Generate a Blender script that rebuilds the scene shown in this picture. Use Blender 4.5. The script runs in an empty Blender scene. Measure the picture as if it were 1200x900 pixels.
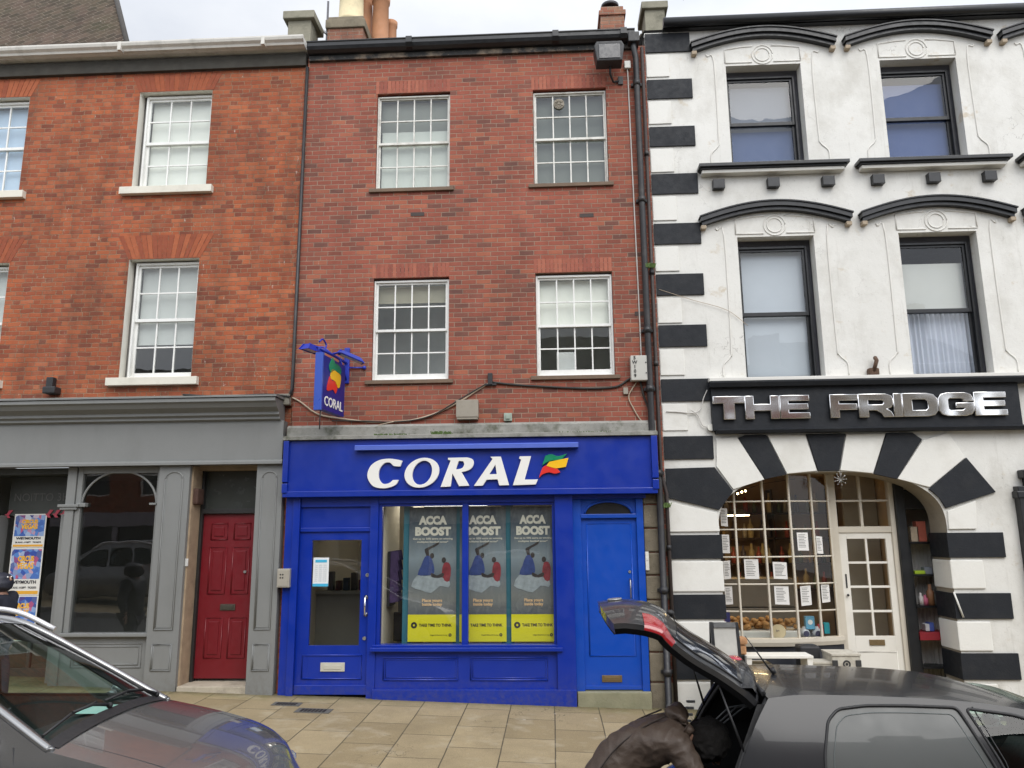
import bpy, bmesh, math, random
from mathutils import Vector, Matrix
from mathutils.geometry import delaunay_2d_cdt
random.seed(7)
S = bpy.context.scene
C = S.collection
R = math.radians

# ------------------------------------------------------------------ camera, sky, sun, exposure
def setup():
    yaw, pitch, roll = 0.04969971, 0.19068237, -0.00881836
    cy, sy, cp, sp, cr, sr = math.cos(yaw), math.sin(yaw), math.cos(pitch), math.sin(pitch), math.cos(roll), math.sin(roll)
    f = Vector((-sy*cp, cy*cp, sp)); r0 = Vector((cy, sy, 0)); u0 = r0.cross(f)
    r = r0*cr + u0*sr; u = u0*cr - r0*sr
    cam = bpy.data.cameras.new('camera'); o = bpy.data.objects.new('camera', cam); C.objects.link(o)
    m = Matrix((r, u, -f)).transposed().to_4x4(); m.translation = Vector((0, -11.4, 2.17)); o.matrix_world = m
    cam.sensor_width = 36; cam.lens = 27; cam.clip_start = 0.05; cam.clip_end = 500
    S.camera = o
setup()
SUN_EL, SUN_AZ = 48, 158          # azimuth clockwise from +y; the sun stands behind the photographer
w = bpy.data.worlds.new("World"); S.world = w; w.use_nodes = True
nt = w.node_tree; nt.nodes.clear()
N = nt.nodes.new; LK = nt.links.new
out = N('ShaderNodeOutputWorld'); bg = N('ShaderNodeBackground'); bg.inputs[1].default_value = 0.12
sky = N('ShaderNodeTexSky'); sky.sky_type = 'NISHITA'; sky.sun_disc = False
sky.sun_elevation = R(SUN_EL); sky.sun_rotation = R(SUN_AZ)
tc = N('ShaderNodeTexCoord'); mp = N('ShaderNodeMapping'); mp.inputs['Scale'].default_value = (1, 1, 2.2)
nz = N('ShaderNodeTexNoise'); nz.inputs['Scale'].default_value = 2.1; nz.inputs['Detail'].default_value = 7; nz.inputs['Roughness'].default_value = .55
rp = N('ShaderNodeValToRGB'); rp.color_ramp.elements[0].position = .3; rp.color_ramp.elements[0].color = (4.4, 4.7, 5.3, 1)
rp.color_ramp.elements[1].position = .7; rp.color_ramp.elements[1].color = (6.9, 7.0, 7.15, 1)
# overcast sky is brighter towards the veiled sun
dv = N('ShaderNodeVectorMath'); dv.operation = 'DOT_PRODUCT'
el, az = R(SUN_EL), R(SUN_AZ)
SUNV = Vector((math.sin(az)*math.cos(el), math.cos(az)*math.cos(el), math.sin(el)))
dv.inputs[1].default_value = SUNV
mr = N('ShaderNodeMapRange'); mr.inputs[1].default_value = -.2; mr.inputs[2].default_value = 1; mr.inputs[3].default_value = .95; mr.inputs[4].default_value = 2.3
vm = N('ShaderNodeVectorMath'); vm.operation = 'SCALE'
mx = N('ShaderNodeMixRGB'); mx.inputs[0].default_value = .88
LK(tc.outputs['Generated'], mp.inputs[0]); LK(mp.outputs[0], nz.inputs[0]); LK(nz.outputs[0], rp.inputs[0])
LK(tc.outputs['Generated'], dv.inputs[0]); LK(dv.outputs['Value'], mr.inputs[0])
LK(rp.outputs[0], vm.inputs[0]); LK(mr.outputs[0], vm.inputs['Scale'])
LK(sky.outputs[0], mx.inputs[1]); LK(vm.outputs[0], mx.inputs[2]); LK(mx.outputs[0], bg.inputs[0]); LK(bg.outputs[0], out.inputs[0])
sl = bpy.data.lights.new('sun', 'SUN'); sl.energy = 1.4; sl.angle = R(40); sl.color = (1, .96, .9)
so = bpy.data.objects.new('sun', sl); C.objects.link(so); so.rotation_euler = (-SUNV).to_track_quat('-Z', 'Y').to_euler(); so.location = (0, -20, 30)
S.view_settings.view_transform = 'Standard'; S.view_settings.look = 'None'; S.view_settings.gamma = 1
S.view_settings.exposure = 0.38
S.render.engine = 'CYCLES'
S.cycles.max_bounces = 8; S.cycles.diffuse_bounces = 4; S.cycles.glossy_bounces = 4; S.cycles.transparent_max_bounces = 16
S.cycles.caustics_reflective = False; S.cycles.caustics_refractive = False
S.cycles.use_denoising = True

# ------------------------------------------------------------------ materials
_M = {}
class NT:
    def __init__(s, name):
        s.m = bpy.data.materials.new(name); s.m.use_nodes = True; s.t = s.m.node_tree; s.t.nodes.clear()
        s.out = s.n('ShaderNodeOutputMaterial'); s.b = s.n('ShaderNodeBsdfPrincipled'); s.l(s.b.outputs[0], s.out.inputs[0])
        s.tc = s.n('ShaderNodeTexCoord')
    def n(s, t, **k):
        x = s.t.nodes.new(t)
        for a, v in k.items(): setattr(x, a, v)
        return x
    def l(s, a, b): s.t.links.new(a, b)
    def math(s, op, a, b=None, c=None):
        x = s.n('ShaderNodeMath', operation=op)
        for i, v in enumerate((a, b, c)):
            if v is None: continue
            if isinstance(v, (int, float)): x.inputs[i].default_value = v
            else: s.l(v, x.inputs[i])
        return x.outputs[0]
    def noise(s, scale, detail=4, rough=.55, vec=None, stretch=None):
        x = s.n('ShaderNodeTexNoise'); x.inputs['Scale'].default_value = scale; x.inputs['Detail'].default_value = detail; x.inputs['Roughness'].default_value = rough
        v = vec or s.tc.outputs['Object']
        if stretch:
            mp = s.n('ShaderNodeMapping'); mp.inputs['Scale'].default_value = stretch; s.l(v, mp.inputs[0]); v = mp.outputs[0]
        s.l(v, x.inputs[0]); return x.outputs[0]
    def ramp(s, fac, stops):
        x = s.n('ShaderNodeValToRGB'); e = x.color_ramp.elements
        while len(e) < len(stops): e.new(.5)
        for i, (p, c) in enumerate(stops):
            e[i].position = p; e[i].color = (*c, 1) if hasattr(c, '__len__') else (c, c, c, 1)
        s.l(fac, x.inputs[0]); return x.outputs[0]
    def mix(s, fac, a, b, mode='MIX'):
        x = s.n('ShaderNodeMixRGB', blend_type=mode)
        for i, v in enumerate((fac, a, b)):
            if isinstance(v, (int, float)): x.inputs[i].default_value = v
            elif isinstance(v, tuple): x.inputs[i].default_value = (*v, 1)
            else: s.l(v, x.inputs[i])
        return x.outputs[0]
    def bump(s, h, strength=.3, dist=.01):
        x = s.n('ShaderNodeBump'); x.inputs['Strength'].default_value = strength; x.inputs['Distance'].default_value = dist
        s.l(h, x.inputs['Height']); s.l(x.outputs[0], s.b.inputs['Normal'])
    def setp(s, **k):
        for a, v in k.items():
            i = s.b.inputs[a.replace('_', ' ')]
            if isinstance(v, tuple): i.default_value = (*v, 1)
            elif isinstance(v, (int, float)): i.default_value = v
            else: s.l(v, i)

def P(name, col, rough=.5, var=.12, scale=6, bump=0, metal=0, coat=0, dirt=0, dirtcol=(.08, .07, .05), streak=False, spec=.5, rv=1, crough=.03, foot=0):
    """painted / plain surface with uneven tone, optional dirt patches with a shape of their own"""
    if name in _M: return _M[name]
    n = NT(name)
    a = tuple(max(0, c*(1-var)) for c in col); b = tuple(min(1, c*(1+var)) for c in col)
    c = n.mix(n.noise(scale, 5), a, b)
    if dirt:
        f = n.noise(scale*.6, 7, .65, stretch=(1.5, 1.5, .35) if streak else None)
        c = n.mix(n.ramp(f, [(.5, 0.), (.72, float(dirt))]), c, dirtcol)
        f2 = n.noise(38, 3, .6); c = n.mix(n.ramp(f2, [(.62, 0.), (.75, float(dirt)*.7)]), c, dirtcol)
    if foot:   # splashed dirt that keeps to the lowest quarter metre
        sp_ = n.n('ShaderNodeSeparateXYZ'); n.l(n.tc.outputs['Object'], sp_.inputs[0])
        mz = n.n('ShaderNodeMapRange'); n.l(sp_.outputs[2], mz.inputs[0]); mz.inputs[1].default_value = .42; mz.inputs[2].default_value = .0
        c = n.mix(n.math('MULTIPLY', mz.outputs[0], n.ramp(n.noise(14, 7, .75), [(.42, 0.), (.7, float(foot))])), c, (.12, .105, .08))
        ch = n.noise(55, 4, .8); c = n.mix(n.math('MULTIPLY', n.ramp(ch, [(.70, 0.), (.73, 1.)]), n.math('ADD', .12, n.math('MULTIPLY', mz.outputs[0], .6))), c, (.45, .45, .48))
    n.setp(Base_Color=c, Metallic=float(metal), Coat_Weight=float(coat), Coat_Roughness=float(crough), Specular_IOR_Level=spec)
    n.setp(Roughness=n.ramp(n.noise(scale*2.5, 4), [(.3, max(0, rough-.08*rv)), (.7, min(1, rough+.1*rv))]))
    if bump: n.bump(n.noise(scale*9, 6, .65), bump, .01)
    _M[name] = n.m; return n.m

def brick(name, cols, mortar, bw=.225, rh=.075, mw=.0055, wob=.006, white=.0, stain=.35, staincol=(.10, .055, .04), soot=0, flemish=False):
    if name in _M: return _M[name]
    n = NT(name)
    sep = n.n('ShaderNodeSeparateXYZ'); n.l(n.tc.outputs['Object'], sep.inputs[0])
    u = n.math('ADD', sep.outputs[0], sep.outputs[1]); v = sep.outputs[2]
    cb = n.n('ShaderNodeCombineXYZ'); n.l(u, cb.inputs[0]); n.l(v, cb.inputs[1])
    w1 = n.noise(5, 3, .5, cb.outputs[0]); w2 = n.noise(4.3, 3, .5, cb.outputs[0], (1.3, 1.1, 1))
    w3 = n.noise(60, 2, .5, cb.outputs[0])
    v2 = n.math('ADD', v, n.math('MULTIPLY', n.math('SUBTRACT', n.math('ADD', w1, n.math('MULTIPLY', w3, .35)), .67), wob*3))
    u2 = n.math('ADD', u, n.math('MULTIPLY', n.math('SUBTRACT', n.math('ADD', w2, n.math('MULTIPLY', w3, .3)), .65), wob*5))
    row = n.math('FLOOR', n.math('DIVIDE', v2, rh))
    odd = n.math('MODULO', n.math('ABSOLUTE', row), 2.0)
    # each row slides by half a brick plus its own small slip
    wn0 = n.n('ShaderNodeTexWhiteNoise', noise_dimensions='1D'); n.l(row, wn0.inputs['W'])
    ush = n.math('ADD', n.math('DIVIDE', u2, bw), n.math('ADD', n.math('MULTIPLY', odd, .5), n.math('MULTIPLY', wn0.outputs[0], .16)))
    if flemish:   # header and stretcher take turns: 1/3 and 2/3 of the pair
        k = n.math('FLOOR', ush); fr = n.math('FRACT', ush)
        hd = n.math('GREATER_THAN', fr, .66)
        col = n.math('ADD', n.math('MULTIPLY', k, 2), hd)
        d1 = n.math('MINIMUM', fr, n.math('ABSOLUTE', n.math('SUBTRACT', fr, .66))); du = n.math('MULTIPLY', n.math('MINIMUM', d1, n.math('SUBTRACT', 1, fr)), bw)
    else:
        col = n.math('FLOOR', ush); fr = n.math('FRACT', ush)
        du = n.math('MULTIPLY', n.math('MINIMUM', fr, n.math('SUBTRACT', 1, fr)), bw)
    fv = n.math('FRACT', n.math('DIVIDE', v2, rh)); dvv = n.math('MULTIPLY', n.math('MINIMUM', fv, n.math('SUBTRACT', 1, fv)), rh)
    dd = n.math('MINIMUM', du, dvv)
    face = n.n('ShaderNodeMapRange', interpolation_type='SMOOTHSTEP'); n.l(dd, face.inputs[0]); face.inputs[1].default_value = mw*.55; face.inputs[2].default_value = mw*1.25
    cc = n.n('ShaderNodeCombineXYZ'); n.l(col, cc.inputs[0]); n.l(row, cc.inputs[1])
    wn = n.n('ShaderNodeTexWhiteNoise', noise_dimensions='2D'); n.l(cc.outputs[0], wn.inputs[0])
    k = len(cols); bc = n.ramp(wn.outputs[0], [(i/(k-1), c) for i, c in enumerate(cols)])
    bc = n.mix(n.math('MULTIPLY', n.noise(35, 5, .7), .55), bc, (.16, .07, .045), 'MULTIPLY') if False else n.mix(n.ramp(n.noise(42, 5, .7), [(.4, 0.), (.8, .35)]), bc, staincol)
    bc = n.mix(n.ramp(n.noise(.55, 6, .62), [(.42, 0.), (.75, float(stain))]), bc, staincol)
    bc = n.mix(n.ramp(n.noise(1.7, 6, .62), [(.5, 0.), (.8, float(stain))]), bc, tuple(min(1, x*1.9) for x in cols[0]))
    mc = n.mix(n.ramp(n.noise(3, 4), [(.35, 0.), (.7, .7)]), mortar, tuple(x*.45 for x in mortar))
    c = n.mix(face.outputs[0], mc, bc)
    if white:
        f = n.noise(1.3, 6, .7, stretch=(2.2, 2.2, .9)); g = n.noise(13, 4, .65, stretch=(1.7, 1, .6))
        c = n.mix(n.math('MULTIPLY', n.ramp(f, [(.5, 0.), (.6, 1.)]), n.ramp(g, [(.63, 0.), (.68, float(white))])), c, (.62, .57, .5))
        g2 = n.noise(5, 6, .75, stretch=(1, 1, 1.6)); c = n.mix(n.ramp(g2, [(.52, 0.), (.76, float(white)*.45)]), c, (.38, .23, .15))
    if soot:
        f = n.noise(1.1, 7, .68, stretch=(1.6, 1.6, .4)); c = n.mix(n.ramp(f, [(.46, 0.), (.72, float(soot))]), c, (.045, .03, .024))
    n.setp(Base_Color=c, Roughness=.85, Specular_IOR_Level=.25)
    n.bump(n.math('ADD', face.outputs[0], n.math('MULTIPLY', n.noise(70, 5, .7), .5)), .8, .008)
    _M[name] = n.m; return n.m

def glass(name, tint=(.92, .95, .94), ior=1.85, rough=0):
    if name in _M: return _M[name]
    n = NT(name); n.t.nodes.remove(n.b)
    tr = n.n('ShaderNodeBsdfTransparent'); tr.inputs[0].default_value = (*tint, 1)
    gl = n.n('ShaderNodeBsdfGlossy'); gl.inputs['Roughness'].default_value = rough
    geo = n.n('ShaderNodeNewGeometry'); dt = n.n('ShaderNodeVectorMath', operation='DOT_PRODUCT'); n.l(geo.outputs['Incoming'], dt.inputs[0]); n.l(geo.outputs['Normal'], dt.inputs[1])
    f0 = ((ior-1)/(ior+1))**2; pw = n.math('POWER', n.math('SUBTRACT', 1.0, n.math('ABSOLUTE', dt.outputs['Value'])), 5.0)
    fac = n.math('ADD', f0, n.math('MULTIPLY', pw, 1-f0))
    bp = n.n('ShaderNodeBump'); bp.inputs['Strength'].default_value = .06; bp.inputs['Distance'].default_value = .02
    n.l(n.noise(1.6, 2), bp.inputs['Height']); n.l(bp.outputs[0], gl.inputs['Normal'])
    ms = n.n('ShaderNodeMixShader'); n.l(fac, ms.inputs[0]); n.l(tr.outputs[0], ms.inputs[1]); n.l(gl.outputs[0], ms.inputs[2]); n.l(ms.outputs[0], n.out.inputs[0])
    _M[name] = n.m; return n.m

def emit(name, col, s):
    if name in _M: return _M[name]
    n = NT(name); n.setp(Base_Color=col, Emission_Color=col, Emission_Strength=s); _M[name] = n.m; return n.m

WHITE = lambda: P('white_gloss_paint', (.78, .78, .75), .35, .05, 3, dirt=.25, dirtcol=(.35, .33, .28))
BLUE = lambda: P('royal_blue_paint', (.001, .024, .29), .36, .14, 1.6, coat=.2, dirt=.10, dirtcol=(.012, .035, .22), streak=True, bump=.06, foot=.4)
BLUE2 = lambda: P('brighter_blue_door_paint', (.0, .058, .40), .4, .08, 2, coat=.1, dirt=.12, dirtcol=(.01, .045, .28), streak=True, bump=.06, foot=.3)
GREY = lambda: P('grey_shopfront_paint', (.20, .205, .20), .5, .07, 3, dirt=.25, dirtcol=(.13, .13, .12), streak=True, foot=.7)
BLACKP = lambda: P('black_gloss_paint', (.009, .010, .012), .38, .25, 5, dirt=.10, dirtcol=(.09, .09, .09))
SLATEP = lambda: P('slate_black_masonry_paint', (.012, .014, .018), .6, .25, 5, bump=.3, dirt=.3, dirtcol=(.045, .045, .045), spec=.3)
def RENDER():
    if 'white_masonry' in _M: return _M['white_masonry']
    n = NT('white_masonry')
    c = n.mix(n.noise(1.1, 5), (.62, .61, .57), (.76, .75, .71))
    c = n.mix(n.ramp(n.noise(1.0, 8, .68, stretch=(1.2, 1.2, .9)), [(.48, 0.), (.72, .65)]), c, (.44, .42, .37))
    c = n.mix(n.ramp(n.noise(3.0, 6, .7, stretch=(2.6, 2.6, .22)), [(.58, 0.), (.80, .6)]), c, (.38, .36, .31))
    c = n.mix(n.ramp(n.noise(2.2, 7, .7, stretch=(1, 1, 1.3)), [(.60, 0.), (.70, .7)]), c, (.50, .41, .28))
    c = n.mix(n.ramp(n.noise(30, 4, .7), [(.60, 0.), (.72, .5)]), c, (.33, .31, .27))
    vo = n.n('ShaderNodeTexVoronoi', feature='DISTANCE_TO_EDGE'); vo.inputs['Scale'].default_value = 1.1
    mp_ = n.n('ShaderNodeVectorMath', operation='ADD'); nn_ = n.n('ShaderNodeTexNoise'); nn_.inputs['Scale'].default_value = 3.5; nn_.inputs['Detail'].default_value = 6; n.l(n.tc.outputs['Object'], nn_.inputs[0])
    n.l(n.tc.outputs['Object'], mp_.inputs[0]); n.l(nn_.outputs['Color'], mp_.inputs[1]); n.l(mp_.outputs[0], vo.inputs['Vector'])
    ck = n.math('MULTIPLY', n.ramp(vo.outputs[0], [(.0, 1.), (.006, 0.)]), n.ramp(n.noise(.8, 3), [(.5, 0.), (.62, .65)]))
    c = n.mix(ck, c, (.16, .14, .12)); n.setp(Base_Color=c, Roughness=.8, Specular_IOR_Level=.3)
    n.bump(n.math('ADD', n.math('MULTIPLY', n.noise(5, 4, .6), 1.5), n.math('MULTIPLY', n.noise(60, 4, .7), .35)), .35, .012)
    _M['white_masonry'] = n.m; return n.m
STONE = lambda: P('weathered_stone', (.27, .25, .20), .9, .3, 5, bump=.5, dirt=.6, dirtcol=(.09, .085, .06))
BRONZE = lambda: P('brass_plate', (.30, .22, .12), .35, .2, 20, metal=.8)
STEEL = lambda: P('brushed_steel', (.62, .62, .62), .3, .1, 20, metal=.9)
DARK = lambda: P('dark_plastic', (.02, .02, .022), .5, .2, 10)

# ------------------------------------------------------------------ mesh builder
class B:
    def __init__(s): s.bm = bmesh.new(); s.mi = 0
    def _tag(s, faces):
        for f in faces: f.material_index = s.mi
        return s
    def quad(s, *p):
        vs = [s.bm.verts.new(q) for q in p]; s._tag([s.bm.faces.new(vs)]); return s
    def box(s, x0, x1, y0, y1, z0, z1, bev=0):
        t = bmesh.new(); bmesh.ops.create_cube(t, size=1)
        for v in t.verts: v.co = Vector((x0+(v.co.x+.5)*(x1-x0), y0+(v.co.y+.5)*(y1-y0), z0+(v.co.z+.5)*(z1-z0)))
        if bev: bmesh.ops.bevel(t, geom=list(t.edges), offset=bev, segments=2, affect='EDGES', profile=.6)
        return s.merge(t)
    def merge(s, t, m=None):
        if m: bmesh.ops.transform(t, matrix=m, verts=t.verts)
        mp = {v: s.bm.verts.new(v.co) for v in t.verts}
        for f in t.faces:
            try: g = s.bm.faces.new([mp[v] for v in f.verts]); g.material_index = s.mi; g.smooth = f.smooth
            except ValueError: pass
        t.free(); return s
    def mesh(s, me, m=None):
        t = bmesh.new(); t.from_mesh(me); s.merge(t, m); bpy.data.meshes.remove(me); return s
    def prism(s, pts, y0, y1, bev=0):
        """polygon in x,z pushed from y0 (front) to y1"""
        t = bmesh.new(); a = [t.verts.new((x, y0, z)) for x, z in pts]; b = [t.verts.new((x, y1, z)) for x, z in pts]
        f = t.faces.new(a); t.faces.new(b[::-1]); n = len(pts)
        for i in range(n): t.faces.new((a[i], a[(i+1) % n], b[(i+1) % n], b[i]))
        if bev: bmesh.ops.bevel(t, geom=[e for e in f.edges], offset=bev, segments=2, affect='EDGES', profile=.6)
        bmesh.ops.recalc_face_normals(t, faces=t.faces)
        bmesh.ops.triangulate(t, faces=[f for f in t.faces if len(f.verts) > 4])
        return s.merge(t)
    def xprism(s, pts, x0, x1):
        """polygon in y,z swept along x"""
        t = bmesh.new(); a = [t.verts.new((x0, y, z)) for y, z in pts]; b = [t.verts.new((x1, y, z)) for y, z in pts]
        t.faces.new(a); t.faces.new(b[::-1]); n = len(pts)
        for i in range(n): t.faces.new((a[i], a[(i+1) % n], b[(i+1) % n], b[i]))
        bmesh.ops.recalc_face_normals(t, faces=t.faces)
        bmesh.ops.triangulate(t, faces=[f for f in t.faces if len(f.verts) > 4]); return s.merge(t)
    def tube(s, pts, r, n=8, cap=True, flat=1):
        pts = [Vector(p) for p in pts]; rings = []; rr = r if hasattr(r, '__len__') else [r]*len(pts)
        up = Vector((0, 0, 1)); prev = None
        for i, p in enumerate(pts):
            d = (pts[min(i+1, len(pts)-1)]-pts[max(i-1, 0)]).normalized()
            if prev is None:
                a = d.cross(up if abs(d.z) < .9 else Vector((0, 1, 0))).normalized()
            else: a = (prev-d*prev.dot(d)).normalized()
            prev = a; b = d.cross(a)
            rings.append([s.bm.verts.new(p+(a*math.cos(2*math.pi*k/n)+b*math.sin(2*math.pi*k/n)*flat)*rr[i]) for k in range(n)])
        for i in range(len(rings)-1):
            for k in range(n):
                f = s.bm.faces.new((rings[i][k], rings[i][(k+1) % n], rings[i+1][(k+1) % n], rings[i+1][k])); f.smooth = True; f.material_index = s.mi
        if cap and n > 2:
            for g in (rings[0][::-1], rings[-1]):
                try: s._tag([s.bm.faces.new(g)])
                except ValueError: pass
        return s
    def cyl(s, p, q, r, n=20, r2=None):
        t = bmesh.new(); p, q = Vector(p), Vector(q); d = q-p
        bmesh.ops.create_cone(t, cap_ends=True, segments=n, radius1=r, radius2=r if r2 is None else r2, depth=d.length)
        for f in t.faces: f.smooth = len(f.verts) == 4
        return s.merge(t, Matrix.Translation((p+q)/2) @ d.to_track_quat('Z', 'Y').to_matrix().to_4x4())
    def ball(s, c, r, sx=1, sy=1, sz=1, n=16):
        t = bmesh.new(); bmesh.ops.create_uvsphere(t, u_segments=n, v_segments=n//2+2, radius=r)
        for f in t.faces: f.smooth = True
        return s.merge(t, Matrix.Translation(c) @ Matrix.Diagonal((sx, sy, sz, 1)))
    def lathe(s, prof, c, n=24):
        c = Vector(c); rings = []
        for r, z in prof: rings.append([s.bm.verts.new(c+Vector((r*math.cos(2*math.pi*k/n), r*math.sin(2*math.pi*k/n), z))) for k in range(n)])
        for i in range(len(rings)-1):
            for k in range(n):
                f = s.bm.faces.new((rings[i][k], rings[i][(k+1) % n], rings[i+1][(k+1) % n], rings[i+1][k])); f.smooth = True; f.material_index = s.mi
        for g in (rings[0][::-1], rings[-1]): s._tag([s.bm.faces.new(g)])
        return s
    def sheet(s, grid, smooth=True):
        """grid of points -> quads"""
        vs = [[s.bm.verts.new(p) for p in row] for row in grid]
        for i in range(len(vs)-1):
            for j in range(len(vs[0])-1):
                f = s.bm.faces.new((vs[i][j], vs[i][j+1], vs[i+1][j+1], vs[i+1][j])); f.smooth = smooth; f.material_index = s.mi
        return s
    def wall(s, x0, x1, z0, z1, holes, y, depth):
        """front sheet with rectangular openings and their reveals; holes = (x0,x1,z0,z1)"""
        xs = sorted({x0, x1, *[a for h in holes for a in h[:2]]}); zs = sorted({z0, z1, *[a for h in holes for a in h[2:]]})
        for i in range(len(xs)-1):
            for j in range(len(zs)-1):
                cx, cz = (xs[i]+xs[i+1])/2, (zs[j]+zs[j+1])/2
                if any(h[0] < cx < h[1] and h[2] < cz < h[3] for h in holes): continue
                s.quad((xs[i], y, zs[j]), (xs[i+1], y, zs[j]), (xs[i+1], y, zs[j+1]), (xs[i], y, zs[j+1]))
        for h in holes: s.reveal(*h, y, depth)
        return s
    def reveal(s, a, b, c, d, y, depth):
        Y = y+depth
        s.quad((a, y, c), (a, Y, c), (a, Y, d), (a, y, d)); s.quad((b, y, c), (b, y, d), (b, Y, d), (b, Y, c))
        s.quad((a, y, d), (a, Y, d), (b, Y, d), (b, y, d)); s.quad((a, y, c), (b, y, c), (b, Y, c), (a, Y, c)); return s

ORG = {}
def obj(name, b, mats, parent=None, smooth=None, origin=None, weld=False):
    if weld: bmesh.ops.remove_doubles(b.bm, verts=b.bm.verts, dist=.0004)
    o0 = Vector(ORG.get(parent.name, (0, 0, 0))) if parent else Vector(origin or (0, 0, 0))
    bmesh.ops.translate(b.bm, verts=b.bm.verts, vec=-o0)
    bmesh.ops.recalc_face_normals(b.bm, faces=b.bm.faces) if weld else None
    me = bpy.data.meshes.new(name); b.bm.to_mesh(me); b.bm.free()
    if smooth: 
        for p in me.polygons: p.use_smooth = True
    for m in (mats if isinstance(mats, (list, tuple)) else [mats]): me.materials.append(m)
    o = bpy.data.objects.new(name, me); C.objects.link(o)
    if parent: o.parent = parent
    else: o.location = o0
    ORG[o.name] = tuple(o0)
    return o
def tag(o, label, cat, group=None, kind=None):
    o['label'] = label
    if cat: o['category'] = cat
    if group: o['group'] = group
    if kind: o['kind'] = kind
    return o
def thing(name, loc, label, cat, group=None):
    o = bpy.data.objects.new(name, None); C.objects.link(o); o.location = loc; o.empty_display_size = .2; ORG[o.name] = tuple(loc)
    return tag(o, label, cat, group)
def structure(name, b, m, label=None):
    o = obj(name, b, m); o['kind'] = 'structure'
    if label: o['label'] = label
    return o
def copy_tree(o, parent=None):
    c = o.copy(); C.objects.link(c)
    if parent: c.parent = parent
    for ch in [x for x in bpy.data.objects if x.parent == o]: copy_tree(ch, c)
    return c

def curve_mesh(kind, build, extrude, bevel=0, offset=0, res=4):
    cu = bpy.data.curves.new('tmp', kind)
    build(cu); cu.extrude = extrude; cu.bevel_depth = bevel; cu.bevel_resolution = 1; cu.offset = offset
    o = bpy.data.objects.new('tmp', cu); me = bpy.data.meshes.new_from_object(o)
    bpy.data.objects.remove(o); bpy.data.curves.remove(cu); return me
# text and outlines lie in x,z and face -y
FACE = Matrix(((1, 0, 0, 0), (0, 0, -1, 0), (0, 1, 0, 0), (0, 0, 0, 1)))
def write(b, txt, x, y, z, h, width=None, depth=.001, bold=0, align='CENTER', spacing=1, rot=0, shear=0, line=1):
    """letters h tall with their baseline at z; width forces the total width"""
    def f(cu):
        cu.body = txt; cu.size = h/.73; cu.align_x = align; cu.space_character = spacing; cu.space_line = line; cu.shear = shear; cu.resolution_u = 3
    me = curve_mesh('FONT', f, depth, 0, bold)
    xs = [v.co.x for v in me.vertices]; sx = 1
    if not xs: return b
    if width: sx = width/(max(xs)-min(xs))
    return b.mesh(me, Matrix.Translation((x, y, z)) @ Matrix.Rotation(rot, 4, 'Y') @ FACE @ Matrix.Diagonal((sx, 1, 1, 1)))
def outline(b, loops, y, depth, bevel=0, off=0):
    """closed outlines (x,z), holes by even-odd, with real thickness"""
    def f(cu):
        cu.dimensions = '2D'; cu.fill_mode = 'BOTH'
        for lp in loops:
            sp = cu.splines.new('POLY'); sp.points.add(len(lp)-1); sp.use_cyclic_u = True
            for p, (x, z) in zip(sp.points, lp): p.co = (x, z, 0, 1)
    me = curve_mesh('CURVE', f, depth, bevel, off)
    return b.mesh(me, Matrix.Translation((0, y, 0)) @ FACE)
def smooth_loop(pts, k=4, sharp=()):
    """closed Catmull-Rom; indices in sharp stay corners"""
    n = len(pts); o = []
    for i in range(n):
        p0, p1, p2, p3 = (Vector(pts[(i+j-1) % n]) for j in range(4))
        if i in sharp: p0 = p1
        if (i+1) % n in sharp: p3 = p2
        for j in range(k):
            t = j/k
            o.append(tuple(.5*((2*p1)+(p2-p0)*t+(2*p0-5*p1+4*p2-p3)*t*t+(3*p1-p0-3*p2+p3)*t**3)))
    return o
def cr(pts, k=6):
    """open Catmull-Rom through points"""
    P_ = [Vector(p) for p in pts]; P_ = [P_[0]*2-P_[1]]+P_+[P_[-1]*2-P_[-2]]; o = []
    for i in range(1, len(P_)-2):
        for j in range(k):
            t = j/k; a, b, c, d = P_[i-1:i+3]
            o.append(.5*((2*b)+(c-a)*t+(2*a-5*b+4*c-d)*t*t+(3*b-a-3*c+d)*t**3))
    o.append(P_[-2]); return o
def ell(cx, cz, a, b, sh=0, n=36):
    return [(cx+a*math.cos(2*math.pi*i/n)+sh*b*math.sin(2*math.pi*i/n), cz+b*math.sin(2*math.pi*i/n)) for i in range(n)]
def arc(cx, cz, a, b, t0, t1, n=20):
    return [(cx+a*math.cos(R(t0+(t1-t0)*i/n)), cz+b*math.sin(R(t0+(t1-t0)*i/n))) for i in range(n+1)]

def ground(x, y=0):  # pavement height: the street runs downhill to the right
    return -.19-.033*x+.012*y
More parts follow.
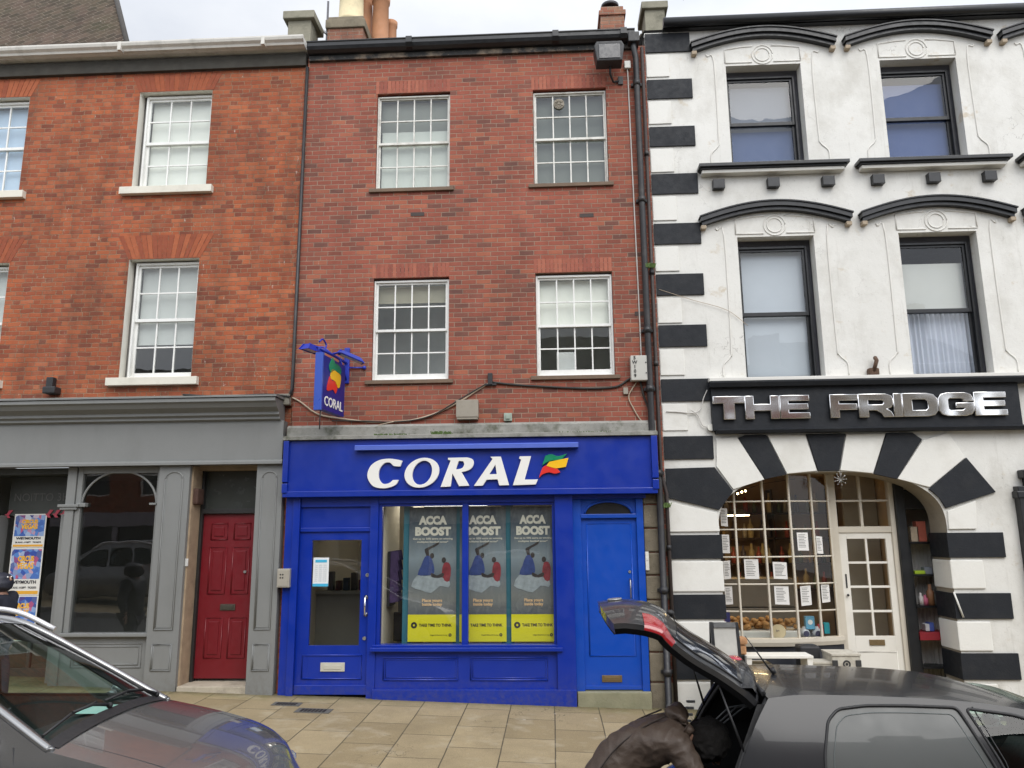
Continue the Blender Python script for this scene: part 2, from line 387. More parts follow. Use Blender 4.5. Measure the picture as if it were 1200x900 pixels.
# ------------------------------------------------------------------ ground
def slab_mat():
    n = NT('pavement_slabs')
    sep = n.n('ShaderNodeSeparateXYZ'); n.l(n.tc.outputs['Object'], sep.inputs[0])
    cb = n.n('ShaderNodeCombineXYZ'); n.l(n.math('ADD', sep.outputs[1], n.math('MULTIPLY', n.noise(1.1, 2), .02)), cb.inputs[0]); n.l(n.math('ADD', sep.outputs[0], n.math('MULTIPLY', n.noise(1.3, 2), .02)), cb.inputs[1])
    br = n.n('ShaderNodeTexBrick'); n.l(cb.outputs[0], br.inputs[0])
    br.inputs['Scale'].default_value = 1; br.inputs['Brick Width'].default_value = .9; br.inputs['Row Height'].default_value = .6
    br.inputs['Mortar Size'].default_value = .008; br.inputs['Mortar Smooth'].default_value = .25
    br.offset = .5; br.inputs['Color1'].default_value = (.32, .25, .14, 1); br.inputs['Color2'].default_value = (.45, .36, .215, 1); br.inputs['Mortar'].default_value = (.05, .045, .032, 1)
    c = n.mix(n.ramp(n.noise(95, 4, .75), [(.3, 0.), (.75, .75)]), br.outputs[0], (.13, .10, .06))
    c = n.mix(n.ramp(n.noise(1.6, 6, .65), [(.4, 0.), (.75, .5)]), c, (.16, .125, .075))
    c = n.mix(n.ramp(n.noise(2.6, 5, .6), [(.55, 0.), (.75, .45)]), c, (.46, .41, .31))
    # moss that keeps to the foot of the shopfronts
    my = n.n('ShaderNodeMapRange'); n.l(sep.outputs[1], my.inputs[0]); my.inputs[1].default_value = -.55; my.inputs[2].default_value = -.08
    c = n.mix(n.math('MULTIPLY', my.outputs[0], n.ramp(n.noise(5, 6, .7), [(.4, .1), (.62, .65)])), c, (.12, .125, .035))
    vo = n.n('ShaderNodeTexVoronoi'); vo.inputs['Scale'].default_value = 5.5; n.l(n.tc.outputs['Object'], vo.inputs[0])
    sc_ = n.n('ShaderNodeSeparateColor'); n.l(vo.outputs['Color'], sc_.inputs[0])
    gum = n.math('MULTIPLY', n.math('LESS_THAN', vo.outputs['Distance'], n.math('MULTIPLY', sc_.outputs[1], .14)), n.math('GREATER_THAN', sc_.outputs[0], .72)); c = n.mix(n.math('MULTIPLY', gum, .55), c, n.mix(sc_.outputs[2], (.10, .085, .06), (.52, .48, .40)))
    vc = n.n('ShaderNodeTexVoronoi', feature='DISTANCE_TO_EDGE'); vc.inputs['Scale'].default_value = .9; wv = n.n('ShaderNodeVectorMath', operation='ADD'); nc = n.n('ShaderNodeTexNoise'); nc.inputs['Scale'].default_value = 3; nc.inputs['Detail'].default_value = 5; n.l(n.tc.outputs['Object'], nc.inputs[0]); n.l(n.tc.outputs['Object'], wv.inputs[0]); n.l(nc.outputs['Color'], wv.inputs[1]); n.l(wv.outputs[0], vc.inputs['Vector'])
    c = n.mix(n.math('MULTIPLY', n.ramp(vc.outputs[0], [(0, 1.), (.007, 0.)]), n.ramp(n.noise(.7, 2), [(.52, 0.), (.6, .8)])), c, (.06, .05, .035))
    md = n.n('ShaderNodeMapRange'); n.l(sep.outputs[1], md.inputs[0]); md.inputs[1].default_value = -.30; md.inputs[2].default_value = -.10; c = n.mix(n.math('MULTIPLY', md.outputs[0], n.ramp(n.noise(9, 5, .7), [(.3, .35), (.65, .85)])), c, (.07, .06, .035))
    n.setp(Base_Color=c, Roughness=.8, Specular_IOR_Level=.3)
    n.bump(n.math('ADD', n.math('MULTIPLY', n.math('SUBTRACT', 1, br.outputs[1]), 1.0), n.math('MULTIPLY', n.noise(120, 4, .7), .3)), .5, .008)
    return n.m
def flat(name, x0, x1, y0, y1, dz, m, nx=24):
    b = B(); b.sheet([[(x0+(x1-x0)*i/nx, y, ground(x0+(x1-x0)*i/nx, y)+dz) for i in range(nx+1)] for y in (y0, y1)]); return structure(name, b, m)
ASPH = P('asphalt', (.055, .055, .057), .85, .25, 9, bump=.6, dirt=.3, dirtcol=(.09, .088, .08))
structure('ground', B().sheet([[(x, y, -.19-.033*x+.012*max(-9, min(0, y))-.19) for x in (-70, 70)] for y in (-70, -9, 0, 70)]), ASPH)
flat('road', -40, 40, -9.6, -3.85, -.13, ASPH)
flat('pavement', -40, 40, -3.7, 1.0, 0, slab_mat())
flat('opposite_pavement', -40, 40, -16.2, -9.75, -.012, slab_mat())
KS = P('kerb_granite', (.30, .29, .27), .8, .2, 30, bump=.3)
for y0, y1 in ((-3.85, -3.7), (-9.75, -9.6)):
    b = B()
    for i in range(88):
        x0 = -40+i*.91; x1 = x0+.9; za, zb = ground(x0, y1), ground(x1, y1)
        t = bmesh.new(); bmesh.ops.create_cube(t, size=1)
        for v in t.verts:
            X = x0 if v.co.x < 0 else x1; v.co = Vector((X, y0 if v.co.y < 0 else y1, ground(X, y1)+(.003 if v.co.z > 0 else -.25)))
        bmesh.ops.bevel(t, geom=list(t.edges), offset=.012, segments=2, affect='EDGES'); b.merge(t)
    structure('kerb', b, KS)
b = B(); LP = P('double_yellow_paint', (.55, .42, .05), .7, .15, 12, dirt=.3)
for yy in (-4.2, -4.4): b.sheet([[(-40+i*4, yy+d, ground(-40+i*4, yy)-.126) for i in range(21)] for d in (-.04, .04)])
structure('road_markings', b, LP)
# small cast covers in the slabs
def cover(x0, x1, y0, y1, label):
    b = B(); z = ground((x0+x1)/2, (y0+y1)/2)
    t = thing('inspection_cover', ((x0+x1)/2, (y0+y1)/2, z), label, 'manhole cover', 'small inspection covers set in the pavement slabs')
    b.box(x0, x1, y0, y1, z-.03, z+.006); bmesh.ops.rotate(b.bm, verts=b.bm.verts, cent=((x0+x1)/2, 0, z), matrix=Matrix.Rotation(.033, 3, 'Y'))
    obj('frame', b, P('cover_frame', (.10, .095, .085), .7, .3, 20, bump=.4), t)
    b = B(); w, d = x1-x0, y1-y0
    for i in range(7):
        for j in range(4):
            a = x0+w*(.14+.74*i/7); c_ = y0+d*(.16+.7*j/4); zz = z-.033*(a-(x0+x1)/2)
            b.box(a, a+w*.07, c_, c_+d*.11, zz+.003, zz+.010)
    obj('plate', b, P('cast_iron', (.035, .03, .028), .6, .3, 30, metal=.5, bump=.3), t)
cover(-3.80, -3.42, -.70, -.50, 'dark cast cover in the slabs nearer the grey pillar, below the intercom')
cover(-3.38, -2.92, -1.02, -.78, 'brown cast cover in the slabs in front of the blue glazed door')

# ------------------------------------------------------------------ shared house parts
def sash(root, x0, x1, z0, z1, y, cols, rows, fm, fw=.05, bar=.022, blind=None, gl=None, sill=None, sillm=None, meet=.045, mid=None, bottom=None, label=None, roomcol=(.2, .19, .17), bord=None):
    """two sashes with glazing bars; rows = bars rows per sash"""
    b = B(); mid = mid or (z0+z1)/2; bt = bottom or fw
    b.box(x0, x0+fw*.6, y-.02, y+.10, z0, z1, .004); b.box(x1-fw*.6, x1, y-.02, y+.10, z0, z1, .004)
    b.box(x0+fw*.6, x1-fw*.6, y-.02, y+.10, z1-fw*.7, z1, .004); b.box(x0+fw*.6, x1-fw*.6, y-.02, y+.10, z0, z0+fw*.5, .004)
    ix0, ix1 = x0+fw*.6, x1-fw*.6
    for k, (a, c, yy) in enumerate(((z0+fw*.5, mid+meet/2, y+.045), (mid-meet/2, z1-fw*.7, y+.012))):
        s0 = bt if k == 0 else meet; s1 = meet if k == 0 else fw*.7
        b.box(ix0, ix0+fw*.7, yy, yy+.035, a, c, .003); b.box(ix1-fw*.7, ix1, yy, yy+.035, a, c, .003)
        b.box(ix0+fw*.7, ix1-fw*.7, yy, yy+.035, a, a+s0, .003); b.box(ix0+fw*.7, ix1-fw*.7, yy, yy+.035, c-s1, c, .003)
        gx0, gx1, gz0, gz1 = ix0+fw*.7, ix1-fw*.7, a+s0, c-s1
        for i in range(1, cols): xx = gx0+(gx1-gx0)*i/cols; b.box(xx-bar/2, xx+bar/2, yy+.003, yy+.03, gz0, gz1, .002)
        for j in range(1, rows): zz = gz0+(gz1-gz0)*j/rows; b.box(gx0, gx1, yy+.005, yy+.028, zz-bar/2, zz+bar/2, .002)
    wdw = obj('window', b, fm, root)
    if label: wdw['label'] = label
    b = B(); zs = (z0+fw*.5+bt, mid-meet/2, mid+meet/2, z1-fw*1.4)
    tl = random.uniform(-.004, .004); tl2 = random.uniform(-.003, .003)
    for (a, c, yy) in ((zs[0]-.01, mid, y+.062), (mid, z1-fw*1.3, y+.029)):
        b.quad((ix0+.01, yy+tl, a), (ix1-.01, yy-tl, a), (ix1-.01, yy-tl+tl2, c), (ix0+.01, yy+tl+tl2, c))
    obj('pane', b, gl or glass('window_glass'), wdw)
    b = B(); d = 1.6
    X0, X1, Z0, Z1, Y0, Y1 = x0-.4, x1+.4, z0-.5, z1+.25, y+.101, y+d
    b.quad((X0, Y1, Z0), (X1, Y1, Z0), (X1, Y1, Z1), (X0, Y1, Z1)); b.quad((X0, Y0, Z0), (X0, Y1, Z0), (X0, Y1, Z1), (X0, Y0, Z1)); b.quad((X1, Y0, Z0), (X1, Y1, Z0), (X1, Y1, Z1), (X1, Y0, Z1))
    b.quad((X0, Y0, Z1), (X1, Y0, Z1), (X1, Y1, Z1), (X0, Y1, Z1)); b.quad((X0, Y0, Z0), (X1, Y0, Z0), (X1, Y1, Z0), (X0, Y1, Z0))
    # return round the opening so that no sky is seen past the frame
    for (a, c, e, f) in ((X0, x0, Z0, Z1), (x1, X1, Z0, Z1), (x0, x1, Z0, z0), (x0, x1, z1, Z1)): b.quad((a, Y0, e), (c, Y0, e), (c, Y0, f), (a, Y0, f))
    obj('room', b, P('room_wall_%d' % int(sum(roomcol)*1000), roomcol, .9, .3, 2), wdw)
    for bl in (blind or []):
        kind, fz0, fz1, col = bl; a, c = z0+(z1-z0)*fz0, z0+(z1-z0)*fz1; bb = B()
        m = P('%s_cloth_%d_%d_%d' % (kind, *[int(v*100) for v in col]), col, .8, .05, 3)
        if kind == 'slats':
            nsl = int((c-a)/.035)
            for i in range(nsl): zz = a+(i+.5)*(c-a)/nsl; bb.quad((x0+.03, y+.17, zz-.017), (x1-.03, y+.17, zz-.017), (x1-.03, y+.145, zz+.015), (x0+.03, y+.145, zz+.015))
            obj('blind', bb, m, wdw)
        elif kind == 'roller':
            bb.box(x0+.05, x1-.05, y+.13, y+.134, a, c); obj('blind', bb, m, wdw)
        elif kind == 'curtain':
            g = [[], []]; nn = 90
            for i in range(nn+1):
                X = x0+.03+(x1-x0-.06)*i/nn; yy = y+.17+.022*math.sin(i*.95)+.008*math.sin(i*2.3)
                g[0].append((X, yy, a)); g[1].append((X, yy, c))
            bb.sheet(g); obj('curtain', bb, m, wdw)
    if sill: obj('sill', B().box(*sill, .006), sillm or STONE(), wdw)
    return wdw

def lintel_fan(root, x0, x1, z0, z1, spread, n, cols, y=-.004, mort=(.36, .31, .26)):
    """gauged bricks standing over an opening, splayed by spread"""
    b = B(); b.mi = 0; xc = (x0+x1)/2
    b.prism([(x0-.01, z0), (x1+.01, z0), (x1+spread+.005, z1), (x0-spread-.005, z1)], y+.002, y+.05)
    for i in range(n):
        b.mi = 1+random.randrange(3); e = .006
        a0, a1 = x0+(x1-x0)*i/n+e, x0+(x1-x0)*(i+1)/n-e
        t0, t1 = x0-spread+(x1-x0+2*spread)*i/n+e, x0-spread+(x1-x0+2*spread)*(i+1)/n-e
        jj = random.uniform(-.002, .002)
        b.prism([(a0, z0+.002), (a1, z0+.002), (t1, z1-.004), (t0, z1-.004)], y-.004+jj*.5, y+.03)
    ms = [P('lintel_mortar_%d' % int(mort[0]*100), mort, .9)]+[P('%s_%d' % (cols[0], k), c, .88, .25, 14, bump=.4, dirt=.35, dirtcol=tuple(x*.4 for x in c)) for k, c in enumerate(cols[1:])]
    return obj('brick_lintel', b, ms, root)

# ================================================================== red brick house with the grey shopfront
def left_house():
    H = thing('brick_house', (-7.9, .0, -.1), 'orange-red brick house with grey shopfront, worn red door and white gutter', 'house', 'terraced town houses')
    bm_ = brick('old_orange_brick', [(0.188, 0.056, 0.035), (0.350, 0.088, 0.039), (0.463, 0.131, 0.053), (0.400, 0.103, 0.043), (0.250, 0.069, 0.037), (0.500, 0.156, 0.069)], (.33, .22, .14), .335, .073, .0052, .012, white=1.0, stain=.6, staincol=(.14, .055, .035), soot=.5, flemish=True)
    holes = [(-6.77, -5.53, 7.73, 9.47), (-9.92, -8.68, 7.73, 9.47), (-6.70, -5.55, 4.56, 6.52), (-9.84, -8.69, 4.56, 6.52)]
    b = B().wall(-14, -3.94, 4.10, 9.82, holes, 0, .02)
    b.quad((-3.94, 0, -.1), (-3.94, 8, -.1), (-3.94, 8, 9.8), (-3.94, 0, 9.8))
    b.box(-4.12, -3.935, .03, 3, -.3, 4.15)
    obj('wall', b, bm_, H)
    cream = P('cream_reveal_paint', (.74, .72, .65), .6, .08, 4, dirt=.35, dirtcol=(.3, .28, .22), streak=True)
    for h in holes: obj('reveal', B().reveal(h[0]+.001, h[1]-.001, h[2]+.001, h[3]-.001, -.004, .17), cream, H)
    for h in holes:
        top = h[2] > 7
        bl = [('roller', 0, .98, (.80, .80, .74))] if (top and h[0] > -8) else ([('roller', 0.0, .97, (.50, .62, .78))] if top else [('roller', .30, .98, (.55, .56, .54))])
        sash(H, h[0]+.07, h[1]-.005, h[2]+.03, h[3]-.03, .12, 3, 2, WHITE(), .055, .024, blind=bl, sill=(h[0]-.16, h[1]+.13, -.09, .16, h[2]-.11, h[2]+.012), sillm=P('cream_sill_paint', (.68, .65, .56), .6, .06, 5, dirt=.3, dirtcol=(.35, .32, .25)), meet=.05, bottom=.07, roomcol=(.4, .4, .38))
        z1 = 9.80 if top else 6.93
        lintel_fan(H, h[0]-.02, h[1]+.02, h[3]+.003, z1, .14 if top else .2, 17, ['orange_lintel_brick', (.32, .085, .036), (.37, .105, .044), (.27, .07, .033)], -.0, (.27, .12, .07))
    # eaves: dark rendered band and white ogee gutter
    obj('eaves_band', B().box(-14, -3.95, -.07, -.002, 9.82, 10.04, .006), P('sooty_render', (.05, .046, .038), .9, .35, 4, bump=.3, dirt=.6, dirtcol=(.035, .035, .03)), H)
    prof = [(0, 10.07), (-.16, 10.07), (-.20, 10.08), (-.24, 10.085), (-.255, 10.12), (-.30, 10.15), (-.315, 10.19), (-.315, 10.215), (-.28, 10.215), (-.28, 10.19), (0, 10.19)]
    obj('gutter', B().xprism(prof, -14, -3.93), P('white_gutter_paint', (.62, .60, .55), .5, .1, 4, dirt=.5, dirtcol=(.25, .24, .2), streak=True), H)
    b = B()
    for x in (-7.02, -4.6): obj('gutter_joint', B().box(x-.03, x+.03, -.319, -.2, 10.065, 10.218, .006), P('white_gutter_paint', (.6, .6, .6)), H)
    SL = brick('slate_roof', [(.07, .065, .06), (.10, .095, .085), (.085, .08, .075)], (.03, .03, .03), .25, .18, .004, .002, stain=.3, staincol=(.06, .065, .04))
    obj('roof', B().quad((-14, -.02, 10.19), (-3.9, -.02, 10.19), (-3.9, 5, 12.6), (-14, 5, 12.6)), SL, H)
    # stone ledge above the shopfront
    obj('ledge', B().box(-14, -3.95, -.10, .0, 4.10, 4.27, .01), P('ledge_stone_grey', (.24, .225, .185), .9, .3, 5, bump=.5, dirt=.7, dirtcol=(.07, .07, .05)), H)
    # shopfront
    G = GREY()
    prof = [(0, 4.16), (-.44, 4.16), (-.44, 4.11), (-.40, 4.09), (-.36, 4.03), (-.29, 3.99), (-.26, 3.97), (-.26, 3.93), (-.21, 3.905), (-.21, 3.87), (-.16, 3.85), (0, 3.85)]
    b = B().xprism(prof, -14, -4.04); b.xprism([(0, 4.17), (-.46, 4.17), (-.46, 4.195), (0, 4.21)], -14, -4.02)
    obj('cornice', b, G, H)
    b = B().box(-14, -4.0, -.15, .05, 3.205, 3.85); b.xprism([(-.152, 3.20), (-.20, 3.20), (-.20, 3.235), (-.165, 3.262), (-.152, 3.262)], -14, -3.98)
    obj('fascia', b, G, H)
    def pil(x0, x1):
        b = B(); zb = ground(x0)-.02
        b.box(x0, x1, -.12, .14, zb, 3.22, .005); w = x1-x0; cx = (x0+x1)/2; r = w*.29
        pts = [(cx-r, .83), (cx-r, 3.0)]+[(cx-r*math.cos(a*math.pi/12), 3.0+r*.75*math.sin(a*math.pi/12)) for a in range(13)]+[(cx+r, 3.0), (cx+r, .83), (cx-r, .83)]
        b.tube([(x, -.122, z) for x, z in pts], .011); 
        pts2 = [(cx+(x-cx)*.84, .86+(z-.83)*.985) for x, z in pts]; b.tube([(x, -.121, z) for x, z in pts2], .006)
        q = [(cx-r*1.05, .27), (cx-r*1.05, .63), (cx+r*1.05, .63), (cx+r*1.05, .27), (cx-r*1.05, .27)]
        b.tube([(x, -.122, z) for x, z in q], .011); q2 = [(cx+(x-cx)*.85, .45+(z-.45)*.9) for x, z in q]; b.tube([(x, -.121, z) for x, z in q2], .006)
        obj('pilaster', b, G, H)
    pil(-5.87, -5.40); pil(-4.38, -3.985); pil(-12.6, -12.1)
    # display window: frame with arched bar, stall riser
    b = B(); zf = .78
    b.box(-7.18, -7.10, -.03, .06, zf, 3.2, .006); b.box(-5.94, -5.88, -.03, .06, zf, 3.2, .006); b.box(-7.10, -5.94, -.028, .05, 3.10, 3.2, .004)
    b.box(-7.2, -5.875, -.10, .06, zf-.05, zf, .01)
    cx, hw = -6.52, .58
    b.tube([(cx-hw*math.cos(a*math.pi/24), -.0, 2.63+.50*math.sin(a*math.pi/24)) for a in range(25)], .018)
    b.box(cx-hw-.05, cx-hw+.09, -.06, .03, 2.60, 2.66, .008); b.box(cx+hw-.09, cx+hw+.02, -.05, .03, 2.62, 2.65, .006)
    w_ = obj('shop_window', b, G, H)
    obj('pane', B().quad((-7.12, .02, zf), (-5.92, .02, zf), (-5.92, .02, 3.15), (-7.12, .02, 3.15)), glass('shop_glass_dark', (.62, .64, .63), 2.1), w_)
    b = B(); b.box(-7.2, -5.87, -.02, .08, -.1, zf-.05, .004)
    for q in ([(-7.02, .30), (-7.02, .63), (-5.98, .63), (-5.98, .30), (-7.02, .30)], [(-6.98, .34), (-6.98, .59), (-6.02, .59), (-6.02, .34), (-6.98, .34)]): b.tube([(x, -.022, z) for x, z in q], .010)
    obj('stall_riser', b, G, H)
    # corner post with bracket, lobby, set-back door with transom light
    b = B(); b.box(-7.33, -7.19, -.05, .10, -.05, 3.2, .012); b.box(-7.42, -7.10, -.09, .10, 2.60, 2.64, .006); b.box(-7.39, -7.13, -.075, .10, 2.56, 2.60, .006)
    b.box(-7.47, -7.37, .10, .55, -.05, 2.5, .01); b.box(-8.75, -8.6, .3, .55, -.05, 2.5, .01)
    obj('corner_post', b, G, H)
    b = B(); b.box(-8.6, -7.47, .50, .56, 2.50, 2.58, .005); b.box(-8.6, -7.47, .50, .56, 2.58, 3.1, 0); b.box(-8.6, -7.47, .5, .56, 0, .2, .004); b.box(-8.05, -8.0, .5, .56, .2, 2.5, .004)
    obj('lobby_frame', b, P('dark_grey_green_paint', (.045, .05, .045), .5, .2, 5), H)
    obj('lobby_soffit', B().box(-9.0, -7.19, .055, .6, 3.105, 3.2), P('dark_grey_green_paint', (.045, .05, .045)), H)
    obj('lobby_glass', B().quad((-8.6, .53, .2), (-7.47, .53, .2), (-7.47, .53, 2.5), (-8.6, .53, 2.5)), glass('shop_glass_dark'), H)
    b = B(); write(b, 'NOITTO 3HT', -8.02, .497, 2.72, .13, 1.0, .001); obj('painted_reflection', b, P('painted_reflection_grey', (.12, .12, .115), .6), H)  # reflection of a sign across the street, painted as mirrored grey letters
    b = B(); b.box(-14, -9.0, -.1, .1, -.1, 3.2)
    obj('end_panel', b, G, H)
    # dim shop interior
    b = B(); D = P('dim_shop_wall', (.30, .30, .28), .9, .4, 1.5)
    b.quad((-9, 3, -.1), (-5.4, 3, -.1), (-5.4, 3, 3.3), (-9, 3, 3.3)); b.quad((-5.45, .14, -.1), (-5.45, 3, -.1), (-5.45, 3, 3.3), (-5.45, .14, 3.3)); b.quad((-9, .1, 3.2), (-5.4, .1, 3.2), (-5.4, 3, 3.2), (-9, 3, 3.2)); b.quad((-9, .0, 0), (-5.4, .0, 0), (-5.4, 3, 0), (-9, 3, 0)); b.quad((-9, 0, -.1), (-9, 3, -.1), (-9, 3, 3.3), (-9, 0, 3.3))
    obj('shop_room', b, D, H)
    # red door in its recess
    RD = P('worn_red_paint', (.16, .007, .013), .42, .12, 6, dirt=.3, dirtcol=(.17, .006, .01), streak=True)
    b = B(); x0, x1, z0, z1 = -5.33, -4.46, .09, 2.48
    b.box(x0, x1, .30, .345, z0, z1, .004)
    cols = [(x0+.13, (x0+x1)/2-.05), ((x0+x1)/2+.05, x1-.13)]
    for (a, c) in cols:
        for (e, f) in ((.38, .95), (1.30, 1.98), (2.10, 2.34)):
            b.tube([(a, .299, e), (a, .299, f), (c, .299, f), (c, .299, e), (a, .299, e)], .011)
            b.prism([(a+.05, e+.05), (c-.05, e+.05), (c-.05, f-.05), (a+.05, f-.05)], .288, .31, .008)
    d = obj('front_door', b, RD, H); d['label'] = 'worn dark red six-panel front door'
    obj('letterbox', B().box(-4.99, -4.76, .286, .31, 1.06, 1.15, .004).box(-4.96, -4.79, .280, .29, 1.08, 1.13, .003), P('dull_metal', (.12, .11, .09), .4, .2, 20, metal=.7), d)
    obj('door_lock', B().cyl((-4.64, .30, 1.62), (-4.64, .28, 1.62), .022), STEEL(), d)
    obj('door_frame', B().box(-5.37, -5.33, .24, .36, .05, 3.16, .004).box(-5.33, -4.42, .24, .36, 2.49, 2.56, .004), P('black_door_frame', (.02, .02, .02), .5), H)
    obj('transom_light', B().quad((-5.33, .32, 2.56), (-4.4, .32, 2.56), (-4.4, .32, 3.14), (-5.33, .32, 3.14)), P('dusty_dark_glass', (.05, .055, .05), .22, .2, 3), H)
    obj('door_jamb', B().box(-5.44, -5.375, -.05, .36, -.05, 3.2, .01).box(-5.375, -4.37, .15, .36, 3.14, 3.24, .004).box(-4.40, -4.37, .1, .36, -.05, 3.14), P('bare_timber_and_plaster', (.36, .27, .18), .85, .3, 6, bump=.4, dirt=.5, dirtcol=(.16, .11, .08)), H)
    obj('doorstep', B().box(-5.39, -4.36, -.10, .42, -.12, .05, .012), P('pale_worn_step', (.42, .37, .29), .8, .3, 6, bump=.4, dirt=.5), H)
    obj('chimney', B().box(-5.5, -4.0, 4.5, 5.6, 10.5, 12.4), bm_, H)
    return H
left_house()

# bell box on the jamb, sensor on the ledge
tag(obj('wall_lamp', B().box(-7.80, -7.60, -.17, .0, 4.33, 4.44, .02).box(-7.80, -7.69, -.10, 0, 4.40, 4.60, .015), DARK()), 'small black lamp bracket on the orange brick above the grey cornice', 'lamp')
tag(obj('door_bell', B().box(-5.42, -5.36, -.075, -.05, 1.72, 1.83, .005), P('bell_white', (.6, .6, .58), .4)), 'small white door bell on the timber jamb beside the red door', 'door bell')
tag(obj('alarm_box', B().box(-5.44, -5.30, -.02, .2, 2.62, 2.86, .03), P('rusty_box', (.07, .035, .025), .8, .4, 12, bump=.4)), 'rusty brown box high on the jamb above the red door', 'box')

# ================================================================== coral-red brick betting shop house
def mid_house():
    H = thing('brick_shop_house', (-1.2, 0, -.15), 'pink-red brick house with bright blue shopfront, in the middle of the terrace', 'house', 'terraced town houses')
    bm_ = brick('pink_red_brick', [(0.220, 0.072, 0.051), (0.313, 0.090, 0.060), (0.360, 0.107, 0.070), (0.302, 0.087, 0.058), (0.336, 0.099, 0.065), (0.133, 0.067, 0.056), (0.348, 0.110, 0.070), (0.418, 0.139, 0.079)], (.36, .265, .195), .225, .0755, .0056, .0035, white=.3, stain=.45, staincol=(.13, .05, .036), soot=.25)
    holes = [(-2.745, -1.54, 7.59, 9.28), (-.185, 1.0, 7.59, 9.25), (-2.725, -1.535, 4.46, 6.10), (-.19, .995, 4.48, 6.12)]
    b = B().wall(-3.93, 1.66, 3.6, 9.98, holes, .0, .09); b.quad((1.66, 0, -.4), (1.66, 8, -.4), (1.66, 8, 9.98), (1.66, 0, 9.98)); b.quad((-3.93, 0, 9.9), (-3.93, 6, 9.9), (-3.93, 6, 11.2), (-3.93, 0, 9.98))
    obj('wall', b, bm_, H)
    OW = P('flaking_white_paint', (.70, .69, .64), .6, .08, 8, dirt=.55, dirtcol=(.2, .17, .13))
    specs = [(0, OW, [('roller', 0, .66, (.66, .68, .64)), ('slats', .66, .98, (.6, .62, .58))]), (1, OW, [('roller', 0.02, .985, (.15, .165, .15))]), (2, WHITE(), [('slats', .80, .97, (.80, .74, .58))]), (3, WHITE(), [('roller', .50, .97, (.80, .79, .72))])]
    for i, fm, bl in specs:
        h = holes[i]
        wd = sash(H, h[0]+.005, h[1]-.005, h[2]+.006, h[3]-.03, .065, 4, 2, fm, .045 if i > 1 else .035, .021, blind=[q for q in bl if q[2] > .01], sill=(h[0]-.09, h[1]+.07, -.045, .08, h[2]-.055, h[2]+.004),
             sillm=P('dull_brown_sill', (.16, .11, .075), .8, .25, 8, bump=.3), meet=.04, bottom=.09 if i > 1 else .04, roomcol=(.42, .43, .40) if i < 2 else (.75, .75, .72),
             gl=glass('dusty_glass', (.85, .88, .86), 1.8) if i < 2 else glass('clear_sash_glass', (.92, .95, .94), 1.55), label=['flaking white sash window with pale slatted blind, above the blue glazed door', 'flaking white sash window with round vent in one pane', 'clean white sash window with a short blind at its top', 'clean white sash window with blind half down'][i])
        if i == 1:
            b = B(); cx, cz, yy = .235, 9.03, .085
            b.cyl((cx, yy+.01, cz), (cx, yy-.02, cz), .088, 28); b.ball((cx, yy-.022, cz), .022, 1, .5, 1)
            for k in range(12): a = k*math.pi/6; b.box(cx-.006, cx+.006, yy-.03, yy-.018, cz+.028, cz+.076) if k == 0 else b.tube([(cx+.03*math.cos(a), yy-.024, cz+.03*math.sin(a)), (cx+.076*math.cos(a), yy-.024, cz+.076*math.sin(a))], .007, 6)
            obj('round_vent', b, P('vent_plastic', (.25, .22, .17), .6), wd)
        if i == 3:
            obj('paper', B().box(.12, .42, .30, .305, 4.60, 4.92), P('white_paper', (.75, .75, .73), .7), wd)
        lintel_fan(H, h[0]-.03, h[1]+.005, h[3]+.003, h[3]+.235, .0, 19, ['red_lintel_brick', (.33, .105, .068), (.28, .085, .058), (.37, .125, .078)], .001, (.36, .265, .195))
    # dark odd bricks and tie plate
    for x, z in ((-2.05, 7.12), (.63, 7.02), (1.43, 5.4)): obj('vent_brick', B().box(x-.11, x+.11, -.006, .0, z, z+.065, .003), P('burnt_brick', (.06, .045, .04), .8, .3, 12, bump=.3), H)
    # gutter, soffit with peeling paint
    b = B(); prof = [(0, 9.99), (-.12, 9.99), (-.18, 10.02), (-.205, 10.07), (-.205, 10.13), (-.22, 10.14), (-.22, 10.155), (-.19, 10.155), (-.19, 10.10), (0, 10.10)]
    b.xprism(prof, -3.9, 1.48)
    for x in (-2.2, .2, 1.3): b.xprism([(0, 9.975), (-.19, 10.0), (-.235, 10.06), (-.235, 10.165), (-.1, 10.165)], x-.05, x+.05)
    obj('gutter', b, BLACKP(), H)
    obj('soffit_board', B().box(-3.9, 1.5, -.06, 0, 9.90, 9.99, .004), P('peeling_soffit', (.022, .022, .022), .7, .3, 4, dirt=.9, dirtcol=(.42, .32, .22), streak=False), H)
    SL = _M['slate_roof']
    obj('roof', B().quad((-3.95, -.02, 10.11), (1.66, -.02, 10.11), (1.66, 5, 12.6), (-3.95, 5, 12.6)), SL, H)
    # stacks
    cb = brick('chimney_brick', [(.30, .12, .08), (.40, .15, .09), (.33, .2, .13)], (.34, .28, .22), .225, .075, .006, .004, stain=.6, staincol=(.1, .07, .05), soot=.4)
    ch = obj('chimney', B().box(-4.10, -3.42, 1.5, 2.6, 10.6, 11.62).box(-3.42, -3.02, 1.9, 2.6, 10.6, 11.36), cb, H)
    obj('stack_cap', B().box(-4.14, -3.38, 1.46, 2.64, 11.62, 11.80, .02).box(-4.1, -3.42, 1.5, 2.6, 11.80, 11.88, .02), P('stack_cap_stone', (.20, .17, .12), .9, .3, 6, bump=.5, dirt=.6), ch)
    cpot = P('cream_pot', (.62, .53, .33), .7, .1, 6, dirt=.4, dirtcol=(.3, .25, .17)); opot = P('terracotta_pot', (.42, .20, .10), .75, .15, 5, dirt=.4, dirtcol=(.2, .12, .08))
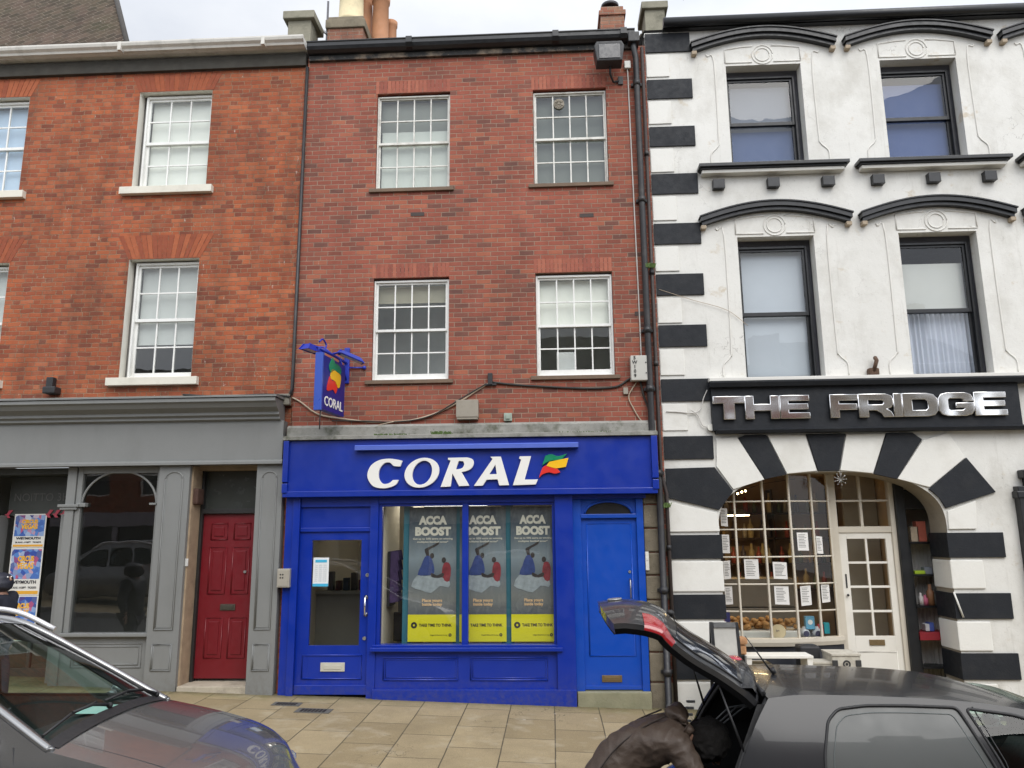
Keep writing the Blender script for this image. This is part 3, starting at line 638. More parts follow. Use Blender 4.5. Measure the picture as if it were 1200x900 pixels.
    def pot(x, y, z, r, h, m): obj('chimney_pot', B().lathe([(r*1.12, 0), (r*1.12, .08), (r, .1), (r*.92, h-.12), (r*1.05, h-.1), (r*1.08, h), (r*.7, h)], (x, y, z)), m, ch)
    pot(-3.74, 1.8, 11.88, .24, 1.0, cpot); pot(-3.62, 2.3, 11.88, .18, 1.1, opot); pot(-3.24, 2.15, 11.36, .17, 1.35, opot); pot(-3.08, 2.4, 11.36, .12, 1.0, opot)
    ch = obj('chimney', B().box(1.08, 1.52, 1.5, 2.3, 10.6, 11.66), cb, H)
    obj('stack_cap', B().box(1.05, 1.55, 1.47, 2.33, 11.66, 11.76, .01).box(1.09, 1.51, 1.51, 2.29, 11.76, 11.86, .01), cb, ch)
    obj('cowl', B().cyl((1.30, 1.9, 11.86), (1.30, 1.9, 12.1), .1).cyl((1.30, 1.9, 12.1), (1.30, 1.9, 12.16), .17), DARK(), ch)
    # left parapet pier and sloping coping
    ST = P('pier_stone', (.25, .235, .18), .9, .3, 6, bump=.5, dirt=.7, dirtcol=(.08, .08, .055))
    b = B().box(-4.80, -4.36, 1.3, 1.75, 10.6, 11.68, .015); b.box(-4.88, -4.28, 1.22, 1.85, 11.68, 11.84, .02)
    b.xprism([(1.75, 11.45), (5, 12.9), (5, 12.6), (1.75, 11.1)], -4.5, -4.22)
    obj('parapet_pier', b, ST, H)
    # ledge over the shopfront
    lead = P('leaded_ledge', (.27, .265, .24), .8, .35, 7, bump=.6, dirt=.95, dirtcol=(.06, .065, .035))
    obj('ledge', B().xprism([(0, 3.78), (-.05, 3.78), (-.10, 3.74), (-.10, 3.62), (-.26, 3.59), (-.26, 3.54), (0, 3.54)], -3.96, 1.55), lead, H)
    # shopfront ------------------------------------------------
    bl = BLUE()
    b = B(); b.box(-3.92, 1.50, -.20, .05, 2.78, 3.53, .004)
    b.box(-3.94, 1.52, -.235, -.05, 2.70, 2.785, .008)
    b.box(-3.95, -3.87, -.25, -.19, 2.92, 3.53, .006).box(1.45, 1.54, -.25, -.19, 2.92, 3.53, .006); b.box(-3.95, -3.87, -.25, -.19, 2.76, 2.90, .01).box(1.45, 1.54, -.25, -.19, 2.76, 2.90, .01)
    obj('fascia', b, bl, H)
    b = B().xprism([(-.2, 3.38), (-.30, 3.37), (-.30, 3.43), (-.28, 3.445), (-.2, 3.445)], -2.87, .40)
    o = obj('sign_light_trough', b, P('faded_blue_metal', (.08, .13, .50), .4, .08, 3), H)
    CRL = dict(
     C=[(-2.17, 3.213), (-2.2, 3.126), (-2.295, 3.134), (-2.359, 3.184), (-2.432, 3.179), (-2.497, 3.108), (-2.517, 3.024), (-2.499, 2.931), (-2.441, 2.88), (-2.359, 2.892), (-2.31, 2.935), (-2.219, 2.934), (-2.258, 2.866), (-2.361, 2.821), (-2.486, 2.813), (-2.597, 2.845), (-2.669, 2.933), (-2.687, 3.032), (-2.637, 3.15), (-2.518, 3.227), (-2.38, 3.247), (-2.266, 3.236)],
     R=[(-1.504, 3.248), (-1.221, 3.25), (-1.143, 3.224), (-1.121, 3.162), (-1.152, 3.091), (-1.221, 3.051), (-1.299, 3.034), (-1.183, 2.835), (-1.339, 2.83), (-1.433, 3.011), (-1.457, 2.826), (-1.61, 2.821), (-1.466, 3.204), (-1.503, 3.217)],
     Rh=[(-1.34, 3.196), (-1.284, 3.192), (-1.265, 3.151), (-1.29, 3.099), (-1.34, 3.081), (-1.383, 3.078)],
     A=[(-0.887, 3.255), (-0.727, 3.256), (-0.606, 2.837), (-0.755, 2.833), (-0.779, 2.922), (-0.934, 2.918), (-0.99, 2.833), (-1.127, 2.831), (-0.852, 3.22)],
     Ah=[(-0.809, 3.133), (-0.791, 3.003), (-0.894, 3.001)],
     L=[(-0.453, 3.255), (-0.285, 3.256), (-0.383, 2.918), (-0.191, 2.918), (-0.223, 2.842), (-0.56, 2.834), (-0.435, 3.205), (-0.466, 3.221)])
    LET = P('white_sign_letters', (.80, .79, .75), .4, .03, 5)
    def letter(loops): obj('sign_letter', outline(B(), loops, -.222, .018, .003, -.005), LET, H)
    letter([smooth_loop(CRL['C'], 4, (0, 1, 10, 11))])
    letter([ell(-1.883, 3.034, .255, .220, .17), ell(-1.878, 3.034, .140, .172, .17)])
    letter([smooth_loop(CRL['R'], 4, (0, 1, 6, 7, 8, 9, 10, 11, 12, 13)), smooth_loop(CRL['Rh'], 3, (0, 1, 4, 5))])
    letter([CRL['A'], CRL['Ah']]); letter([CRL['L']])
    flg = [('green_flag', (0.0, .22, .10), [(-0.078, 3.253), (0.01, 3.277), (0.102, 3.245), (0.227, 3.28), (0.154, 3.201), (0.024, 3.19), (-0.054, 3.169), (-0.123, 3.124)]),
           ('yellow_flag', (.85, .48, .01), [(-0.023, 3.166), (0.085, 3.186), (0.25, 3.218), (0.213, 3.095), (0.083, 3.075), (0.022, 3.085), (-0.064, 3.111)]),
           ('red_flag', (.68, .03, .02), [(-0.064, 3.117), (0.022, 3.079), (0.083, 3.069), (0.128, 3.016), (0.051, 2.998), (-0.026, 3.018), (-0.119, 2.994), (-0.172, 2.946), (-0.124, 3.078)])]
    for nm, col, lp in flg: obj('flag_emblem', outline(B(), [smooth_loop(lp, 3, (0, 3, 4, 7) if nm[0] == 'g' else (0, 2, 3, 6) if nm[0] == 'y' else (0, 3, 7))], -.222 if nm[0] != 'y' else -.226, .014, .003), P(nm+'_enamel', col, .35, .04), H)
    # frame of the shopfront
    b = B()
    b.box(-3.92, -3.70, -.10, .12, -.10, 2.70, .006); b.box(-3.80, -3.70, -.13, -.08, -.10, 2.70, .004)      # left post
    b.box(-2.66, -2.54, -.10, .12, -.12, 2.70, .006)                                       # post between door and window
    b.box(.04, .30, -.13, .12, -.22, 2.70, .006)                                        # right pilaster
    b.box(-3.70, -2.66, -.09, .10, 2.56, 2.70, .004); b.box(-2.54, .04, -.09, .10, 2.60, 2.70, .004); b.box(.30, 1.36, -.09, .10, 2.64, 2.70, .004)
    b.box(-3.70, -2.66, -.08, .10, 2.20, 2.26, .008); b.box(-3.70, -2.66, -.05, .08, 2.26, 2.56)
    obj('shopfront_frame', b, bl, H)
    # glazed door
    b = B(); x0, x1, z0, z1 = -3.70, -2.66, -.04, 2.2; gx0, gx1, gz0, gz1 = -3.52, -2.79, .60, 2.08
    b.box(x0, gx0, -.05, 0, z0, z1, .003); b.box(gx1, x1, -.05, 0, z0, z1, .003); b.box(gx0, gx1, -.05, 0, gz1, z1, .003); b.box(gx0, gx1, -.05, 0, z0, gz0, .003)
    b.tube([(x, -.052, z) for x, z in ((-3.60, .15), (-3.60, .47), (-2.74, .47), (-2.74, .15), (-3.60, .15))], .012)
    b.box(x0, x1, -.085, -.045, -.06, .07, .008)
    d = obj('shop_door', b, bl, H); d['label'] = 'blue shop door with one tall pane and a notice'
    obj('pane', B().quad((gx0-.01, -.02, gz0-.01), (gx1+.01, -.02, gz0-.01), (gx1+.01, -.02, gz1+.01), (gx0-.01, -.02, gz1+.01)), glass('shop_glass', (.92, .94, .93), 1.95), d)
    obj('letterbox', B().box(-3.33, -2.98, -.066, -.05, .25, .37, .004).box(-3.28, -3.03, -.072, -.06, .28, .34, .003), P('satin_steel', (.62, .60, .52), .4, .03, 3, metal=.3, rv=.2), d)
    obj('door_handle', B().tube([(-2.70, -.055, 1.02), (-2.70, -.12, 1.04), (-2.70, -.12, 1.26), (-2.70, -.055, 1.28)], .013).cyl((-2.7, -.05, 1.03), (-2.7, -.065, 1.03), .028).cyl((-2.7, -.05, 1.27), (-2.7, -.065, 1.27), .028), P('chrome', (.85, .85, .85), .12, .02, metal=1), d)
    obj('door_lock', B().cyl((-2.69, -.05, 1.58), (-2.69, -.066, 1.58), .026).cyl((-2.71, -.05, .70), (-2.71, -.066, .70), .026), STEEL(), d)
    # display window
    b = B(); z0, z1 = .61, 2.60
    b.box(-2.54, -2.49, -.06, .04, z0, z1, .004); b.box(0.0, .04, -.06, .04, z0, z1, .004); b.box(-1.31, -1.22, -.07, .04, z0, z1, .006)
    b.box(-2.49, -1.31, -.055, .04, 2.56, z1, .003); b.box(-1.22, 0, -.055, .04, 2.56, z1, .003)
    b.box(-2.60, .12, -.17, .06, .53, .585, .01); b.box(-2.58, .10, -.12, .05, .585, .615, .006)
    w_ = obj('shop_window', b, bl, H)
    obj('pane', B().quad((-2.5, 0, z0), (-1.3, 0, z0), (-1.3, 0, 2.57), (-2.5, 0, 2.57)).quad((-1.24, .002, z0), (.01, 0, z0), (.01, 0, 2.57), (-1.24, .002, 2.57)), glass('shop_glass'), w_)
    b = B(); b.box(-2.54, .04, -.08, .08, -.25, .53, .004); b.box(-2.56, .30, -.14, .02, -.28, .02, .006)
    for a, c in ((-2.42, -1.36), (-1.18, -.10)):
        b.tube([(x, -.082, z) for x, z in ((a, .14), (a, .44), (c, .44), (c, .14), (a, .14))], .012); b.tube([(x, -.081, z) for x, z in ((a+.03, .17), (a+.03, .41), (c-.03, .41), (c-.03, .17), (a+.03, .17))], .006)
    obj('stall_riser', b, bl, H)
    # brighter blue side door with fanlight
    b2 = BLUE2(); b = B()
    b.box(.30, .42, -.04, .10, -.02, 2.64, .006); b.box(1.22, 1.32, -.04, .10, -.02, 2.64, .006); b.box(.42, 1.22, -.05, .10, 2.36, 2.42, .008)
    cx, rx, rz = .82, .34, .17; A_ = arc(cx, 2.43, rx, rz, 0, 180, 24)
    for i in range(24):
        (xa, za), (xb, zb) = A_[i], A_[i+1]; b.quad((xa, -.0, za), (xa, 0, 2.64), (xb, 0, 2.64), (xb, 0, zb)); 
    b.quad((.42, 0, 2.42), (cx-rx, 0, 2.42), (cx-rx, 0, 2.64), (.42, 0, 2.64)); b.quad((cx+rx, 0, 2.42), (1.22, 0, 2.42), (1.22, 0, 2.64), (cx+rx, 0, 2.64))
    b.tube([(x, 0, z) for x, z in A_], .016)
    obj('door_frame', b, b2, H)
    obj('fanlight', B().quad((.42, .03, 2.42), (1.22, .03, 2.42), (1.22, .03, 2.64), (.42, .03, 2.64)), P('dark_fanlight_glass', (.03, .03, .03), .1), H)
    b = B(); b.box(.42, 1.22, .005, .05, 0, 2.36, .003)
    b.tube([(x, .004, z) for x, z in ((.50, .45), (.50, 2.28), (1.14, 2.28), (1.14, .45), (.50, .45))], .010)
    b.box(.42, 1.22, -.01, .02, 0, .05, .004)
    d = obj('side_door', b, b2, H); d['label'] = 'plain bright blue side door under a small fanlight'
    obj('letterbox', B().box(.66, .94, -.008, .01, .10, .19, .003).box(.69, .91, -.014, 0, .12, .17, .003), BRONZE(), d)
    obj('door_handle', B().tube([(1.10, .0, 1.22), (1.10, -.05, 1.24), (1.10, -.05, 1.48), (1.10, 0, 1.50)], .011), P('grey_handle', (.3, .3, .32), .3, .1, metal=.8), d)
    obj('door_lock', B().cyl((1.10, .01, 1.60), (1.10, -.006, 1.60), .02), STEEL(), d)
    obj('doorstep', B().box(.31, 1.33, -.12, .12, -.30, -.015, .012), P('greenish_step_stone', (.24, .23, .15), .9, .3, 5, bump=.5, dirt=.5, dirtcol=(.11, .12, .05)), H)
    # stone quoins by the pipes
    b = B(); z = -.35; hts = [.46, .40, .36, .35, .34, .32, .34, .34, .36]
    for i, h in enumerate(hts):
        z1_ = min(z+h-.018, 2.70); b.box(1.325, 1.50+(.12 if i % 2 else .16), -.035, .3, z, z1_, .022); z += h
    obj('quoin_stones', b, P('brown_quoin_stone', (.17, .145, .105), .9, .35, 7, bump=.8, dirt=.6, dirtcol=(.07, .06, .04)), H)
    obj('pier_brick', B().box(1.33, 1.66, .0, .3, -.4, 3.6), bm_, H)
    # interior of the betting shop
    b = B(); cream_ = P('shop_cream_wall', (.60, .54, .42), .8, .05, 2); X0, X1, Y1, Z1 = -3.9, .3, 4.2, 2.75
    b.quad((X0, Y1, -.1), (X1, Y1, -.1), (X1, Y1, Z1), (X0, Y1, Z1)); b.quad((X0, .1, -.1), (X0, Y1, -.1), (X0, Y1, Z1), (X0, .1, Z1)); b.quad((X1, .1, -.1), (X1, Y1, -.1), (X1, Y1, Z1), (X1, .1, Z1)); b.quad((X0, .1, Z1), (X1, .1, Z1), (X1, Y1, Z1), (X0, Y1, Z1))
    b.box(-2.62, -2.48, .12, 1.2, -.1, 2.7); b.box(-2.30, -2.1, 1.2, 1.35, -.1, 2.7)
    obj('shop_room', b, cream_, H)
    obj('shop_floor', B().quad((X0, .0, -.04), (X1, .0, -.04), (X1, Y1, -.04), (X0, Y1, -.04)), P('dark_carpet', (.03, .03, .045), .95, .3, 30), H)
    b = B()
    for yy in (1.1, 2.9):
        b.box(-2.4, -1.2, yy, yy+.12, 2.66, 2.70)
    obj('ceiling_light', b, emit('fluorescent_tube', (1, .97, .9), 7), H)
    return H
mid_house()
# ================================================================== black and white shop house
BOWX, BOWW, BOWD, BOWY = 3.0, 1.35, .34, .56
def bow(x): return BOWY-BOWD*max(0, 1-((x-BOWX)/BOWW)**2)
def arch_z(x):
    t = abs(x-4.0)/1.60
    return 2.2+.79*max(0, 1-t**2.5)**.4
def fridge_house():
    H = thing('white_shop_house', (4.6, 0, -.3), 'white rendered house with black quoins and an arched bakery shopfront', 'house', 'terraced town houses')
    W = RENDER(); K = SLATEP()
    wins = []
    for i in range(3):
        o = i*2.435
        wins += [(2.94+o, 4.13+o, 7.80, 9.55), (2.94+o, 4.10+o, 4.38, 6.62)]
    b = B().wall(1.66, 10.4, 3.55, 10.2, wins, 0, .2)
    b.quad((1.66, 0, -.6), (1.66, 5, -.6), (1.66, 5, 10.2), (1.66, 0, 10.2))
    # lower wall with the arched opening; the reveal runs back 0.5
    xa, xb, n = 2.40, 5.60, 48
    b.quad((1.66, 0, -.6), (xa, 0, -.6), (xa, 0, 3.55), (1.66, 0, 3.55)); b.quad((xb, 0, -.6), (10.4, 0, -.6), (10.4, 0, 3.55), (xb, 0, 3.55))
    xs = [4.0-1.6*math.cos(math.pi*i/n) for i in range(n+1)]; zs = [arch_z(x) for x in xs]
    for i in range(n):
        b.quad((xs[i], 0, zs[i]), (xs[i+1], 0, zs[i+1]), (xs[i+1], 0, 3.55), (xs[i], 0, 3.55))
    obj('wall', b, W, H)
    b = B()
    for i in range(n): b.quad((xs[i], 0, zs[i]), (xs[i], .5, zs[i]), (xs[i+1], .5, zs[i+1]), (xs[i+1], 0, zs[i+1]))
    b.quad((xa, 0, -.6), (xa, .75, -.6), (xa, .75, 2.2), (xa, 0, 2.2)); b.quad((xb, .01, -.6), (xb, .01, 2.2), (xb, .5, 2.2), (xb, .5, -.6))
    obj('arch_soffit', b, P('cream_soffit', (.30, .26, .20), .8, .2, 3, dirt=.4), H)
    # quoins
    class Each:
        def __init__(s): s.items = []
        def box(s, *a): s.items.append(B().box(*a)); return s
        def prism(s, *a): s.items.append(B().prism(*a)); return s
    wq, kq = Each(), Each()
    for i, zt in enumerate((10.17, 9.34, 8.51, 7.70, 6.87, 6.045, 5.235, 4.40, 3.54)):
        kq.box(1.665, 2.385, -.028, .0, zt-.34, zt, .005)
        if i < 8: wq.box(1.667, 2.03, -.020, .0, zt-.34-.435, zt-.34-.04, .008)
    # banded piers
    V = dict(k0=[(1.668, 3.067), (2.385, 3.081), (2.634, 2.724), (2.416, 2.457), (1.668, 2.644)],
     w1=[(2.424, 3.517), (2.743, 3.526), (3.102, 2.881), (2.634, 2.737), (2.398, 3.081)],
     k1=[(2.741, 3.499), (2.845, 3.545), (3.163, 3.545), (3.411, 2.954), (3.102, 2.89)],
     w2=[(3.162, 3.545), (3.727, 3.545), (3.86, 2.995), (3.411, 2.954)],
     k2=[(3.736, 3.545), (4.299, 3.545), (4.164, 3.0), (3.86, 3.0)],
     w3=[(4.299, 3.545), (4.882, 3.545), (4.644, 2.948), (4.164, 3.0)],
     k3=[(4.883, 3.545), (5.253, 3.545), (5.381, 3.441), (4.961, 2.87), (4.644, 2.948)],
     w4=[(5.381, 3.441), (5.762, 3.545), (5.973, 3.169), (5.406, 2.737), (4.961, 2.87)],
     k4=[(5.973, 3.169), (6.324, 2.673), (5.60, 2.45), (5.53, 2.60), (5.397, 2.728)],
     w5=[(5.61, 2.42), (6.041, 2.566), (6.007, 2.15), (5.60, 2.15)], w0=[(1.668, 2.60), (2.40, 2.42), (2.42, 2.15), (1.668, 2.15)])
    def shrink(p, e=.012):
        cx = sum(a for a, _ in p)/len(p); cz = sum(a for _, a in p)/len(p)
        return [(x+(cx-x)*e/max(.1, math.hypot(cx-x, cz-z))*1.2, z+(cz-z)*e/max(.1, math.hypot(cx-x, cz-z))*1.2) for x, z in p]
    for nm, p in V.items(): (kq if nm[0] == 'k' else wq).prism(shrink(p, .003 if nm[0] == 'k' else .014), -.034 if nm[0] == 'k' else -.028, -.0, .006)
    for zt in (2.11, 1.28, .47, -.34):
        kq.box(1.667, 2.43, -.03, .0, zt-.335, zt, .005)
    for zt in (1.74, .91, .10): wq.box(1.667, 2.425, -.026, 0, zt-.42, zt, .012)
    for zt in (2.11, 1.28, .48, -.34):
        kq.box(5.572, 6.35, -.03, .5, zt-.345, zt, .005)
    for zt in (2.15-.04+.41*0+.0,): pass
    for zt in (1.73, .90, .08): wq.box(5.576, 6.03, -.026, .5, zt-.39, zt, .014)
    for q_, nm, m_ in ((kq, 'black_quoin', K), (wq, 'white_quoin', P('white_block_paint', (.71, .70, .655), .75, .07, 2, bump=.25, dirt=.4, dirtcol=(.42, .39, .33)))):
        for bb in q_.items: obj(nm, bb, m_, H)
    # moulded surrounds, hoods, sills
    mould = B(); rgm = P('moulding_white', (.68, .665, .62), .75, .05, 2, dirt=.25, dirtcol=(.5, .46, .4))
    for k_, (a, c, z0, z1) in enumerate(wins):
        if k_ > 3: cx = (a+c)/2
        cx = (a+c)/2; top = z1
        hz = 10.19 if z0 > 7 else 7.20
        # raised architrave field round the opening
        for sgn in (-1, 1):
            e = cx+sgn*.78; d = cx+sgn*.60
            pts = [(d if False else e+sgn*.12, hz-.42), (e+sgn*.10, hz-.46), (e, hz-.56), (e, z0+.55), (e+sgn*.02, z0+.35), (e+sgn*.13, z0+.22), (e+sgn*.14, z0+.03)]
            mould.tube([tuple((p[0], -.004, p[1])) for p in cr([(x, 0, z) for x, z in pts], 4) for p in [(p[0], p[2])]], .011, 8)
        pz = z1+.17
        for q in ([(cx-.60, pz-.12), (cx-.60, pz+.12), (cx-.30, pz+.16), (cx-.15, pz+.165)], [(cx-.60, pz-.12), (cx-.17, pz-.12)], [(cx+.60, pz-.12), (cx+.60, pz+.12), (cx+.30, pz+.16), (cx+.15, pz+.165)], [(cx+.60, pz-.12), (cx+.17, pz-.12)]):
            mould.tube([(x, -.004, z) for x, z in q], .011)
        for r_ in (.165, .115): mould.tube([(x, -.004, z) for x, z in ell(cx, pz+.01, r_, r_, 0, 28)+[(cx+r_, pz+.01)]], .009)
    obj('window_moulding', mould, rgm, H)
    hb = BLACKP()
    for (a, c, z0, z1) in wins:
        cx = (a+c)/2; hz = 10.155 if z0 > 7 else 7.165
        b = B()
        def band(dz0, dz1, hw, y):
            up = [(cx+hw*t, hz+dz1-.23*t*t*(1.15-.15*t*t)) for t in [-1+i/14 for i in range(29)]]; lo = [(cx+(hw)*t, hz+dz0-.23*t*t*(1.15-.15*t*t)) for t in [-1+i/14 for i in range(29)]]
            for i in range(28): b.prism([lo[i], lo[i+1], up[i+1], up[i]], y, 0)
        band(-.02, 0, 1.16, -.155); band(-.09, -.02, 1.145, -.135); band(-.145, -.09, 1.125, -.095)
        obj('window_hood', b, hb, H)
        for s_ in (-1, 1): obj('hood_stop', B().box(cx+s_*1.10-.04, cx+s_*1.10+.04, -.10, 0, hz-.43, hz-.37, .008), P('cracked_plaster', (.36, .29, .21), .8, .3, 14, bump=.5), H)
        if z0 > 7:
            x0_, x1_ = cx-1.15, cx+1.14
            b = B().box(x0_, x1_, -.21, .0, z0-.085, z0-.03, .006); b.box(x0_+.03, x1_-.03, -.17, 0, z0-.11, z0-.085, .004)
            for dx in (-.84, 0, .84): b.box(cx+dx-.09, cx+dx+.09, -.10, 0, z0-.40, z0-.25, .004)
            obj('window_sill', b, hb, H)
            obj('sill_bed', B().box(x0_+.05, x1_-.06, -.14, 0, z0-.17, z0-.11, .015), rgm, H)
        i = wins.index((a, c, z0, z1))//2
        up_ = z0 > 7
        bl = ([('roller', .01, .9, (.08, .12, .25))] if i == 1 else [('roller', .01, .45, (.09, .13, .24)), ('roller', .45, .93, (.17, .19, .22))]) if up_ else ([('roller', .02, .98, (.58, .62, .63))] if i == 0 else [('roller', .50, .86, (.66, .66, .58)), ('curtain', .02, .50, (.62, .65, .70))])
        lab = ['black sash window with grey blind, top floor above the shop sign', 'black sash window with pale blind, first floor beside the quoins', 'black sash window with blue blind, top floor', 'black sash window with net curtain in its lower half', None, None][wins.index((a, c, z0, z1))]
        sash(H, a+.01, c-.06, z0+.0, z1-.10, .19, 1, 1, BLACKP(), .055, .02, blind=bl, meet=.06, mid=z0+(z1-z0)*.47, label=lab, gl=glass('upper_glass', (.88, .90, .93), 1.6), roomcol=(.16, .16, .18))
    # gutter + wallhead
    obj('gutter', B().tube([(1.95, -.16, 10.27), (10.4, -.16, 10.27)], .075, 14).box(1.95, 10.4, -.10, .0, 10.2, 10.24), BLACKP(), H)
    obj('roof', B().quad((1.66, -.02, 10.24), (10.4, -.02, 10.24), (10.4, 5, 12.6), (1.66, 5, 12.6)), _M['slate_roof'], H)
    obj('parapet_pier', B().box(1.86, 2.22, 1.2, 1.7, 10.3, 11.52, .01).box(1.80, 2.28, 1.14, 1.8, 11.52, 11.66, .015).xprism([(1.7, 11.4), (5, 12.9), (5, 12.6), (1.7, 11.0)], 1.84, 2.2), P('pier_stone', (.2, .2, .2)), H)
    # fascia sign
    b = B(); b.box(2.38, 6.78, -.10, .0, 3.60, 4.24, .004)
    b.xprism([(0, 4.24), (-.17, 4.24), (-.20, 4.30), (-.20, 4.325), (0, 4.33)], 2.36, 10.4); b.xprism([(0, 3.56), (-.14, 3.56), (-.16, 3.60), (-.10, 3.625), (0, 3.625)], 2.42, 10.4)
    obj('sign_board', b, SLATEP(), H)
    obj('sign_top_ledge', B().box(2.36, 10.4, -.15, .0, 4.332, 4.385, .008), rgm, H)
    cn_ = NT('polished_chrome'); cn_.setp(Base_Color=(.86, .855, .85), Metallic=1., Roughness=.16); cn_.bump(cn_.noise(2.6, 0), 1.0, .035); chrome = cn_.m
    def LX(px): return 2.395+(px-43)*.003868
    F = {
     'T': ([[(0, 1), (1, 1), (1, .72), (.67, .72), (.67, 0), (.33, 0), (.33, .72), (0, .72)]], 43, 158),
     'H': ([[(0, 1), (.24, 1), (.24, .62), (.76, .62), (.76, 1), (1, 1), (1, 0), (.76, 0), (.76, .36), (.24, .36), (.24, 0), (0, 0)]], 162, 286),
     'E': ([[(0, 1), (1, 1), (1, .78), (.27, .78), (.27, .62), (.95, .62), (.95, .40), (.27, .40), (.27, .22), (1, .22), (1, 0), (0, 0)]], 292, 398),
     'F': ([[(0, 1), (1, 1), (1, .76), (.3, .76), (.3, .58), (.95, .58), (.95, .34), (.3, .34), (.3, 0), (0, 0)]], 477, 578),
     'R': ([[(0, 1), (.8, 1), (.96, .92), (1, .78), (1, .56), (.94, .42), (.78, .34), (.92, .22), (1, 0), (.72, 0), (.66, .16), (.5, .3), (.26, .3), (.26, 0), (0, 0)], [(.26, .76), (.26, .52), (.68, .52), (.74, .57), (.74, .71), (.68, .76)]], 582, 706),
     'I': ([[(0, 1), (1, 1), (1, 0), (0, 0)]], 711, 738),
     'D': ([[(0, 1), (.72, 1), (.9, .94), (1, .76), (1, .24), (.9, .06), (.72, 0), (0, 0)], [(.26, .76), (.26, .24), (.66, .24), (.74, .34), (.74, .66), (.66, .76)]], 743, 868),
     'G': ([[(.98, .64), (.98, .78), (.92, .93), (.76, 1), (.24, 1), (.08, .93), (0, .76), (0, .24), (.08, .07), (.24, 0), (.76, 0), (.93, .07), (1, .24), (1, .54), (.5, .54), (.5, .36), (.74, .36), (.74, .28), (.68, .22), (.32, .22), (.26, .3), (.26, .7), (.32, .78), (.66, .78), (.72, .72), (.72, .64)]], 874, 1000)}
    for ch, pos in (('T', None), ('H', None), ('E', None), ('F', None), ('R', None), ('I', None), ('D', None), ('G', None), ('E', (1004, 1118))):
        loops, a, c = F[ch]
        if pos: a, c = pos
        z0_, z1_ = 3.765, 4.095
        L_ = [[(LX(a)+(LX(c)-LX(a))*u+.012*(0), z0_+(z1_-z0_)*v) for u, v in lp] for lp in loops]
        obj('sign_letter', outline(B(), L_, -.13, .022, .008), chrome, H)
    # bow window ------------------------------------------------
    cream = P('cream_joinery_paint', (.58, .53, .44), .5, .06, 4, dirt=.25, dirtcol=(.4, .34, .26))
    def bwpts(x0, x1, z, d=0, k=14): return [(x0+(x1-x0)*i/k, bow(x0+(x1-x0)*i/k)+d, z) for i in range(k+1)]
    rows = [.64, 1.02, 1.40, 1.785, 2.18, 2.585]
    cols_ = [2.27, 2.69, 3.105, 3.50, 3.85, 4.13]
    b = B()
    for xk in cols_:
        y = bow(xk); zt = min(3.1, arch_z(xk)+.04); b.box(xk-.014, xk+.014, y-.03, y+.03, .62, zt, .006)
    for z in rows[1:]: b.tube(bwpts(2.2, 4.16, z), .013, 6)
    b.sheet([bwpts(2.2, 4.2, .60, -.07), bwpts(2.2, 4.2, .65, -.07), bwpts(2.2, 4.2, .655, .04)], False); b.sheet([bwpts(2.2, 4.2, .545, -.05), bwpts(2.2, 4.2, .60, -.07)], False)
    bw = obj('bow_window', b, cream, H)
    obj('pane', B().sheet([bwpts(2.2, 4.16, z, .0) for z in (.62, 1.3, 2.0, 3.05)]), glass('bow_glass', (.94, .95, .93), 1.5), bw)
    obj('stall_riser', B().sheet([bwpts(2.2, 4.2, z, .0) for z in (-.6, .545)]), P('black_stall_riser', (.018, .02, .028), .5, .3, 6, dirt=.2, dirtcol=(.07, .07, .07)), H)
    # door, its frame and transom
    Y = .56
    b = B(); b.box(4.16, 4.27, Y-.05, Y+.06, -.5, 3.05, .008); b.box(5.05, 5.12, Y-.05, Y+.06, -.5, 3.05, .008); b.box(4.27, 5.05, Y-.04, Y+.05, 2.12, 2.21, .006)
    b.box(4.62, 4.66, Y-.02, Y+.03, 2.21, 3.0, .004); b.box(4.27, 5.05, Y-.015, Y+.025, 2.575, 2.605, .004)
    obj('door_frame', b, cream, H)
    obj('transom_light', B().quad((4.27, Y, 2.2), (5.05, Y, 2.2), (5.05, Y, 2.99), (4.27, Y, 2.99)), glass('bow_glass'), H)
    b = B(); x0, x1, z0, z1 = 4.27, 5.05, -.35, 2.12; gx0, gx1, gz0, gz1 = 4.385, 4.955, .64, 2.03
    b.box(x0, gx0, Y-.02, Y+.03, z0, z1, .003); b.box(gx1, x1, Y-.02, Y+.03, z0, z1, .003); b.box(gx0, gx1, Y-.02, Y+.03, gz1, z1, .003); b.box(gx0, gx1, Y-.02, Y+.03, z0, gz0, .003)
    b.box((gx0+gx1)/2-.016, (gx0+gx1)/2+.016, Y-.015, Y+.02, gz0, gz1, .003)
    for j in range(1, 4): zz = gz0+(gz1-gz0)*j/4; b.box(gx0, gx1, Y-.012, Y+.018, zz-.016, zz+.016, .003)
    b.tube([(x, Y-.021, z) for x, z in ((4.37, -.2), (4.37, .42), (4.96, .42), (4.96, -.2), (4.37, -.2))], .012)
    d = obj('shop_door', b, P('white_door_paint', (.74, .71, .64), .5, .05, 3, dirt=.2, dirtcol=(.45, .4, .32)), H)
    obj('pane', B().quad((gx0, Y, gz0), (gx1, Y, gz0), (gx1, Y, gz1), (gx0, Y, gz1)), glass('bow_glass'), d)
    obj('letterbox', B().box(4.58, 4.80, Y-.032, Y-.018, .51, .59, .003), BRONZE(), d)
    obj('door_handle', B().ball((4.33, Y-.045, 1.22), .018).box(4.32, 4.34, Y-.03, Y-.02, 1.32, 1.52, .002), DARK(), d)
    # black post and side recess with shelves
    b = B(); b.box(5.12, 5.26, Y-.10, Y+.08, -.5, 2.95, .01); b.box(5.26, 5.75, Y-.04, Y+.06, 2.45, 2.75, .02)
    obj('door_post', b, BLACKP(), H)
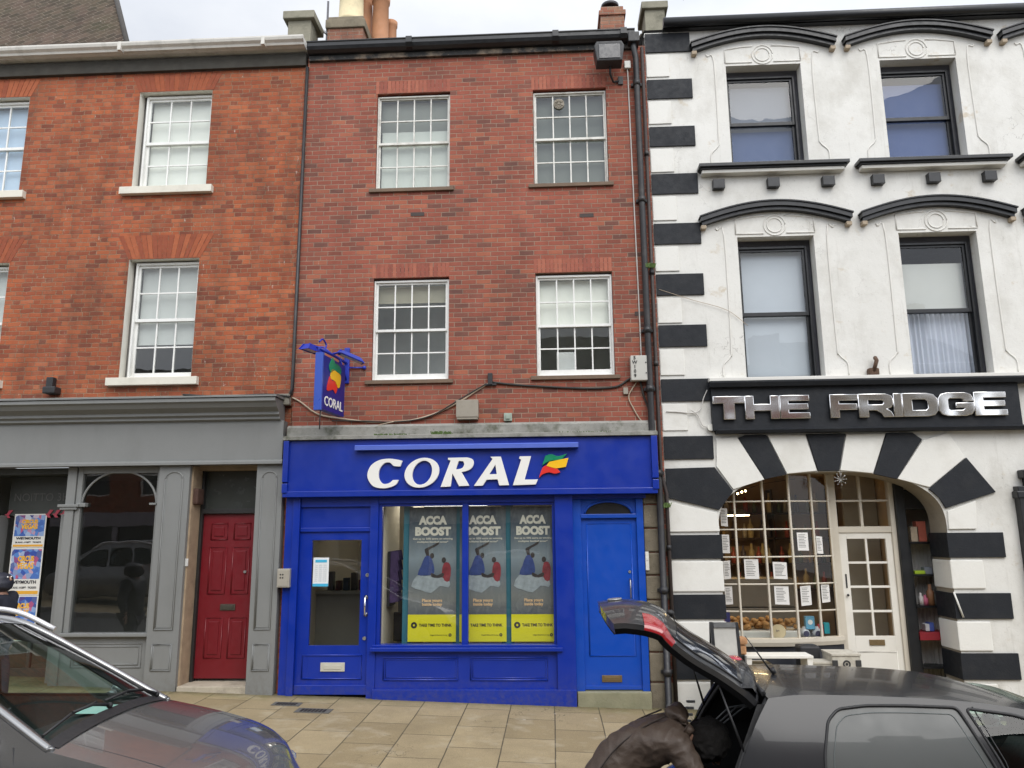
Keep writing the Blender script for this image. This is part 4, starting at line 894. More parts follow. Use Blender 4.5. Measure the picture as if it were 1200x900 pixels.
    b = B(); b.quad((5.24, 1.0, -.5), (5.9, 1.0, -.5), (5.9, 1.0, 2.9), (5.24, 1.0, 2.9)); b.quad((5.9, .5, -.5), (5.9, 1.0, -.5), (5.9, 1.0, 2.9), (5.9, .5, 2.9)); b.quad((5.2, .4, 2.9), (5.9, .4, 2.9), (5.9, 1, 2.9), (5.2, 1, 2.9)); b.quad((5.605, .5, -.5), (5.9, .5, -.5), (5.9, .5, 2.9), (5.605, .5, 2.9))
    obj('recess_lining', b, P('pale_recess', (.55, .52, .46), .8, .1, 3), H)
    # room behind the bow window
    b = B(); rm = P('bakery_wall', (.50, .35, .20), .8, .45, 1.2); X0, X1, Y1 = 1.9, 5.2, 3.4
    b.quad((X0, Y1, -.5), (X1, Y1, -.5), (X1, Y1, 3.2), (X0, Y1, 3.2)); b.quad((X0, .5, -.5), (X0, Y1, -.5), (X0, Y1, 3.2), (X0, .5, 3.2)); b.quad((X1, .6, -.5), (X1, Y1, -.5), (X1, Y1, 3.2), (X1, .6, 3.2)); b.quad((X0, .3, 3.1), (X1, .3, 3.1), (X1, Y1, 3.1), (X0, Y1, 3.1)); b.quad((X0, .3, -.4), (X1, .3, -.4), (X1, Y1, -.4), (X0, Y1, -.4))
    obj('shop_room', b, rm, H)
    obj('right_doorway', B().box(6.58, 6.72, -.12, .05, -.6, 2.75, .01).box(6.55, 6.80, -.14, 0, 2.58, 2.68, .015).box(6.72, 7.6, -.05, .05, -.6, 2.95, .01).box(6.66, 7.6, -.16, 0, 2.86, 2.98, .02), BLACKP(), H)
    return H
fridge_house()

# steep old roof behind the orange house
RH = thing('old_building', (-11, 6, 8), 'tall old building with a steep mossy slate gable, behind the orange brick house', 'house')
mo = brick('mossy_old_slates', [(.06, .038, .030), (.095, .065, .05), (.045, .03, .024), (.07, .05, .04)], (.19, .155, .12), .32, .16, .008, .012, stain=.7, staincol=(.035, .045, .014), white=.35)
b = B(); b.quad((-20, 4.0, 12.2), (-9.22, 4.0, 12.2), (-12.3, 7.0, 18.2), (-20, 7.0, 18.2))
gb = obj('roof', b, mo, RH)
tw = Matrix.Rotation(R(-38), 4, 'Y'); gb.data.transform(tw.inverted()); gb.matrix_basis = gb.matrix_basis @ tw
obj('wall', B().prism([(-20, 6), (-9.3, 6), (-9.3, 12.2), (-20, 12.2)], 4.05, 4.3), _M['old_orange_brick'], RH)
obj('verge', B().tube([(-9.2, 3.98, 12.15), (-12.28, 7.0, 18.22)], .07, 6), P('verge_dark', (.05, .045, .04), .8), RH)
obj('gable', B().quad((-9.25, 4.0, 12.2), (-14.0, 10.0, 12.2), (-12.4, 7.01, 18.18), (-12.32, 7.0, 18.18)), _M['old_orange_brick'], RH)

# ================================================================== pipes, cables, boxes on the fronts
bp_ = P('cast_iron_pipe_black', (.018, .018, .02), .45, .3, 8, bump=.2, dirt=.35, dirtcol=(.09, .075, .06))
D = thing('drainpipe', (1.55, -.1, -.2), 'black cast iron drainpipe running down between pink-red brick and black quoins', 'drainpipe', 'two black pipes between brick and white house')
b = B().tube([(1.46, -.12, 9.98), (1.46, -.12, 9.86), (1.49, -.10, 9.7), (1.49, -.10, 3.2), (1.56, -.10, 2.9), (1.56, -.10, -.15), (1.54, -.2, -.22)], .048, 12)
obj('pipe', b, bp_, D)
for z in (9.2, 7.2, 5.1, 4.2, 2.95, 1.3, .2): b = B(); b.cyl((1.49 if z > 3.1 else 1.56, -.10, z), (1.49 if z > 3.1 else 1.56, -.10, z+.09), .06); b.box((1.49 if z > 3.1 else 1.56)-.085, (1.49 if z > 3.1 else 1.56)+.085, -.06, .0, z+.02, z+.07, .006); obj('collar', b, bp_, D)
obj('hopper', B().box(1.37, 1.55, -.21, 0, 9.93, 10.10, .012), bp_, D)
D = thing('drainpipe', (1.68, -.08, -.2), 'thin black waste pipe beside the drainpipe at the edge of the stone quoins', 'drainpipe', 'two black pipes between brick and white house')
obj('pipe', B().tube([(1.60, -.06, 9.9), (1.60, -.06, 3.0), (1.665, -.07, 2.7), (1.665, -.07, -.25)], .028, 10), P('old_waste_pipe', (.035, .025, .022), .6, .3, 8), D)
for z in (8, 6.03, 4.6, 1.9, .6): obj('collar', B().cyl((1.60 if z > 3 else 1.665, -.065, z), (1.60 if z > 3 else 1.665, -.065, z+.07), .038), bp_, D)
tag(obj('drainpipe', B().tube([(-3.93, -.03, 9.8), (-3.935, -.03, 4.35), (-4.0, -.05, 4.15)], .028, 8), bp_), 'thin dark pipe running down the joint between orange and pink brick', 'pipe')
# floodlight
F = thing('floodlight', (1.08, -.15, 9.6), 'black floodlight on the pink-red brick under the gutter', 'floodlight')
b = B(); b.prism([(.84, 9.46), (.80, 9.72), (.84, 9.80), (1.24, 9.80), (1.28, 9.72), (1.24, 9.46)], -.42, -.18, .02)
obj('housing', b, DARK(), F)
obj('lens', B().box(.87, 1.21, -.43, -.40, 9.49, 9.74, .01), P('floodlight_glass', (.05, .05, .055), .1, .2, 8), F)
obj('bracket', B().tube([(1.06, -.25, 9.46), (1.06, -.20, 9.36), (1.12, -.06, 9.30), (1.24, 0, 9.36)], .018).box(1.2, 1.28, -.03, 0, 9.28, 9.42, .004), DARK(), F)
# cables
wc = P('white_cable', (.55, .53, .5), .6, .1); bc = P('black_cable', (.03, .028, .025), .7, .2); gc = P('buff_cable', (.42, .34, .25), .7, .15)
def cable(pts, r, m, label, k=8, y=-.02): return tag(obj('cable', B().tube(cr([(p[0], p[2] if len(p) > 2 else y, p[1]) for p in pts], k), r, 6), m), label, 'cable')
cable([(1.36, 9.62), (1.37, 8), (1.385, 6), (1.39, 4.72)], .010, wc, 'straight white cable down the pink-red brick from its small junction block')
tag(obj('junction_block', B().box(1.31, 1.41, -.06, 0, 9.55, 9.68, .01), P('white_plastic', (.66, .65, .6), .5)), 'small white junction block beside the floodlight, top of the white cable', 'junction box')
cable([(1.38, 4.36), (1.22, 4.42), (1.0, 4.30), (.6, 4.28), (.2, 4.30), (-.2, 4.33), (-.55, 4.36), (-.86, 4.40)], .017, bc, 'thick dark cable sagging from the numbered box to the small black bracket')
cable([(-.9, 4.40), (-1.1, 4.28), (-1.35, 4.12), (-1.7, 3.95), (-2.1, 3.84), (-2.6, 3.82), (-3.0, 3.86), (-3.5, 3.95), (-3.8, 4.15), (-3.93, 4.22)], .014, gc, 'buff cable sagging across the brick behind the hanging sign')
cable([(-.95, 4.38), (-1.3, 4.18), (-1.8, 3.90), (-2.3, 3.82), (-2.9, 3.84), (-3.3, 3.85)], .010, bc, 'thin dark cable beside the sagging buff cable', y=-.035)
cable([(-2.35, 3.82), (-2.6, 3.76), (-2.75, 3.68), (-2.8, 3.62)], .008, gc, 'short loose buff cable end dropping to the ledge above the blue fascia', y=-.06)
cable([(1.3, 4.36), (1.18, 4.15), (1.25, 3.95), (1.35, 3.78), (1.45, 3.74)], .010, gc, 'looped buff cable hanging below the numbered box')
cable([(1.36, 4.36), (1.40, 4.15), (1.46, 3.95), (1.47, 3.72)], .014, bc, 'black cable hanging below the numbered box to the ledge', y=-.03)
cable([(-3.93, 4.22), (-4.3, 4.26), (-5, 4.24), (-5.6, 4.28)], .016, bc, 'dark cable lying along the grey cornice top', y=-.11)
cable([(2.34, 4.22), (2.28, 4.10), (2.22, 3.93), (2.1, 3.88), (1.9, 3.90), (1.72, 3.91)], .008, wc, 'white cable looping over the quoin left of the black sign board', y=-.034)
cable([(2.08, 3.93), (2.18, 3.85), (2.24, 3.70), (2.34, 3.66)], .008, wc, 'white cable running down to the round bell by the black sign board', y=-.034)
cable([(1.70, 5.8), (2.2, 5.62), (2.7, 5.45), (3.0, 5.2)], .004, gc, 'thin drooping wire on the white wall under the first floor hood', y=-.03)
tag(obj('alarm_bell', B().cyl((2.36, 0, 3.66), (2.36, -.06, 3.66), .05, 20), P('white_plastic', (.6, .6, .6))), 'round white bell beside the lower end of the black sign board', 'bell')
T = thing('junction_box', (1.36, -.1, 4.4), 'light grey box with a painted number column, beside the drainpipe', 'utility box')
obj('housing', B().box(1.215, 1.495, -.13, 0, 4.37, 4.75, .012), P('light_grey_box', (.48, .47, .43), .5, .08, 6, dirt=.3, dirtcol=(.25, .22, .18)), T)
b = B()
for i, ch in enumerate('5W109'): write(b, ch, 1.275, -.134, 4.69-i*.068, .052, depth=.001, bold=.002, rot=0)
obj('lettering', b, P('black_print', (.015, .015, .015), .5), T)
obj('catch', B().cyl((1.44, -.13, 4.64), (1.44, -.137, 4.64), .01).cyl((1.44, -.13, 4.48), (1.44, -.137, 4.48), .01), DARK(), T)
tag(obj('junction_box', B().box(-1.40, -1.07, -.14, 0, 3.86, 4.12, .008).box(-1.39, -1.08, -.13, -.0, 3.83, 3.86), P('dull_grey_box', (.30, .27, .22), .6, .12, 6, dirt=.4, dirtcol=(.18, .14, .1))), 'square dull grey metal box on the brick above the blue fascia', 'utility box')
tag(obj('junction_box', B().box(-.69, -.57, -.08, 0, 3.80, 3.92, .008).box(-.66, -.60, -.10, -.08, 3.83, 3.89, .004), P('green_grey_box', (.30, .36, .30), .6)), 'tiny green-grey box just above the leaded ledge', 'utility box')
tag(obj('bracket', B().box(-.93, -.86, -.06, 0, 4.36, 4.54, .008).box(-.98, -.80, -.05, -.0, 4.35, 4.38, .004), DARK()), 'small black cable bracket between the two first floor windows', 'bracket')
tag(obj('junction_box', B().box(1.10, 1.17, -.05, 0, 4.18, 4.28, .006), P('dull_grey_box', (.3, .3, .3))), 'tiny grey cable box under the sill, left of the numbered box', 'utility box')
tag(obj('wall_bracket', B().box(4.69, 4.84, -.12, 0, 4.38, 4.50, .03).tube([(4.76, -.10, 4.45), (4.80, -.14, 4.60), (4.82, -.05, 4.66)], .03), P('rusty_iron', (.09, .05, .03), .8, .4, 20, bump=.4)), 'rusty iron lamp bracket on the white wall above the black sign', 'bracket')
tag(obj('intercom', B().box(-3.97, -3.79, -.20, -.10, 1.42, 1.68, .006).box(-3.95, -3.81, -.206, -.2, 1.44, 1.66, .002), P('beige_metal_box', (.42, .39, .33), .45, .1, 8, metal=.3)), 'beige metal intercom box beside the blue door post', 'intercom')
b = B()
for x in (-3.92, -3.885): b.cyl((x, -.2, 1.60), (x, -.2095, 1.60), .011, 12); b.cyl((x, -.2, 1.555), (x, -.2095, 1.555), .011, 12)
o = obj('button', b, DARK(), bpy.data.objects['intercom'])
tag(obj('door_keypad', B().box(1.325, 1.375, -.06, -.0, 1.62, 1.88, .006).box(1.33, 1.37, -.066, -.06, 1.76, 1.80, .002), P('white_plastic', (.6, .6, .6))), 'narrow white entry pad between bright blue side door and stone quoins', 'keypad')
# weeds
def weeds(x0, x1, y, z, n, h, label):
    b = B()
    for i in range(n):
        x = random.uniform(x0, x1); a = random.uniform(0, 6.28); L = h*random.uniform(.4, 1); dx, dy = math.cos(a)*L*.6, math.sin(a)*L*.3-.01; w_ = .006
        yy = y+random.uniform(-.04, .03)
        b.quad((x-w_, yy, z), (x+w_, yy, z), (x+dx*.6+w_, yy+dy*.6, z+L*.8), (x+dx*.6-w_, yy+dy*.6, z+L*.8)); b.quad((x+dx*.6-w_, yy+dy*.6, z+L*.8), (x+dx*.6+w_, yy+dy*.6, z+L*.8), (x+dx+.001, yy+dy, z+L*.75), (x+dx, yy+dy, z+L*.75))
    o = obj('weeds', b, P('weed_green', (.09, .15, .035), .7, .35, 30)); o['kind'] = 'stuff'; o['label'] = label; return o
weeds(-1.75, -1.45, -.2, 3.59, 90, .07, 'tuft of green weeds on the leaded ledge above the sign letters'); weeds(-2.6, -2.1, -.2, 3.59, 80, .04, 'low moss and weeds on the leaded ledge above the first letters'); weeds(.1, .9, -.2, 3.59, 60, .03, 'thin moss on the ledge near the drainpipe')
weeds(1.5, 1.64, -.12, 6.12, 60, .10, 'small weeds growing behind the drainpipe halfway up'); weeds(1.6, 1.7, -.1, 2.5, 50, .09, 'small weeds behind the drainpipe beside the fascia end')
# aerial
A = thing('tv_aerial', (-4.25, 1.9, 11.2), 'thin television aerial on a pole beside the chimney stack', 'aerial')
al = P('aerial_metal', (.10, .10, .11), .5)
obj('pole', B().tube([(-4.27, 2, 10.8), (-4.27, 2, 12.6)], .022).tube([(-4.27, 2, 11.62), (-4.05, 2, 11.62)], .018), al, A)
b = B().tube([(-4.55, 1.9, 12.05), (-4.2, 2.0, 11.8)], .012)
for i in range(6): t = i/5; x, z = -4.52+.28*t, 12.03-.2*t; b.tube([(x-.03, 1.75, z-.10), (x+.03, 2.1, z+.10)], .006)
obj('antenna', b, al, A)
# gull
def gull():
    b = B(); c = Vector((4.05, 8, 17.13))
    b.tube([c+Vector(p) for p in ((-.22, .05, -.02), (-.1, 0, 0), (.05, 0, .01), (.18, 0, 0), (.25, 0, -.01))], [.012, .045, .055, .03, .008])
    for s in (-1, 1):
        g = [[], []]
        for i, (w_, up, sw) in enumerate(((0, 0, .1), (.22, .12, .09), (.42, .10, .06), (.62, -.02, .008))):
            g[0].append(c+Vector((.05-.1*w_, s*w_*.6, up*1.2))); g[1].append(c+Vector((.05-.1*w_-sw*1.5, s*w_*.6, up*1.2-.01)))
        b.sheet(g)
    tag(obj('gull', b, P('gull_grey', (.3, .3, .32), .7)), 'small gull gliding high in the pale sky above the white house', 'bird')
gull()

# hanging sign
Hs = thing('hanging_sign', (-3.35, -.4, 4.2), 'projecting blue hanging sign with flag emblem on an iron wall bracket', 'hanging sign')
th = R(28)
def sgn(u, v, w_=0):  # u along the board away from the wall, v height, w_ thickness
    p0 = Vector((-3.12, -.16, 0)); d = Vector((-.12, -.99, 0)).normalized(); n_ = Vector((d.y*-1, d.x, 0))
    return p0+d*u+n_*w_+Vector((0, 0, v))
def sbox(b, u0, u1, v0, v1, w0, w1):
    t = bmesh.new(); bmesh.ops.create_cube(t, size=1)
    for v in t.verts: v.co = sgn(u0+(v.co.x+.5)*(u1-u0), v0+(v.co.z+.5)*(v1-v0), w0+(v.co.y+.5)*(w1-w0))
    bmesh.ops.recalc_face_normals(t, faces=t.faces); bmesh.ops.bevel(t, geom=list(t.edges), offset=.004, segments=1, affect='EDGES'); b.merge(t)
SB = P('navy_sign_enamel', (.005, .012, .20), .35, .08, 3)
b = B(); sbox(b, .02, .84, 3.88, 4.66, -.045, .045); obj('board', b, SB, Hs)
b = B(); sbox(b, .835, .88, 3.86, 4.68, -.055, .055); obj('board_edge', b, P('lighter_blue_edge', (.03, .08, .42), .35, .08, 3), Hs)
# artwork on the face that looks to the right
dU = Vector((-.12, -.99, 0)).normalized(); 
def onface(me_b, u0, v0, side):
    # local x (reading direction) to world
    X = -dU if side > 0 else dU
    Nn = Vector((0, 0, 1)).cross(X)  # faces away
    return X
def face_place(b2, u_left, v0):
    """move artwork built in x,z (facing -y) onto the outer face"""
    X = -dU; Z = Vector((0, 0, 1)); Yv = Z.cross(X)
    o_ = sgn(u_left, v0, 0)+(-Yv)*.047
    M = Matrix(((X.x, Yv.x, 0, o_.x), (X.y, Yv.y, 0, o_.y), (0, 0, 1, o_.z), (0, 0, 0, 1)))
    bmesh.ops.transform(b2.bm, matrix=M, verts=b2.bm.verts); return b2
X = -dU
for nm, col, lp in (('g', 'green_flag_enamel', [(.02, .22), (.10, .36), (.16, .30), (.24, .30), (.32, .26), (.30, .17), (.20, .20), (.12, .18), (.06, .14)]), ('y', 'yellow_flag_enamel', [(.08, .18), (.14, .20), (.22, .19), (.32, .16), (.30, .0), (.24, -.02), (.16, .05), (.06, .06)]), ('r', 'red_flag_enamel', [(.04, .08), (.10, .04), (.18, .05), (.24, -.02), (.20, -.12), (.14, -.08), (.08, -.10), (-.02, -.12)])):
    obj('flag_emblem', face_place(outline(B(), [smooth_loop([(x*1.45+.0, z*1.05) for x, z in lp], 3)], -.002, .003), .66, 4.30), _M[col], Hs)
b = B(); write(b, 'CORAL', .0, -.003, .0, .14, .66, .002, .003); obj('lettering', face_place(b, .43, 3.95), LETW := P('white_sign_letters', (.8, .8, .8)), Hs)
IB = P('blue_iron', (.012, .03, .34), .4, .2, 8)
b = B().box(-3.14, -3.06, -.05, 0, 4.42, 4.98, .012)
b.tube([(-3.11, -.03, 4.74), (-3.15, -.5, 4.74), (-3.23, -1.02, 4.74)], .022)
b.tube(cr([(-3.10, -.04, 4.92), (-3.11, -.16, 4.84), (-3.12, -.3, 4.88), (-3.14, -.45, 4.80), (-3.15, -.6, 4.76)], 5), .014)
b.tube(cr([(-3.2, -.86, 4.75), (-3.2, -.80, 4.84), (-3.22, -.9, 4.90), (-3.24, -1.0, 4.84)], 5), .013)
b.tube([(-3.10, -.03, 4.46), (-3.11, -.16, 4.60), (-3.12, -.34, 4.72)], .014)
for u in (.14, .72): p = sgn(u, 4.64); b.tube([p, p+Vector((0, 0, .12))], .01)
b.tube([(-3.10, -.03, 4.67), (-2.84, -.02, 4.665)], .012); b.ball((-2.83, -.02, 4.665), .03)
obj('bracket', b, IB, Hs)
def lampbox(p, d, L, label):
    b = B(); p = Vector(p); d = Vector(d).normalized(); s = Vector((-d.y, d.x, 0))
    t = bmesh.new(); bmesh.ops.create_cube(t, size=1)
    for v in t.verts:
        top = .7 if v.co.z > 0 else 1
        v.co = p+d*(v.co.x*L*top)+s*(v.co.y*.15*top)+Vector((0, 0, v.co.z*.07))
    bmesh.ops.bevel(t, geom=list(t.edges), offset=.012, segments=2, affect='EDGES'); b.merge(t)
    l_ = obj('lamp_head', b, IB, Hs)
    b = B(); b.quad(p+d*L*.4+s*.055+Vector((0, 0, -.037)), p-d*L*.4+s*.055+Vector((0, 0, -.037)), p-d*L*.4-s*.055+Vector((0, 0, -.037)), p+d*L*.4-s*.055+Vector((0, 0, -.037)))
    obj('lamp_glass', b, P('lamp_glass_grey', (.5, .52, .5), .3), l_)
lampbox((-3.47, -.62, 4.84), (-.3, -.9, 0), .34, ''); lampbox((-2.90, -.55, 4.72), (.75, .5, -.28), .42, '')
obj('lamp_arm', B().tube([(-3.17, -.6, 4.75), (-3.3, -.6, 4.86), (-3.46, -.6, 4.86)], .012).tube([(-3.17, -.6, 4.75), (-3.05, -.55, 4.80), (-2.92, -.53, 4.75)], .012), IB, Hs)
obj('sign_spike', B().tube([(-3.21, -.93, 3.87), (-3.21, -.93, 3.60)], .008), DARK(), Hs)

# ================================================================== posters and goods
def poster(x0, x1, label, art, yy=.07):
    t = thing('window_poster', ((x0+x1)/2, yy, .6), label, 'poster', 'tall betting posters behind the shop window')
    z0, z1 = .635, 2.545; w_ = x1-x0; cx = (x0+x1)/2
    n = NT('poster_dusk_%s' % art)
    sep = n.n('ShaderNodeSeparateXYZ'); n.l(n.tc.outputs['Object'], sep.inputs[0])
    mrn = n.n('ShaderNodeMapRange'); n.l(sep.outputs[2], mrn.inputs[0]); mrn.inputs[1].default_value = .0; mrn.inputs[2].default_value = 1.95
    c = n.ramp(mrn.outputs[0], [(0, (.085, .092, .10)), (.22, (.09, .10, .115)), (.34, (.19, .19, .175)), (.5, (.13, .165, .20)), (.62, (.23, .28, .31)), (.8, (.07, .095, .125)), (1, (.02, .026, .04))])
    c = n.mix(n.ramp(n.noise(3.2, 6, .65), [(.4, 0.), (.7, .6)]), c, (.16, .18, .18)); c = n.mix(n.ramp(n.noise(9, 7, .7, stretch=(1, 1, .5)), [(.5, 0.), (.8, .5)]), c, (.33, .34, .32)); n.setp(Base_Color=c, Roughness=.55)
    obj('print', B().box(x0, x1, yy, yy+.006, z0, z1), n.m, t)
    yp = P('poster_yellow', (.74, .68, .02), .5, .03)
    obj('yellow_band', B().box(x0, x1, yy-.004, yy-.001, z0, z0+.375), yp, t)
    lt = P('poster_cream', (.68, .65, .55), .6, .03); b = B()
    write(b, 'ACCA', cx, yy-.004, 2.30, .115, w_*.60, .001, .010); write(b, 'BOOST', cx, yy-.004, 2.14, .115, w_*.76, .001, .010)
    write(b, 'Get up to 50% extra on winning', cx, yy-.004, 2.075, .026, w_*.84, .0005, .0008); write(b, 'multiples football accas*', cx, yy-.004, 2.03, .026, w_*.66, .0005, .0008)
    obj('heading', b, lt, t)
    b = B(); write(b, 'Place yours', cx, yy-.004, 1.19, .042, w_*.42, .0005, .002); write(b, 'inside today', cx, yy-.004, 1.135, .042, w_*.42, .0005, .002)
    obj('caption', b, P('poster_buff', (.75, .50, .28), .6), t)
    bk = P('poster_black', (.02, .02, .025), .6); b = B()
    write(b, 'TAKE TIME TO THINK', cx+.05, yy-.006, .845, .040, w_*.68, .0005, .002); write(b, 'begambleaware.org', cx+.1, yy-.006, .72, .018, w_*.36, .0004)
    rg = [ell(x0+w_*.13, .863, .045, .045, 0, 20), ell(x0+w_*.13, .863, .016, .016, 0, 14)]; outline(b, rg, yy-.006, .001); outline(b, [ell(x1-w_*.12, .728, .022, .022, 0, 16), ell(x1-w_*.12, .728, .009, .009, 0, 10)], yy-.006, .001)
    obj('slogan', b, bk, t)
    # two footballers, one with an arm raised
    f = lambda pts: [(cx+w_*(u-.5), 1.20+v*.95) for u, v in pts]
    skin = P('poster_dark_skin', (.04, .032, .03), .7, .7, 12); 
    b = B(); outline(b, [smooth_loop(f([(.40, .62), (.36, .70), (.33, .77), (.40, .80), (.52, .84), (.62, .88), (.63, .85), (.54, .81), (.42, .76), (.44, .66)]), 2)], yy-.004, .0008)
    outline(b, [ell(cx+w_*-.01, 1.20+.675*.95, .030, .040, 0, 16)], yy-.005, .0008); outline(b, [ell(cx+w_*.24, 1.20+.61*.95, .032, .040, 0, 16)], yy-.005, .0008)
    outline(b, [smooth_loop(f([(.48, .42), (.60, .38), (.72, .42), (.74, .37), (.62, .34), (.48, .36)]), 2)], yy-.005, .0008)
    obj('player_figures', b, skin, t)
    b = B(); outline(b, [smooth_loop(f([(.34, .66), (.44, .67), (.50, .60), (.54, .48), (.52, .40), (.36, .38), (.19, .39), (.26, .52)]), 2)], yy-.0045, .0006); obj('blue_shirt', b, P('poster_blue_shirt', (.035, .06, .20), .6, .75, 9), t)
    b = B(); outline(b, [smooth_loop(f([(.74, .56), (.84, .57), (.89, .48), (.86, .30), (.76, .30), (.70, .42)]), 2)], yy-.0045, .0006); obj('red_shirt', b, P('poster_red_shirt', (.24, .03, .04), .6, .8, 9), t)
    b = B(); outline(b, [smooth_loop(f([(.18, .38), (.34, .37), (.56, .38), (.86, .29), (.84, .20), (.66, .22), (.48, .12), (.26, .16), (.06, .22)]), 2)], yy-.0042, .0006); obj('kit_blur', b, P('poster_grey_kit', (.30, .34, .36), .6, .6, 12), t)
poster(-2.11, -1.41, 'poster in the wide pane beside the blue mullion, pale shop wall on its other side', 'one')
poster(-1.36, -.68, 'poster whose edge is cut off by the blue mullion, middle of the three', 'two')
poster(-.61, .04, 'poster against the blue pilaster next to the side door', 'three')
tl = P('teal_banner', (.03, .15, .20), .6, .1)
for i, (a, c, lab) in enumerate(((-2.20, -2.07, 'teal banner stand showing beside the poster nearest the pale wall'), (-1.46, -1.35, 'teal banner stand showing beside the blue mullion'), (-.75, -.57, 'teal banner stand showing between the two posters by the side door'))):
    tag(obj('banner_stand', B().box(a, c, .10, .115, .60, 2.56, .003).box(a-.03, c+.03, .09, .17, .56, .60, .01), tl), lab, 'banner', 'teal banner stands behind the posters')
tag(obj('wall_notice', B().box(-3.50, -3.27, -.028, -.022, 1.42, 1.83), P('notice_white', (.72, .74, .74), .6, .02)), 'white and light blue opening notice behind the pane of the glazed blue door', 'notice')
for q_ in ((-3.50, -3.27, -.031, -.028, 1.42, 1.46), (-3.47, -3.30, -.031, -.028, 1.76, 1.80)): obj('blue_bar', B().box(*q_), P('notice_blue', (.05, .4, .62), .6), bpy.data.objects['wall_notice'])
b = B()
for k in range(9): write(b, random.choice(('Mon   8:00 - 22:00', 'Tue   8:00 - 22:00', 'Sun   9:00 - 21:00')), -3.385, -.029, 1.715-k*.028, .013, .17, .0004)
obj('lettering', b, P('notice_ink', (.25, .32, .36), .7), bpy.data.objects['wall_notice'])
# shop furniture behind the glass
cn = thing('shop_counter', (-3.1, 1.4, 0), 'pale counter seen through the glazed blue door', 'counter')
obj('carcass', B().box(-3.9, -2.45, 1.5, 1.56, -.04, 1.20, .004), P('counter_front', (.30, .29, .25), .6, .1, 4), cn)
obj('counter_top', B().box(-3.9, -2.42, 1.44, 2.0, 1.20, 1.245, .008), P('counter_top_grey', (.45, .44, .40), .4), cn)
tag(obj('litter_bin', B().prism([(-3.26, -.04), (-3.30, .42), (-2.92, .42), (-2.96, -.04)], .95, 1.3, .015), DARK()), 'black bin on the floor behind the glazed blue door', 'bin')
for i in range(9):
    x = -3.75+i*.13; h = random.uniform(.14, .34)
    tag(obj('folder', B().box(x, x+.09, 1.6, 1.75, 1.245, 1.245+h, .01), P('dark_goods_%d' % (i % 3), [(.06, .05, .05), (.12, .03, .03), (.05, .07, .12)][i % 3], .6, .3, 5)), 'dark folder standing in the row on the counter behind the glazed door', 'folder', 'folders on the betting shop counter')
rk = thing('leaflet_rack', (-2.4, .5, 1.0), 'rack of purple leaflets on the pale wall inside the betting shop', 'leaflet rack')
obj('holder', B().box(-2.47, -2.44, .3, .8, 1.1, 1.9), DARK(), rk)
b = B()
for r_ in range(5):
    for c_ in range(3): b.prism([(-2.45+.01*r_*0, 1.15+r_*.15), (-2.30, 1.17+r_*.15), (-2.33, 1.32+r_*.15), (-2.44, 1.30+r_*.15)], .34+c_*.15, .345+c_*.15)
obj('leaflet', b, P('purple_leaflet', (.07, .04, .12), .6, .9, 9), rk)
ch = thing('shop_chair', (-2.0, .8, 0), 'dark chair inside the betting shop, low behind the pane', 'chair')
obj('backrest', B().box(-2.46, -2.16, .75, .80, .55, .98, .02), DARK(), ch); obj('seat', B().box(-2.46, -2.16, .45, .78, .42, .50, .02), DARK(), ch)
for x in (-2.45, -2.17):
    for y in (.46, .77): obj('leg', B().cyl((x, y, -.04), (x, y, .43), .012), DARK(), ch)

# circus posters on the grey shop's lobby glass
def circus(z0, z1, label, ln):
    t = thing('circus_poster', (-8.18, .49, z0), label, 'poster', 'circus posters stacked on the grey shop door')
    x0, x1, yy = -8.47, -7.95, .488
    n = NT('poster_paint_%d' % ln); vr = n.n('ShaderNodeTexVoronoi'); vr.inputs['Scale'].default_value = 14; n.l(n.tc.outputs['Object'], vr.inputs[0])
    sp = n.n('ShaderNodeSeparateColor'); n.l(vr.outputs['Color'], sp.inputs[0])
    c = n.ramp(sp.outputs[0], [(0, (.03, .07, .35)), (.3, (.10, .25, .60)), (.5, (.35, .45, .65)), (.65, (.03, .05, .25)), (.8, (.5, .1, .2)), (1, (.55, .6, .7))]); n.setp(Base_Color=c, Roughness=.5)
    obj('sheet', B().box(x0, x1, yy, yy+.004, z0, z1), P('poster_paper', (.74, .73, .68), .5, .02), t)
    h = z1-z0; zz = z0+h*.34
    obj('picture', B().box(x0+.02, x1-.02, yy-.003, yy-.0005, zz, z1-.02), n.m, t)
    obj('base_band', B().box(x0+.02, x1-.02, yy-.003, yy-.0005, z0+.015, z0+h*.09), P('poster_orange', (.75, .38, .04), .5), t)
    b = B(); write(b, 'CIRCUS', (x0+x1)/2, yy-.005, z0+h*.72, h*.11, .26, .001, .005); write(b, 'VEGAS', (x0+x1)/2, yy-.005, z0+h*.56, h*.13, .27, .001, .005)
    obj('title', b, P('poster_gold', (.85, .45, .03), .5), t)
    b = B(); write(b, 'WEYMOUTH', (x0+x1)/2, yy-.004, z0+h*.245, h*.065, .40, .0006, .0025); write(b, '28 AUG - 8 SEPT   TICKETS', (x0+x1)/2, yy-.004, z0+h*.14, h*.04, .42, .0006, .001)
    obj('venue_lettering', b, P('poster_ink', (.03, .03, .04), .6), t)
circus(2.0, 2.52, 'circus poster highest of the three, just under the red stickers', 1); circus(1.28, 1.995, 'circus poster in the middle of the three, largest and fully seen', 2); circus(.60, 1.275, 'circus poster lowest of the three, partly behind the silver car', 3)
